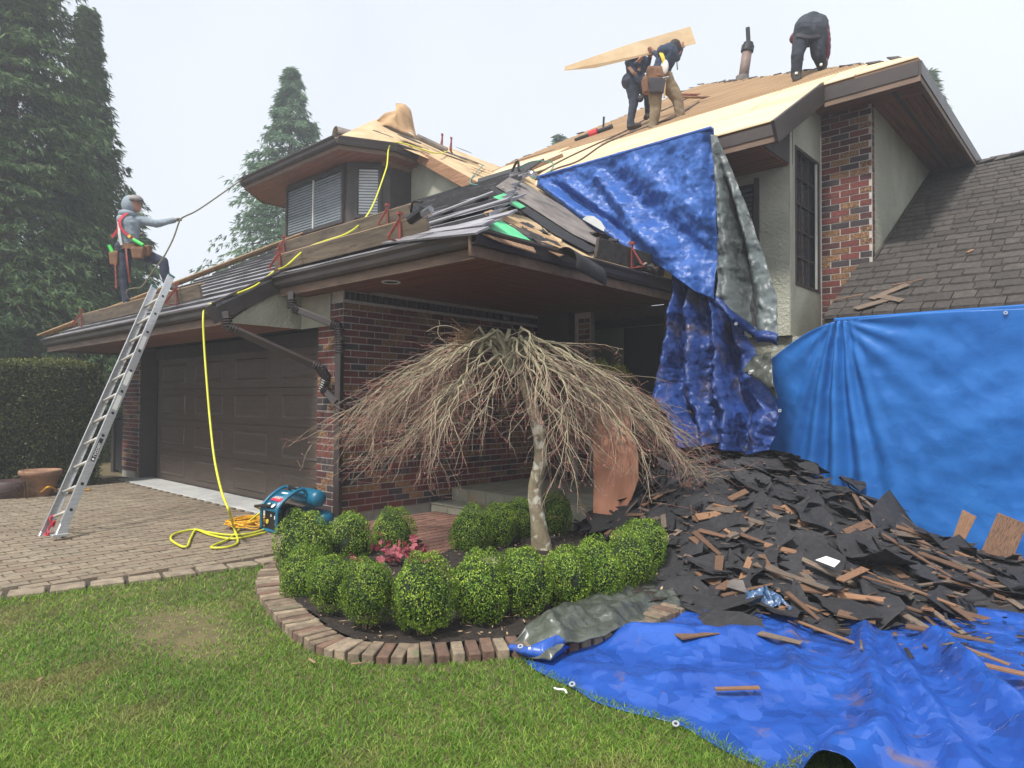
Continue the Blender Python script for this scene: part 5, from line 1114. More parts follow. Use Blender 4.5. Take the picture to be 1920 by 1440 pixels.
V, F = quads(np.array(cc), np.array(tt), np.array([(.1, .1, 1)]*len(cc))+rng.normal(0, .3, (len(cc), 3)), rng.uniform(.008, .035, len(cc)), rng.uniform(.002, .009, len(cc))); tag(npmesh('leaf_litter', V, F, 'dry_stick'), 'dry brown leaf litter and twigs on the soil of the bed', 'leaf litter', kind='stuff')
# potted conifer on the porch, terracotta bowl
pp = np.array(at_y(1150, 740, 7.3)); pc = thing('potted_conifer', 'small golden green conifer in a dark pot beside the front door', 'potted plant', (pp[0], pp[1], .3))
zb = at_y(1150, 740, 7.3)[2]; MB().lathe([(.001, .3), (.16, .3), (.2, zb+.18), (.22, zb+.22), (.19, zb+.22), (.17, zb+.15), (.001, zb+.15)], (pp[0], pp[1], 0), 20).build('pot', 'pot_dark', pc, smooth=True)
for (x, y, sc_) in ((1125, 700, .24), (1160, 712, .22)):
    q = at_y(x, y, 7.3); N_ = 900; r = np.random.default_rng(x); d = r.normal(size=(N_, 3)); d /= np.linalg.norm(d, axis=1, keepdims=True); c = q+d*r.uniform(.3, 1, (N_, 1))**.5*np.array([.16, .16, .20])*1.0
    V, F = quads(c, d+np.array([0, 0, .8]), r.normal(size=(N_, 3)), r.uniform(.02, .035, N_), r.uniform(.005, .009, N_)); npmesh('foliage', V, F, 'fern', pc)
tpot = thing('terracotta_pot', 'wide weathered terracotta bowl in front of the hedge', 'pot', at_z(75, 932, 0)); pq = at_z(75, 932, 0); dp = depth(pq); RW = 34/FPX*dp
MB().lathe([(.001, .0), (RW*.58, 0), (RW*.62, .06), (RW*.68, .12), (RW*.90, .32), (RW*1.0, .335), (RW*1.03, .39), (RW*.99, .41), (RW*.9, .41), (RW*.88, .37), (.001, .36)], pq, 36).build('bowl', 'terracotta', tpot, smooth=True); MB().lathe([(.001, .365), (RW*.87, .372)], pq, 24).build('soil', 'soil', tpot)
q = at_z(20, 935, 0); dk_ = thing('dark_planter', 'low dark planter with dead grass left of the terracotta bowl', 'pot', q); MB().lathe([(.001, 0), (.22, 0), (.27, .26), (.25, .27), (.001, .22)], q, 20).build('bowl', 'pot_dark', dk_, smooth=True)
r = np.random.default_rng(3); V, F = np_tubes([np.array([q+[.2+x*.4, y*.4+.15, .0], q+[.2+x, y+.15, .2+z], q+[.2+x*1.7, y*1.7+.15, .18+z]]) for x, y, z in r.normal(0, .1, (120, 3))], [[.004, .003, .002]]*120, 3); npmesh('dead_grass', V, F, 'nest', dk_)
# hedge
hg = thing('hedge', 'tall clipped dark green hedge at the left edge behind the driveway', 'hedge', (-13.4, 2, 0))
MB().box((-14.0, -2.5, 0), (-13.0, 3.75, 2.0)).build('inner_foliage', 'hedge_core', hg)
def leafbox(lo, hi, N_, seed, parent, mat='hedge_leaf', sz=(.018, .034)):
    r = np.random.default_rng(seed); lo, hi = np.array(lo), np.array(hi); S_ = hi-lo; ar = np.array([S_[1]*S_[2], S_[0]*S_[1], S_[0]*S_[2]]); ar = ar/ar.sum(); f_ = r.choice(3, N_, p=ar); c = lo+r.uniform(size=(N_, 3))*S_; n = np.zeros((N_, 3))
    c[f_ == 0, 0] = hi[0]; n[f_ == 0, 0] = 1; c[f_ == 1, 2] = hi[2]; n[f_ == 1, 2] = 1; c[f_ == 2, 1] = hi[1]; n[f_ == 2, 1] = 1
    c += n*(r.normal(0, .025, (N_, 1))+.035*fbm(c[:, 1]*5+c[:, 0]*3, c[:, 2]*5, 4)[:, None]); n2 = n+r.normal(0, .6, n.shape); t = r.normal(size=n.shape)+n*.6
    V, F = quads(c, t, n2, r.uniform(*sz, N_), r.uniform(.008, .014, N_)); npmesh('foliage', V, F, mat, parent, attr={'rnd': np.repeat(np.clip(r.beta(2, 2.5, N_)+.35*(f_ == 1), 0, 1), 4)})
leafbox((-14.05, -2.0, .05), (-12.95, 3.82, 2.08), 42000, 9, hg)
hg2 = thing('low_hedge', 'lower green hedge glimpsed between the ladder and the gate post', 'hedge', (-15, 5.2, 0)); q = at_y(190, 870, 5.4); MB().box((q[0]-1.2, 5.35, 0), (q[0]+.7, 6.1, .78)).build('inner_foliage', 'hedge_core', hg2); leafbox((q[0]-1.2, 5.3, 0), (q[0]+.75, 6.15, .82), 3000, 10, hg2)
r = np.random.default_rng(2); N_ = 6000; c = np.c_[q[0]-1.2+r.uniform(0, 1.9, N_), 5.33+r.normal(0, .03, N_), r.uniform(0, .82, N_)]; V, F = quads(c, r.normal(size=(N_, 3)), r.normal(size=(N_, 3)), r.uniform(.02, .035, N_), r.uniform(.01, .015, N_)); npmesh('foliage', V, F, 'hedge_leaf', hg2, attr={'rnd': np.repeat(r.random(N_), 4)})
gp = at_y(214, 905, 4.75); gt = thing('gate_post', 'dark gate post with latch beside the left brick pier', 'post', (gp[0], 4.75, 0)); MB().box((gp[0]-.07, 4.70, 0), (gp[0]+.07, 4.82, 1.12)).build('post', 'trim_dark', gt, bevel=.006); MB().box((gp[0]+.08, 4.74, .05), (gp[0]+.5, 4.77, 1.05)).build('panel', 'interior', gt); MB().beam((gp[0]-.1, 4.69, 1.09), (gp[0]+.32, 4.69, 1.12), .02, .025).build('latch', 'steel', gt)
# --- conifers
def conifer(name, lab, base, H_, R0, nl, ns, mat, seed, z0=.05, pw=.8, spray=.16, droop=.35, group='tall conifers behind the house', trunk='bark'):
    r = np.random.default_rng(seed); root = thing(name, lab, 'tree', base, group); base = np.array(base, float)
    MB().tube([base, base+[0, 0, H_*.5], base+[0, 0, H_*.985]], [H_*.016, H_*.010, .02], 10).build('trunk', trunk, root)
    C, T, N3, L3, W3, RN, LP, LR = [], [], [], [], [], [], [], []
    for i in range(nl):
        z = z0+(1-z0)*r.random()**1.3; a = r.uniform(0, 6.28); rr = R0*(1-z)**pw*(r.uniform(.35, 1.0)**.6)*(1+.22*math.sin(a*3+z*23+seed)+.16*math.sin(a*5-z*41))+.1; out = np.array([math.cos(a), math.sin(a), 0]); sd_ = np.array([-out[1], out[0], 0]); p0 = base+[0, 0, z*H_]
        f_ = lambda s: p0+out[None, :]*(rr*s)[:, None]+np.array([0, 0, 1.])[None, :]*(rr*(.12*s-droop*1.6*s**1.5+.28*droop*s**4*1.5))[:, None]
        if i % 6 == 0:
            LP.append(f_(np.linspace(0, .85, 6))); LR.append(np.linspace(.02*rr**.5+.008, .006, 6))
        s = .18+.82*r.random(ns)**.7; pos = f_(s)+sd_*(r.normal(0, .17, ns)*rr*(1.1-.6*s))[:, None]+r.normal(0, .05, (ns, 3)); tone = np.clip(r.normal(.42, .14)+r.normal(0, .12, ns)+.12*(s-.5), 0, 1)
        for k in range(4):
            dr = out*r.uniform(.3, .9, (ns, 1))+sd_*r.normal(0, .7, (ns, 1))+np.array([0, 0, 1.])*r.uniform(-1.2, -.1, (ns, 1)); L_ = spray*r.uniform(.6, 1.3, ns)
            C.append(pos+dr/np.linalg.norm(dr, axis=1, keepdims=True)*L_[:, None]*.8); T.append(dr); N3.append(r.normal(size=(ns, 3))+[0, 0, .7]); L3.append(L_); W3.append(L_*r.uniform(.10, .20, ns)); RN.append(tone)
    V, F = quads(np.concatenate(C), np.concatenate(T), np.concatenate(N3), np.concatenate(L3), np.concatenate(W3)); npmesh('crown', V, F, mat, root, attr={'rnd': np.repeat(np.concatenate(RN), 4)})
    V, F = np_tubes(LP, LR, 4); npmesh('limb', V, F, 'bark', root)['kind'] = 'stuff'
    return root
def gbase(x, D): p = at_d(x, 745, D); return (p[0], p[1], 0)
conifer('conifer', 'huge dark cedar filling the left edge of the picture behind the hedge', gbase(4, 16.5), 17, 4.5, 2000, 28, 'conifer', 1, spray=.105, pw=1.05)
conifer('conifer', 'narrower dark conifer with pointed top right of the huge cedar', gbase(150, 19), 12.6, 3.4, 1200, 26, 'conifer', 2, spray=.11, pw=1.15)
conifer('conifer', 'blue green conifer rising behind the dormer in the centre left', gbase(538, 27), 14.9, 6.8, 760, 20, 'conifer_blue', 3, z0=.2, spray=.14, pw=1.05, droop=.3)
conifer('conifer', 'small conifer tip showing above the plywood roof edge', gbase(1046, 34), 15.0, 2.6, 160, 9, 'conifer_blue', 4, z0=.7, spray=.24, pw=.8)
conifer('conifer', 'dark conifer branch tips showing beyond the right roof corner', gbase(1742, 30), 16.6, 3.0, 200, 12, 'conifer', 6, z0=.45, spray=.24, pw=.8)
conifer('conifer', 'low dark evergreen between the hedge and the garage eave', gbase(235, 24), 8.2, 2.6, 420, 18, 'conifer', 7, spray=.2)
q = at_y(212, 700, 6.4); tk = thing('tan_tree', 'smooth tan tree trunk seen under the left end of the garage eave', 'tree', (q[0], q[1], 0)); MB().tube([(q[0]+.12, q[1], 0), (q[0]+.08, q[1], 1.2), (q[0], q[1], 2.2), (q[0]-.05, q[1], 3.2)], [.13, .12, .13, .14], 12).build('trunk', 'bark_tan', tk, smooth=True)
r = np.random.default_rng(8); b0 = np.array(gbase(1915, 24)); bt = thing('bare_tree', 'leafless twiggy tree top at the right picture edge above the wing roof', 'tree', b0); Pl, Rl = [np.array([b0, b0+[0, 0, 6], b0+[0, 0, 9]])], [[.16, .1, .05]]
for k in range(260):
    z = r.uniform(5.5, 9.4); a = r.uniform(0, 6.28); o_ = np.array([math.cos(a), math.sin(a), .7]); P = grow(b0+[0, 0, z], o_, 8, r.uniform(.08, .2), -.02, .25, None, 1); Pl.append(P); Rl.append(np.linspace(.018, .006, len(P)))
V, F = np_tubes(Pl, Rl, 3); npmesh('branch', V, F, 'branch', bt)

# ================================================================ objects
def mesh_text(name, s, size, mat, M4, parent, ext=.0008):
    cu = bpy.data.curves.new(name, 'FONT'); cu.body = s; cu.size = size; cu.extrude = ext; cu.align_x = 'LEFT'; cu.align_y = 'CENTER'
    to = bpy.data.objects.new(name, cu); COL.objects.link(to); bpy.context.view_layer.update(); me = bpy.data.meshes.new_from_object(to.evaluated_get(bpy.context.evaluated_depsgraph_get())); bpy.data.objects.remove(to)
    me.transform(M4); me.materials.clear(); me.materials.append(MAT[mat]); return link(name, me, None, parent)
# --- ladder
lad = thing('ladder', 'aluminium ladder leaning on the garage gutter', 'ladder', at_z(93, 1013, 0)); F0 = at_z(93, 1013, 0); T0 = at_d(305, 528, 9.25); ld = (T0-F0)/np.linalg.norm(T0-F0); LL = np.linalg.norm(T0-F0)
sx = np.array([1, .06, 0]); sx = sx-ld*np.dot(sx, ld); sx /= np.linalg.norm(sx); fn = np.cross(sx, ld)
for sg in (-1, 1):
    c0, c1 = F0+sx*sg*.2, T0+sx*sg*.2; b = MB()
    b.beam(c0+ld*.02, c1, .005, .086, up=fn); b.beam(c0+ld*.02+fn*.042-sx*sg*.012, c1+fn*.042-sx*sg*.012, .028, .005, up=fn); b.beam(c0+ld*.02-fn*.042-sx*sg*.012, c1-fn*.042-sx*sg*.012, .028, .005, up=fn)
    rl = b.build('rail', 'alu', lad); MB().beam(c1, c1+ld*.012, .034, .09, up=fn).build('end_cap', 'hose_green', rl)
    f_ = MB(); f_.beam(F0+sx*sg*.2+ld*.0, F0+sx*sg*.2+ld*.12, .05, .10, up=fn); f_.box(tuple(c0+np.array([-.04, -.075, -.0])), tuple(c0+np.array([.04, .075, .03]))); f_.build('foot', 'alu', lad, bevel=.004)
k = .30
while k < LL-.1:
    p = F0+ld*k; MB().tube([p-sx*.2, p+sx*.2], .017, 10).build('rung', 'alu_rung', lad, smooth=True); MB().tube([p+sx*.2025, p+sx*.2045], .018, 10).build('rung_socket', 'black_plastic', lad); k += .3048
lb = F0+ld*(.30+.3048*3-.27)+sx*.2035; Mt = Matrix(((ld[0], -fn[0], sx[0], lb[0]), (ld[1], -fn[1], sx[1], lb[1]), (ld[2], -fn[2], sx[2], lb[2]), (0, 0, 0, 1)))
bl_ = MB().beam(lb-ld*.06, lb+ld*.23, .002, .042, up=fn).build('label_plate', 'black_plastic', lad, bevel=.0)
Mt2 = Mt.copy(); Mt2.translation = V3(lb+sx*.0018-ld*.005); mesh_text('lettering', 'LADDERS', .042, 'white_paint', Mt2, bl_)
dq = lb-ld*.035; MB().tube([dq+sx*.0012, dq+sx*.002], .013, 14).build('emblem', 'white_paint', bl_)
for k, (s0, c_) in enumerate(((.30+.3048*4.15, 'frame_white'), (.30+.3048*5.3, 'frame_white'), (.30+.3048*7.1, 'frame_white'))): MB().beam(F0+ld*s0+sx*.2035, F0+ld*(s0+.2)+sx*.2035, .0015, .05, up=fn).build('sticker', c_, lad)
rp = F0-sx*.15; MB().tube(catmull([rp+ld*.32, rp+ld*.27+fn*.03, rp+ld*.2-fn*.03, rp+ld*.24+sx*.06, rp+ld*.15, rp+ld*.10+sx*.05, rp+ld*.05, rp+ld*.12-sx*.03], 5), .011, 6).build('red_cord', 'red_rope', lad)
# --- compressor
cx0, cx1, cy0 = -7.20, -6.86, 3.74; cmp_ = thing('air_compressor', 'teal twin tank air compressor standing by the garage corner', 'compressor', (-7.0, 4.05, 0))
PR = [(0, .04), (0, .27), (.03, .335), (.11, .41), (.22, .475), (.30, .49), (.34, .46), (.34, .40)]
for X in (cx0, cx1): MB().tube(catmull([(X, cy0+a, z) for a, z in PR], 5), .019, 8).build('side_frame', 'teal', cmp_, smooth=True)
hd = MB(); pts = catmull([(0, cy0+a+.012, z-.014) for a, z in PR[1:5]], 5); n = len(pts)
hd.add([(cx0, p[1], p[2]) for p in pts]+[(cx1, p[1], p[2]) for p in pts], [(i, i+1, n+i+1, n+i) for i in range(n-1)]); hd = hd.build('hood', 'teal', cmp_, smooth=True); md = hd.modifiers.new('s', 'SOLIDIFY'); md.thickness = .012
MB().tube([(cx0+.06, cy0+.30, .495), (cx1-.06, cy0+.30, .495)], .021, 10).build('handle', 'black_plastic', cmp_, smooth=True); MB().tube([(cx0, cy0+.30, .49), (cx1, cy0+.30, .49)], .014, 8).build('handle_bar', 'teal', cmp_)
hn = np.array([0, -.65, .76])
def hoodpt(x, s): i = int(s*(n-1)); return np.array([x, pts[i][1], pts[i][2]])
for xx in (cx0+.12, cx0+.23):
    p = hoodpt(xx, .30)+hn*.014; MB().tube([p, p+hn*.014], .034, 18).build('gauge_rim', 'black_plastic', cmp_); MB().tube([p+hn*.0145, p+hn*.0165], .028, 18).build('gauge_dial', 'dial', cmp_)
a, c = hoodpt(cx0+.07, .60)+np.array([0, -.3, .95])*.013, hoodpt(cx1-.06, .60)+np.array([0, -.3, .95])*.013; lbp = MB().beam(a, c, .085, .003, up=(0, -.5, .86)).build('red_label', 'red_label', cmp_)
for k in range(4): MB().beam(a+(c-a)*(.12+.2*k)+np.array([0, -.02, .0]), a+(c-a)*(.24+.2*k)+np.array([0, .02, .022]), .010, .004, up=(0, -.5, .86)).build('label_stroke', 'white_paint', lbp)
a, c = hoodpt(cx0+.12, .9)+np.array([0, -.2, .97])*.013, hoodpt(cx1-.1, .9)+np.array([0, -.2, .97])*.013; MB().beam(a, c, .04, .003, up=(0, -.3, .95)).build('white_label', 'white_paint', cmp_)
MB().box((cx0+.01, cy0+.03, .05), (cx1-.01, cy0+.06, .27)).build('front_panel', 'black_plastic', cmp_, bevel=.01); MB().box((cx0, cy0-.005, .26), (cx1, cy0+.06, .295)).build('front_ledge', 'teal', cmp_, bevel=.01); MB().box((cx0, cy0-.005, .03), (cx1, cy0+.05, .06)).build('front_sill', 'teal', cmp_, bevel=.01)
MB().tube([(cx0+.09, cy0+.025, .14), (cx0+.09, cy0+.015, .14)], .026, 14).build('badge', 'strap_yellow', cmp_)
for xx, zz, s in ((cx0+.16, .2, .014), (cx0+.24, .18, .018), (cx0+.26, .11, .016)): MB().box((xx, cy0+.02, zz), (xx+s, cy0+.029, zz+s*2)).build('switch', 'dial', cmp_)
mt = MB(); mt.lathe([(.001, 0), (.11, 0), (.12, .03), (.12, .2), (.1, .24), (.001, .24)], (cx0+.06, cy0+.22, .2), 20, axis='x'); mt.build('motor', 'black_plastic', cmp_, smooth=True)
fins = MB()
for k in range(9): fins.box((cx1-.06, cy0+.16+k*.016, .12), (cx1+.02, cy0+.166+k*.016, .30))
fins.build('cooling_fins', 'black_plastic', cmp_); MB().lathe([(.001, 0), (.07, 0), (.085, .02), (.085, .09), (.001, .1)], (cx1-.07, cy0+.36, .15), 18, axis='x').build('pump', 'black_plastic', cmp_, smooth=True)
tk_ = [(.001, -.05), (.05, -.045), (.085, -.02), (.098, .02), (.1, .06), (.1, .42), (.098, .46), (.085, .50), (.05, .525), (.001, .53)]
for nm, Y, Z in (('upper', cy0+.45, .38), ('lower', cy0+.56, .14)): MB().lathe(tk_, (cx0-.05, Y, Z), 24, axis='x').build('tank', 'teal', cmp_, smooth=True)
MB().tube(catmull([(cx1+.0, cy0+.35, .12), (cx1+.05, cy0+.42, .28), (cx1+.03, cy0+.47, .46), (cx1-.06, cy0+.48, .49)], 6), .007, 6).build('tank_lead', 'black_plastic', cmp_)
MB().box((cx0+.02, cy0+.04, .02), (cx1-.02, cy0+.6, .05)).build('base_plate', 'black_plastic', cmp_)
for X in (cx0+.03, cx1-.03):
    for Y in (cy0+.06, cy0+.55): MB().lathe([(.022, 0), (.026, .03), (.001, .03)], (X, Y, 0), 10).build('rubber_foot', 'black_plastic', cmp_)
MB().tube([(cx0+.2, cy0-.01, .33), (cx0+.04, cy0-.02, .315), (cx0-.06, cy0-.05, .30)], .016, 8).build('coupler', 'black_plastic', cmp_)
# --- hoses
hz_ = lambda x, y, z=.045: at_z(x, y, z)
air = [np.array([cx0-.06, cy0-.05, .30]), hz_(490, 958, .2), hz_(470, 975, .12), hz_(448, 993), hz_(430, 1010), hz_(402, 1022), hz_(398, 1027), hz_(425, 1026), hz_(445, 1018), hz_(443, 1002), hz_(437, 985, .1), at_y(430, 960, 3.1), at_y(415, 920, 3.15), at_y(402, 860, 3.25), at_y(394, 790, 3.32), at_y(388, 720, 3.36), at_y(383, 650, 3.4), at_y(381, 600, 3.42), at_y(384, 579, 3.46)]+[Gp(x, y, .06) for x, y in ((400, 568), (440, 552), (480, 535), (515, 508))]
air += [Gp(535, 500, .16), Gp(560, 478, .22), Gp(580, 463, .25), Gp(610, 452, .22), Gp(650, 438, .2)]
e_ = np.array(E_[4]+(ZE+.03,)); air += [lerp(air[-1], e_, .25)+np.array([0, 0, -.25]), lerp(air[-1], e_, .5)+np.array([0, 0, -.35]), lerp(air[-1], e_, .8)+np.array([0, 0, -.2]), e_, Dp(815, 287, .04), Dp(838, 284, .05)]
o = MB().tube(catmull(air, 8), .0125, 8).build('air_hose', 'hose_yellow', smooth=True); tag(o, 'yellow air hose running from the compressor up over the eave to the dormer', 'hose')
o = MB().tube(catmull([hz_(505, 990), hz_(470, 1000), hz_(430, 1003), hz_(390, 998), hz_(365, 993), hz_(330, 1000), hz_(320, 1010), hz_(333, 1021), hz_(350, 1025), hz_(357, 1010), hz_(368, 994), hz_(395, 1003), hz_(440, 1010), hz_(500, 998)], 8), .0125, 8).build('air_hose', 'hose_yellow', smooth=True); tag(o, 'loop of yellow hose lying on the pavers in front of the cord tangle', 'hose')
r = np.random.default_rng(4); cpt = []
for k in range(70):
    a = k*1.15+r.normal(0, .3); s = r.uniform(.5, 1.0); q = hz_(468, 985); cpt.append(q+R2*math.cos(a)*.28*s+F2*math.sin(a)*.30*s+np.array([0, 0, .0+.10*r.random()*(1-.3*s)]))
o = MB().tube(catmull(cpt, 6), .007, 6).build('cord_tangle', 'cord_orange', smooth=True); tag(o, 'tangled heap of orange yellow extension cord beside the compressor', 'cord')
o = MB().tube(catmull([hz_(-25, 928), hz_(5, 930), hz_(30, 930), hz_(60, 929), hz_(78, 922, .1), hz_(88, 914, .2), hz_(98, 914, .18), hz_(112, 920, .06), hz_(140, 921), hz_(170, 918)], 8), .013, 6).build('extension_cord', 'cord_orange', smooth=True); tag(o, 'yellow extension cord trailing past the terracotta bowl', 'cord')
# --- staging planks with red roof brackets
def bracket(p, parent, up, ax):
    up = np.array(up, float); ax = np.array(ax, float); b = MB(); b.beam(p-ax*.0+up*.0, p+up*.30, .035, .012, up=tuple(ax)); b.beam(p-ax*.14+up*.02, p+up*.24, .03, .01, up=(1, 0, 0)); b.beam(p-ax*.16, p+ax*.12, .035, .01, up=tuple(up)); b.beam(p+up*.29-ax*.03, p+up*.29+ax*.03, .04, .03, up=tuple(up)); return b.build('bracket', 'red_metal', parent)
def staging(lab, xa, ya, xb, yb, mat, hgt=.19):
    a, c = Gp(xa, ya, .04), Gp(xb, yb, .04); ym = (a[1]+c[1])/2; a, c = at_pl(xa, ya, (0, ym, 0), (0, 1, 0)), at_pl(xb, yb, (0, ym, 0), (0, 1, 0)); zz = zg(ym)+.08; a[2] = c[2] = zz
    root = thing('staging_plank', lab, 'plank', (a+c)/2, 'staging planks on red roof brackets'); MB().beam(a+[0, 0, hgt/2], c+[0, 0, hgt/2], .042, hgt, up=(0, -.22, 1)).build('plank', mat, root, bevel=.004)
    MB().beam(a+[0, .03, hgt+.012], c+[0, .03, hgt+.012], .05, .012).build('top_edge', 'raw_board', root)
    for t in (.06, .87): bracket(lerp(a, c, t)+np.array([0, -.045, -.03]), root, (0, 0, 1), (0, 1, 0))
    return a, c
pl1 = staging('lower of the two wet staging planks below the dormer window', 517, 512, 802, 447, 'plank_wet')
pl2 = staging('upper staging plank right under the dormer window', 525, 482, 770, 418, 'plank_wet')
pl3 = staging('staging plank beside the ladder under the worker on the garage roof', 147, 622, 376, 557, 'plank_wet')
a, c = Sp(1118, 483, .05), Sp(1245, 522, .05); xm = (a[0]+c[0])/2; a, c = at_x(1118, 480, xm), at_x(1245, 520, xm); a[2] = c[2] = zs(xm)+.07
sp_ = thing('staging_plank', 'dark dirty plank on a red bracket along the porch eave', 'plank', (a+c)/2, 'staging planks on red roof brackets'); MB().beam(a+[0, 0, .1], c+[0, 0, .1], .04, .22, up=(.2, 0, 1)).build('plank', 'plank_dark', sp_, bevel=.004); bracket(lerp(a, c, .45)+np.array([.04, 0, -.03]), sp_, (0, 0, 1), (-1, 0, 0))
o = MB().beam(c+np.array([.05, -.25, .05]), c+np.array([0, -.1, .45]), .05, .01, up=(1, 0, 0)).build('splinter', 'cedar_new'); tag(o, 'upright pale cedar splinter at the end of the dark plank', 'shake')
for x, y, lab in ((829, 278, 'left red roof bracket standing on the dormer ridge'), (846, 284, 'right red roof bracket standing on the dormer ridge')):
    p = Dp(x, y, .02); root = thing('roof_bracket', lab, 'bracket', p, 'red brackets on the dormer roof'); bracket(p, root, (0, 0, 1.0), (-.6, .8, 0))
p = Gp(782, 405, .33); wl_ = thing('clamp_light', 'small black and steel tool lying on the end of the upper plank', 'tool', p); MB().tube([p+np.array([-.1, 0, -.02]), p+np.array([.08, 0, .03])], .05, 10).build('body', 'black_plastic', wl_); MB().tube([p+np.array([.08, 0, .0]), p+np.array([.2, 0, .03])], .035, 8).build('head', 'steel', wl_); MB().tube(catmull([p+np.array([-.1, 0, 0]), p+np.array([0, -.05, .12]), p+np.array([.12, -.04, .1])], 5), .012, 6).build('grip', 'black_plastic', wl_)
# --- things on the main roof
dark = [Mp(x, y, .03) for x, y in ((1000, 340), (1040, 318), (1085, 302), (1130, 272), (1180, 250), (1230, 232), (1262, 222), (1290, 205), (1310, 192))]
o = MB().tube(catmull(dark, 6), .018, 6).build('rope', 'hose_dark', smooth=True); tag(o, 'lower dark hose lying up across the new plywood', 'hose', 'dark hoses on the plywood roof')
o = MB().tube(catmull([Mp(x, y, .03) for x, y in ((1010, 325), (1060, 298), (1120, 270), (1175, 245), (1225, 215), (1260, 200), (1300, 178))], 6), .018, 6).build('rope', 'hose_dark', smooth=True); tag(o, 'upper dark hose lying up across the new plywood', 'hose', 'dark hoses on the plywood roof')
a, c = Mp(965, 330, .05), Mp(1054, 292, .05); o = MB().beam(a, c, .09, .06).build('pipe_length', 'old_board'); tag(o, 'long brown bar lying on the left end of the plywood', 'bar')
sw = thing('reciprocating_saw', 'red and black cordless saw lying at the plywood top edge', 'saw', Mp(1110, 255)); a, c = Mp(1078, 262, .06), Mp(1148, 238, .06); ax_ = (c-a)/np.linalg.norm(c-a); sl_ = np.linalg.norm(c-a)
MB().tube([a, a+ax_*sl_*.40], [.03, .045], 8).build('blade_guard', 'black_plastic', sw); MB().tube([a+ax_*sl_*.40, a+ax_*sl_*.62], [.075, .075], 10).build('body', 'red_tool', sw); MB().tube([a+ax_*sl_*.62, a+ax_*sl_], [.05, .06], 8).build('motor', 'black_plastic', sw); MB().tube([a+ax_*sl_*.76+[0, 0, -.02], a+ax_*sl_*.78+[0, 0, .26]], .022, 6).build('handle', 'black_plastic', sw)
nl_ = thing('roofing_nailer', 'coil nailer with grey drum lying at the left end of the plywood', 'nail gun', Mp(990, 335)); p = Mp(995, 332, .1); MB().lathe([(.001, -.05), (.09, -.05), (.1, 0), (.09, .05), (.001, .05)], p, 16, axis='y').build('drum', 'steel', nl_, smooth=True); MB().tube([p+np.array([-.3, 0, .0]), p+np.array([-.08, 0, .02])], .035, 8).build('body', 'black_plastic', nl_); MB().tube(catmull([p+np.array([-.42, 0, .02]), p+np.array([-.36, 0, .2]), p+np.array([-.26, 0, .3]), p+np.array([-.24, 0, .15])], 5), .02, 6).build('handle', 'black_plastic', nl_)
MB().tube(catmull([p+np.array([-.3, 0, .05]), p+np.array([-.2, 0, .2]), p+np.array([.1, 0, .22]), p+np.array([.35, .1, .15]), p+np.array([.3, 0, -.02]), p+np.array([-.1, -.1, -.05])], 6), .009, 6).build('lead', 'hose_green', nl_); MB().lathe([(.001, 0), (.05, 0), (.06, .12), (.001, .13)], p+np.array([-.55, -.1, -.08]), 12).build('bottle', 'plastic_blue', nl_)
o = MB().tube(catmull([Dp(905, 310, .05), p+np.array([-1.1, -.2, .1]), p+np.array([-.6, -.1, .0]), p+np.array([-.3, -.15, -.1]), p+np.array([.1, -.2, -.1])], 6), .010, 6).build('green_hose', 'hose_green', smooth=True); tag(o, 'thin green hose crossing the valley between the dormer and the plywood', 'hose')
vp = Mp(1392, 148, 0); vt = thing('vent_pipe', 'brown flue pipe with black cap on the stripped roof', 'vent pipe', vp); dv = depth(vp); top_ = at_d(1401, 95, dv)
MB().tube([vp-np.array([0, 0, .1]), top_], 9/FPX*dv, 16).build('flue', 'vent_brown', vt, smooth=True); tdr = (top_-vp)/np.linalg.norm(top_-vp); MB().tube([top_-tdr*.02, top_+tdr*.09], 11.5/FPX*dv, 16).build('collar', 'black_plastic', vt); MB().tube([top_+tdr*.09, top_+tdr*.15], 9/FPX*dv, 16).build('cap', 'black_plastic', vt); MB().tube([top_+tdr*.15, at_d(1402, 52, dv)], 4/FPX*dv, 10).build('vent_stack', 'black_plastic', vt); MB().tube([vp-np.array([0, 0, .05]), vp+np.array([0, 0, .05])], 12/FPX*dv, 16).build('flashing', 'felt_grey', vt)
p = Sp(1118, 425, .1); o = MB().slab([at_y(x, y, 7.0) for x, y in ((1092, 411), (1100, 404), (1112, 405), (1125, 414), (1134, 428), (1132, 434))], (0, .02, 0)).build('white_membrane', 'membrane_white'); tag(o, 'white rounded sheet sticking up in front of the upper tarp', 'sheet')
for k, (x, y, ln, yaw) in enumerate(((1300, 178, 1.0, .1), (1318, 182, .8, -.2))):
    p = Mp(x, y, .06); o = MB().beam(p-R2*ln/2+np.array([0, 0, 0]), p+R2*ln/2+np.array([0, .0, .05*yaw]), .07, .02).build('loose_batten', 'red_metal' if k == 0 else 'old_board'); tag(o, ('reddish batten lying on the skip sheathing right of the carriers' if k == 0 else 'brown batten lying just below the reddish one on the sheathing'), 'batten')

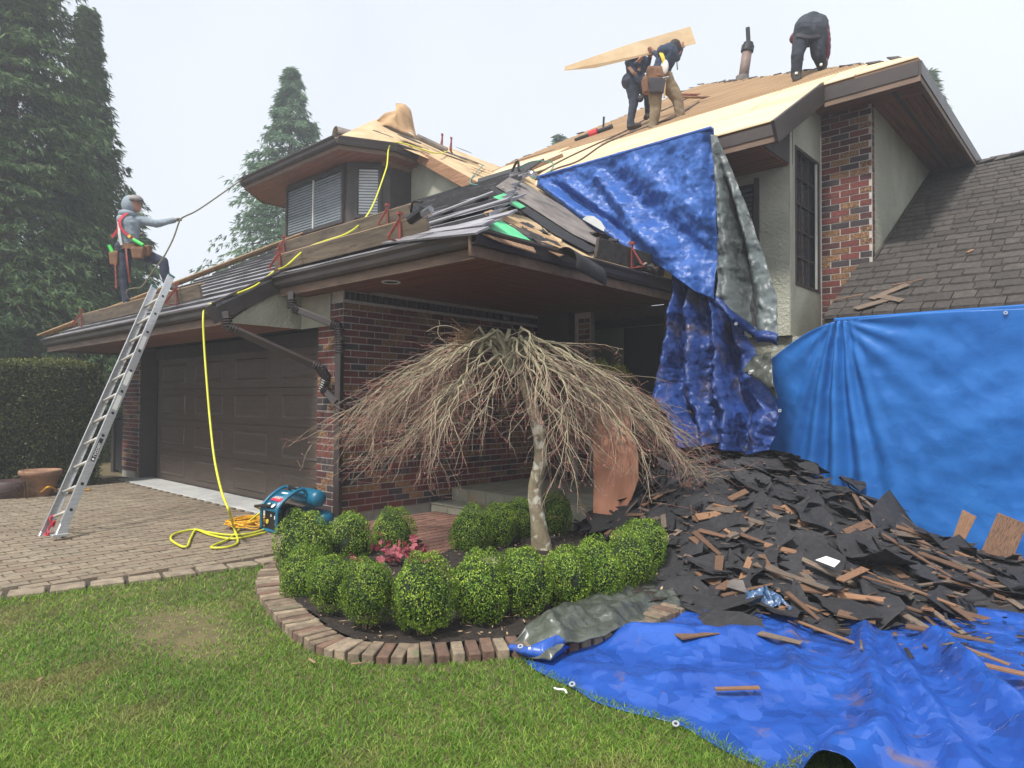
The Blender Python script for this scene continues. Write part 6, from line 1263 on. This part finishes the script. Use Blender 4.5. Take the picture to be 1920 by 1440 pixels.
# ================================================================ people
def capsule(bm, p, q, rp, rq):
    p, q = V3(p), V3(q); t = bmesh.new(); pts = []
    for c, rr in ((p, rp), (q, rq)):
        for i in range(7):
            la = math.pi*(i/6-.5)
            for j in range(10 if 0 < i < 6 else 1): lo_ = 2*math.pi*j/10; pts.append(c+Vector((math.cos(la)*math.cos(lo_), math.cos(la)*math.sin(lo_), math.sin(la)))*rr)
    vs_ = [bm.verts.new(x) for x in pts]; r_ = bmesh.ops.convex_hull(bm, input=vs_); bmesh.ops.delete(bm, geom=list({g for g in r_['geom_interior']+r_['geom_unused'] if isinstance(g, bmesh.types.BMVert)}), context='VERTS'); t.free()
def body(segs, mats, parent, voxel=.013, smooth=3):
    bm = bmesh.new()
    for s in segs: capsule(bm, *s[:4])
    me = bpy.data.meshes.new('body'); bm.to_mesh(me); bm.free(); o = bpy.data.objects.new('body', me); COL.objects.link(o)
    md = o.modifiers.new('r', 'REMESH'); md.mode = 'VOXEL'; md.voxel_size = voxel; m2 = o.modifiers.new('s', 'SMOOTH'); m2.factor = .5; m2.iterations = smooth
    bpy.context.view_layer.update(); nm = bpy.data.meshes.new_from_object(o.evaluated_get(bpy.context.evaluated_depsgraph_get())); bpy.data.objects.remove(o)
    n = len(nm.polygons); C = np.empty(n*3, np.float32); nm.polygons.foreach_get('center', C); C = C.reshape(-1, 3); best = np.full(n, 1e9); idx = np.zeros(n, np.int32)
    for s in segs:
        p, q = np.array(s[0], float), np.array(s[1], float); d = q-p; L2_ = max(1e-9, d@d); t = np.clip(((C-p)@d)/L2_, 0, 1); ds = np.linalg.norm(C-(p+t[:, None]*d), axis=1)-(s[2]+(s[3]-s[2])*t); m = ds < best; best[m] = ds[m]; idx[m] = mats.index(s[4])
    nv = len(nm.vertices); co = np.empty(nv*3, np.float32); nm.vertices.foreach_get('co', co); co = co.reshape(-1, 3); no = np.empty(nv*3, np.float32); nm.vertices.foreach_get('normal', no); no = no.reshape(-1, 3)
    fold = fbm(co[:, 0]*13+co[:, 1]*8, co[:, 2]*15+co[:, 1]*6, 3, 3)*.009; fold += .0035*np.abs(np.sin(co[:, 2]*31+co[:, 0]*17+3*np.sin(co[:, 0]*9+co[:, 1]*8))); skinm = [i for i, m in enumerate(mats) if m in ('skin', 'glove', 'hair')]
    vm = np.ones(nv); li = np.empty(len(nm.loops), np.int32); nm.loops.foreach_get('vertex_index', li); ls = np.empty(n, np.int32); nm.polygons.foreach_get('loop_start', ls); lt = np.empty(n, np.int32); nm.polygons.foreach_get('loop_total', lt); vm[li[np.repeat(np.isin(idx, skinm), lt)]] = 0
    co += no*(fold*vm)[:, None]; nm.vertices.foreach_set('co', co.astype(np.float32).ravel())
    nm.materials.clear()
    for m in mats: nm.materials.append(MAT[m])
    nm.polygons.foreach_set('material_index', idx); nm.polygons.foreach_set('use_smooth', np.ones(n, bool)); return link('body', nm, None, parent)
def hand(w_, tip, mat, pn):
    # palm from wrist w_ towards tip, five unequal bent fingers curling to pn
    w_, tip, pn = np.array(w_, float), np.array(tip, float), np.array(pn, float); d = tip-w_; L_ = np.linalg.norm(d); d /= L_; s = np.cross(d, pn); s /= np.linalg.norm(s); pn = np.cross(s, d); k = w_+d*.09; out = [(w_, k, .03, .034, mat)]
    for i, (o_, ln) in enumerate(((-.03, .065), (-.01, .075), (.01, .07), (.03, .055))):
        a = k+s*o_; b = a+d*ln*.5-pn*.012; c = b+d*ln*.12+pn*ln*.55; out += [(a, b, .012, .011, mat), (b, c, .011, .009, mat)]
    a = w_+d*.035-s*.035; b = a+d*.03-s*.03+pn*.02; c = b+d*.03+pn*.02; return out+[(a, b, .014, .012, mat), (b, c, .012, .010, mat)]
def strap(pts, wd, mat, parent, nm='strap', nrm=None, th=.008):
    P = catmull(pts, 5); b = MB()
    for i in range(len(P)-1): b.beam(P[i], P[i+1]+(P[i+1]-P[i])*.05, wd, th, up=tuple(-CF) if nrm is None else nrm)
    return b.build(nm, mat, parent)
def blob(c, s, mat, parent, nm, rot=(0, 0, 0), sub=2):
    b = bmesh.new(); bmesh.ops.create_icosphere(b, subdivisions=sub+1, radius=1); me = bpy.data.meshes.new(nm); b.to_mesh(me); b.free(); me.polygons.foreach_set('use_smooth', np.ones(len(me.polygons), bool)); me.materials.append(MAT[mat]); o = link(nm, me, None, None); o.location = V3(c); o.scale = s; o.rotation_euler = rot
    return attach(o, parent)
def pouch(c, s, mat, parent, nm='pouch'):
    b = MB(); vs_ = []; ax = R2; ay = F2
    for z, k in ((-1, .78), (.55, 1.0), (1, .92)):
        for sx_, sy_ in ((-1, -1), (1, -1), (1, 1), (-1, 1)): vs_.append(np.array(c)+ax*sx_*s[0]*k*.9+ay*sy_*s[1]*k+np.array([0, 0, z*s[2]]))
    b.add(vs_, [(3, 2, 1, 0), (0, 1, 5, 4), (1, 2, 6, 5), (2, 3, 7, 6), (3, 0, 4, 7), (4, 5, 9, 8), (5, 6, 10, 9), (6, 7, 11, 10), (7, 4, 8, 11), (8, 9, 10, 11)]); o = b.build(nm, mat, parent, bevel=.018, seg=2); return o
RIG, UPV, FWD = CR, np.array([0, 0, 1.]), CF
# worker 1 on the garage roof, hauling a rope
w1 = thing('person', 'worker in grey hoodie and cap hauling a rope on the garage roof', 'person', at_d(238, 575, 11.5)); D1 = 11.5
def q1(x, y, o_=0): return at_d(180+x/5.5375, 340+y/5.5375, D1+o_)
S1 = [(q1(335, 440), q1(340, 560), .17, .165, 'hoodie'), (q1(340, 560), q1(330, 660), .165, .15, 'hoodie'), (q1(285, 400, -.05), q1(425, 400, .1), .105, .105, 'hoodie'), (q1(345, 350), q1(385, 290), .075, .07, 'skin'),
      (q1(395, 225, .0), q1(415, 270, .0), .105, .085, 'skin'), (q1(452, 250, .02), q1(462, 262, .02), .02, .018, 'skin'),
      (q1(430, 400, .05), q1(630, 440, .05), .085, .062, 'hoodie'), (q1(630, 440, .05), q1(805, 405, 0), .062, .045, 'hoodie'),
      (q1(280, 400, -.02), q1(300, 540, .25), .08, .06, 'hoodie'), (q1(300, 540, .25), q1(430, 560, .35), .055, .042, 'hoodie'), (q1(430, 560, .35), q1(470, 550, .36), .04, .04, 'glove'),
      (q1(300, 690), q1(420, 700), .15, .14, 'jeans_dark'), (q1(305, 760), q1(290, 1040), .115, .075, 'jeans_dark'), (q1(290, 1040), q1(320, 1280, .0), .08, .052, 'jeans_dark'), (q1(318, 1290), q1(350, 1300, -.16), .055, .045, 'boot'),
      (q1(430, 745, .02), q1(700, 835, .05), .12, .085, 'jeans_dark'), (q1(700, 835, .05), q1(735, 1060, .08), .085, .055, 'jeans_dark'), (q1(735, 1085, .08), q1(860, 1120, .10), .052, .045, 'boot')]
S1 += hand(q1(805, 405), q1(930, 385), 'glove', (0, 0, -1))
body(S1, ['hoodie', 'jeans_dark', 'skin', 'glove', 'boot'], w1)
blob(q1(392, 248)-R2*.062, (.132, .132, .172), 'hoodie', w1, 'hood'); blob(q1(350, 345)-R2*.03, (.15, .15, .085), 'hoodie', w1, 'hood_neck')
MB().lathe([(.001, .115), (.07, .105), (.115, .06), (.125, .0), (.001, .0)], q1(412, 215), 20).build('cap_crown', 'cap_grey', w1, smooth=True); pk = [q1(430, 212, -.1), q1(480, 200, -.07), q1(502, 222, 0), q1(480, 206, .1), q1(430, 212, .12)]; MB().slab(pk, (0, 0, .015)).build('cap_peak', 'strap_dark', w1)
strap([q1(330, 320, -.12), q1(250, 400, -.2), q1(270, 500, -.2), q1(380, 590, -.17), q1(480, 660, -.1)], .045, 'strap_red', w1); strap([q1(240, 400, -.2), q1(225, 500, -.18), q1(165, 580, -.05)], .05, 'strap_red', w1); strap([q1(235, 420, -.2), q1(245, 560, -.2), q1(265, 660, -.18)], .04, 'frame_white', w1, 'lanyard'); strap([q1(335, 560, -.19), q1(355, 580, -.19)], .05, 'strap_yellow', w1, 'buckle')
strap([q1(200, 690, -.02), q1(300, 670, -.17), q1(420, 680, -.16), q1(540, 700, -.02)], .09, 'leather', w1, 'tool_belt', th=.02)
for (x, y, s, o_) in ((200, 800, (.09, .07, .12), -.06), (440, 745, (.12, .06, .10), -.17), (530, 720, (.07, .06, .09), -.1)): pouch(q1(x, y, o_), s, 'leather', w1)
MB().tube([q1(385, 605, -.2), q1(490, 665, -.2)], .032, 10).build('green_tool', 'green_bright', w1); MB().tube([q1(135, 665, -.1), q1(175, 740, -.1)], .03, 10).build('green_tool', 'green_bright', w1); strap([q1(310, 680, -.18), q1(325, 850, -.2), q1(350, 1050, -.12)], .03, 'red_metal', w1, 'leg_strap'); strap([q1(200, 850, -.12), q1(210, 1110, -.12)], .025, 'red_metal', w1, 'hammer')
rop = [Dp(775, 262, .1) if False else np.array(E_[2]+(ZE+.04,)), q1(1100, 270, .6), q1(930, 360, -.02), q1(890, 385, -.03), q1(860, 430, -.06), q1(800, 600, -.1), q1(700, 790, -.2), q1(600, 920, -.25), q1(480, 1090, -.25), q1(400, 1110, -.25), q1(330, 1130, -.22), q1(320, 1180, -.2), q1(370, 1270, -.1)]
o = MB().tube(catmull(rop, 8), .013, 7).build('rope', 'rope_olive', smooth=True); tag(o, 'olive safety rope held by the hooded worker and running to the dormer eave', 'rope')
# plywood sheet and its two carriers
D2 = depth(Mp(1225, 240)); 
def q2(x, y, o_=0): return at_d(1040+x/6.26, 30+y/6.26, D2+o_)
o = MB().slab([q2(x, y, z) for x, y, z in ((112, 640, .45), (480, 607, .45), (1660, 322, .38), (1592, 122, .38), (900, 322, .42), (120, 592, .45))], CF*.016+np.array([0, 0, .004])).build('carried_plywood', 'plywood'); tag(o, 'tapered plywood sheet carried by two workers on the roof', 'plywood')
w2 = thing('person', 'worker in khaki trousers and navy top carrying plywood on the roof', 'person', q2(1200, 1340))
S2 = [(q2(1330, 450), q2(1270, 600), .17, .15, 'navy'), (q2(1270, 600), q2(1240, 690), .15, .15, 'navy'), (q2(1275, 410, -.1), q2(1390, 420, .1), .1, .1, 'navy'), (q2(1390, 400), q2(1410, 370), .07, .075, 'skin'), (q2(1410, 345), q2(1432, 385), .1, .09, 'hair'), (q2(1445, 395, .0), q2(1455, 415, .0), .06, .05, 'skin'),
      (q2(1290, 400, .05), q2(1240, 470, .25), .08, .06, 'navy'), (q2(1240, 470, .25), q2(1170, 430, .36), .055, .042, 'navy'), (q2(1400, 440, .1), q2(1440, 500, .28), .075, .055, 'navy'), (q2(1440, 500, .28), q2(1480, 390, .34), .05, .042, 'navy'),
      (q2(1160, 740), q2(1300, 750), .155, .145, 'khaki'), (q2(1180, 800), q2(1185, 1050), .13, .095, 'khaki'), (q2(1185, 1050), q2(1152, 1310), .095, .068, 'khaki'), (q2(1150, 1325), q2(1200, 1335, -.14), .055, .045, 'shoe_tan'),
      (q2(1320, 790), q2(1440, 970), .13, .095, 'khaki'), (q2(1440, 970), q2(1472, 1190), .095, .072, 'khaki'), (q2(1460, 1215), q2(1575, 1190, .0), .055, .042, 'shoe_tan')]
S2 += hand(q2(1170, 430, .36), q2(1120, 380, .37), 'skin', (0, 0, -1))+hand(q2(1480, 390, .34), q2(1490, 330, .35), 'skin', tuple(CF))
body(S2, ['navy', 'khaki', 'skin', 'hair', 'shoe_tan'], w2)
strap([q2(1245, 430, -.16), q2(1270, 490, -.19), q2(1300, 600, -.18)], .06, 'strap_yellow', w2); strap([q2(1100, 690, -.06), q2(1200, 660, -.17), q2(1300, 680, -.16), q2(1380, 700, -.04)], .1, 'leather', w2, 'tool_belt', th=.025); pouch(q2(1190, 690, -.12), (.17, .07, .12), 'leather', w2); pouch(q2(1090, 820, -.05), (.1, .08, .13), 'leather', w2); pouch(q2(1200, 820, -.15), (.16, .05, .12), 'strap_dark', w2)
MB().tube([q2(1300, 740, -.18), q2(1285, 960, -.18)], .016, 8).build('hammer_handle', 'raw_board', w2); MB().tube([q2(1265, 735, -.18), q2(1340, 720, -.18)], .022, 8).build('hammer_head', 'steel', w2); blob(q2(1290, 600, -.17), (.07, .04, .12), 'frame_white', w2, 'lanyard_pouch'); strap([q2(1430, 500, -.05), q2(1442, 630, -.05)], .015, 'strap_dark', w2, 'loose_strap')
w3 = thing('person', 'worker in dark clothes behind the plywood sheet, head hidden by it', 'person', q2(930, 1300, .7)); o3 = .62
S3 = [(q2(960, 560, o3), q2(950, 690, o3), .165, .15, 'navy'), (q2(890, 540, o3), q2(1040, 530, o3+.1), .1, .1, 'navy'), (q2(965, 480, o3), q2(970, 440, o3), .06, .06, 'skin'), (q2(970, 400, o3), q2(975, 430, o3), .1, .095, 'hair'), (q2(880, 540, o3), q2(880, 640, o3+.05), .075, .06, 'navy'), (q2(880, 640, o3+.05), q2(960, 560, o3-.15), .055, .045, 'navy'),
      (q2(1050, 530, o3+.1), q2(1075, 620, o3+.1), .075, .06, 'navy'), (q2(1075, 620, o3+.1), q2(1120, 480, o3), .055, .042, 'navy'), (q2(880, 770, o3), q2(1000, 770, o3), .145, .14, 'jeans_dark'), (q2(905, 810, o3), q2(930, 980, o3), .125, .085, 'jeans_dark'), (q2(930, 980, o3), q2(890, 1270, o3), .085, .058, 'jeans_dark'), (q2(885, 1300, o3), q2(990, 1285, o3), .055, .045, 'boot'),
      (q2(1000, 800, o3), q2(1105, 930, o3+.1), .12, .085, 'jeans_dark'), (q2(1105, 930, o3+.1), q2(1098, 1140, o3+.2), .085, .058, 'jeans_dark'), (q2(1095, 1165, o3+.2), q2(1070, 1190, o3+.1), .055, .045, 'boot')]
S3 += hand(q2(960, 560, o3-.15), q2(1030, 470, o3-.2), 'skin', (0, 0, -1))+hand(q2(1120, 480, o3), q2(1140, 440, o3-.1), 'skin', (0, 0, -1))
body(S3, ['navy', 'jeans_dark', 'skin', 'hair', 'boot'], w3); strap([q2(870, 600, o3-.15), q2(920, 660, o3-.2), q2(960, 690, o3-.19)], .06, 'leather', w3); strap([q2(1010, 560, o3-.1), q2(985, 640, o3-.18)], .05, 'leather', w3); blob(q2(860, 640, o3-.05), (.03, .03, .06), 'strap_dark', w3, 'strap_loop'); blob(q2(1005, 970, o3-.05), (.06, .05, .06), 'strap_dark', w3, 'knee_pad')
# bent worker near the ridge
D4 = depth(Mp(1495, 153)); w4 = thing('person', 'worker in dark clothes bent double near the top of the roof', 'person', Mp(1495, 153))
def q4(x, y, o_=0): return at_d(1380+x/8, y/8, D4+o_)
S4 = [(q4(1000, 520), q4(1230, 520), .135, .135, 'work_black'), (q4(1020, 470, .0), q4(1060, 370, .18), .15, .15, 'work_black'), (q4(1200, 470, .0), q4(1220, 370, .18), .15, .15, 'work_black'), (q4(1130, 360, .2), q4(1130, 460, .42), .165, .15, 'work_black'), (q4(1000, 440, .42), q4(1300, 420, .42), .1, .1, 'maroon'), (q4(1100, 560, .55), q4(1080, 620, .55), .09, .09, 'hair'),
      (q4(1320, 400, .38), q4(1365, 620, .3), .075, .062, 'maroon'), (q4(1365, 620, .3), q4(1350, 880, .15), .06, .045, 'maroon'), (q4(960, 480, .4), q4(880, 580, .3), .075, .07, 'maroon'), (q4(880, 580, .3), q4(960, 780, .4), .06, .045, 'maroon'),
      (q4(975, 560), q4(925, 850, -.05), .115, .09, 'work_black'), (q4(925, 850, -.05), q4(908, 1080), .09, .07, 'work_black'), (q4(908, 1120), q4(915, 1200, -.05), .065, .06, 'boot'), (q4(915, 1205, -.05), q4(925, 1215, .14), .055, .045, 'boot'),
      (q4(1225, 560), q4(1240, 830, .0), .125, .095, 'work_black'), (q4(1240, 830), q4(1285, 970, .1), .09, .075, 'work_black'), (q4(1285, 990, .1), q4(1300, 1060, .08), .068, .065, 'boot'), (q4(1300, 1065, .08), q4(1330, 1060, .25), .055, .05, 'boot')]
S4 += hand(q4(1350, 880, .15), q4(1345, 990, .12), 'skin', tuple(-CR))+hand(q4(960, 780, .4), q4(980, 880, .4), 'skin', tuple(CR))
body(S4, ['work_black', 'maroon', 'hair', 'boot', 'skin'], w4); MB().tube([q4(905, 1085, -.09), q4(905, 1115, -.09)], .02, 8).build('boot_tag', 'dial', w4); MB().tube([q4(1275, 955, -.03), q4(1275, 985, -.03)], .02, 8).build('boot_tag', 'dial', w4)
strap([q4(1305, 320, .05), q4(1335, 520, .1), q4(1325, 720, .06)], .03, 'frame_white', w4, 'lettered_strap'); strap([q4(900, 520, -.1), q4(1100, 550, -.15), q4(1300, 520, -.1)], .05, 'strap_dark', w4, 'belt')
# shadowless small litter on the lawn
for k, (x, y) in enumerate(((585, 1240), (668, 1245), (75, 1275), (1010, 1215))):
    o = MB().slab([(-.03, -.007, 0), (.03, -.005, 0), (.03, .007, 0), (-.03, .006, 0)], (0, 0, .005)).build('wood_chip', 'old_board'); o.location = V3(at_z(x, y, .04)); o.rotation_euler = (.1, .1, k*1.3); tag(o, ['orange wood chip on the lawn below the left of the brick border', 'orange wood chip on the lawn below the middle of the brick border', 'lone orange wood chip on the left lawn', 'orange wood chip on the lawn next to the tarp corner'][k], 'wood chip', 'wood chips on the lawn')

# ================================================================ grass
r = np.random.default_rng(77); NB = 330000
u_ = r.uniform(size=NB); D_ = 2.3*(9.5/2.3)**(u_**1.15); px = r.uniform(-80, 2000, NB); lat = (px-960)/FPX*D_
gx_ = CF[0]*D_+CR[0]*lat; gy_ = CF[1]*D_+CR[1]*lat
ex = np.interp(gy_, [p[1] for p in EDGE], [p[0] for p in EDGE]); bout = [(p[0], p[1]) for p in BORDER]+[(-2.0, 8), (-6.9, 8), (-6.9, 4.5), (-5.8, 4.5)]
fe = np.interp(gx_, [p[0] for p in FE], [p[1] for p in FE]); keep = (gx_ > ex+.0+.015*r.normal(size=NB)) & ~inpoly(gx_, gy_, bout) & ~((gx_ > -2.8) & (gy_ > fe+.05) & ~((np.abs(gx_+.88) < .2) & (gy_ < fe+.5))) & (gy_ < 8)
bare = .5+.32*fbm(gx_*1.7, gy_*1.7, 8)+.22*fbm(gx_*6, gy_*6, 9); wp = at_z(330, 1185, 0); wp2 = at_z(700, 1420, 0); bare = bare+1.1*np.exp(-(((gx_-wp[0])/.75)**2+((gy_-wp[1])/.32)**2))+.5*np.exp(-(((gx_-wp2[0])/.5)**2+((gy_-wp2[1])/.3)**2)); keep &= r.random(NB) > np.clip((bare-.75)*.9, 0, .72)
gx_, gy_, D_, bare = gx_[keep], gy_[keep], D_[keep], bare[keep]; n = len(gx_); hh = r.uniform(.010, .032, n)*(1-.45*np.clip(bare-.6, 0, 1)); edge_near = np.abs(gx_-np.interp(gy_, [p[1] for p in EDGE], [p[0] for p in EDGE])) < .12; hh = np.where(edge_near, hh*1.5, hh)
a = r.uniform(0, 6.28, n); ln = r.normal(0, .75, (n, 2))*hh[:, None]; wv = (.0016+.0007*D_)*r.uniform(.7, 1.3, n)*.55; bx_ = np.c_[np.cos(a)*wv, np.sin(a)*wv]
P0 = np.c_[gx_, gy_, np.zeros(n)]; V = np.zeros((n, 5, 3)); V[:, 0] = P0-np.c_[bx_, np.zeros(n)]; V[:, 1] = P0+np.c_[bx_, np.zeros(n)]; mid = P0+np.c_[ln*.4, hh*.6]; V[:, 2] = mid+np.c_[bx_*.8, np.zeros(n)]; V[:, 3] = mid-np.c_[bx_*.8, np.zeros(n)]; V[:, 4] = P0+np.c_[ln*1.15, hh]
i5 = np.arange(n)[:, None]*5; F = np.concatenate([i5+np.array([[0, 1, 2]]), i5+np.array([[0, 2, 3]]), i5+np.array([[3, 2, 4]])]); tone = np.clip(r.beta(2.0, 2.0, n)+.25*np.clip(bare-.6, 0, 1)+.14*fbm(gx_*3, gy_*3, 15), 0, 1)
tag(npmesh('grass', V.reshape(-1, 3), F, 'grass', attr={'rnd': np.repeat(tone, 5)}), 'short patchy green lawn grass across the foreground', 'grass', kind='stuff')

# ================================================================ haze, partly standing in for veiling glare in the lens
hz = MB().box((-64, -42, -1.2), (44, 64, 18.6)).mesh('haze', 'interior'); hz.materials.clear()
hm_ = bpy.data.materials.new('haze'); hm_.use_nodes = True; hm_.node_tree.nodes.clear(); ho = hm_.node_tree.nodes.new('ShaderNodeOutputMaterial'); hv = hm_.node_tree.nodes.new('ShaderNodeVolumePrincipled')
hv.inputs['Color'].default_value = (.90, .94, 1, 1); hv.inputs['Density'].default_value = .0052; hv.inputs['Anisotropy'].default_value = .2
hm_.node_tree.links.new(hv.outputs[0], ho.inputs['Volume']); hz.materials.append(hm_); tag(link('haze', hz), 'thin pale haze partly standing in for lens glare', 'haze', kind='stuff')
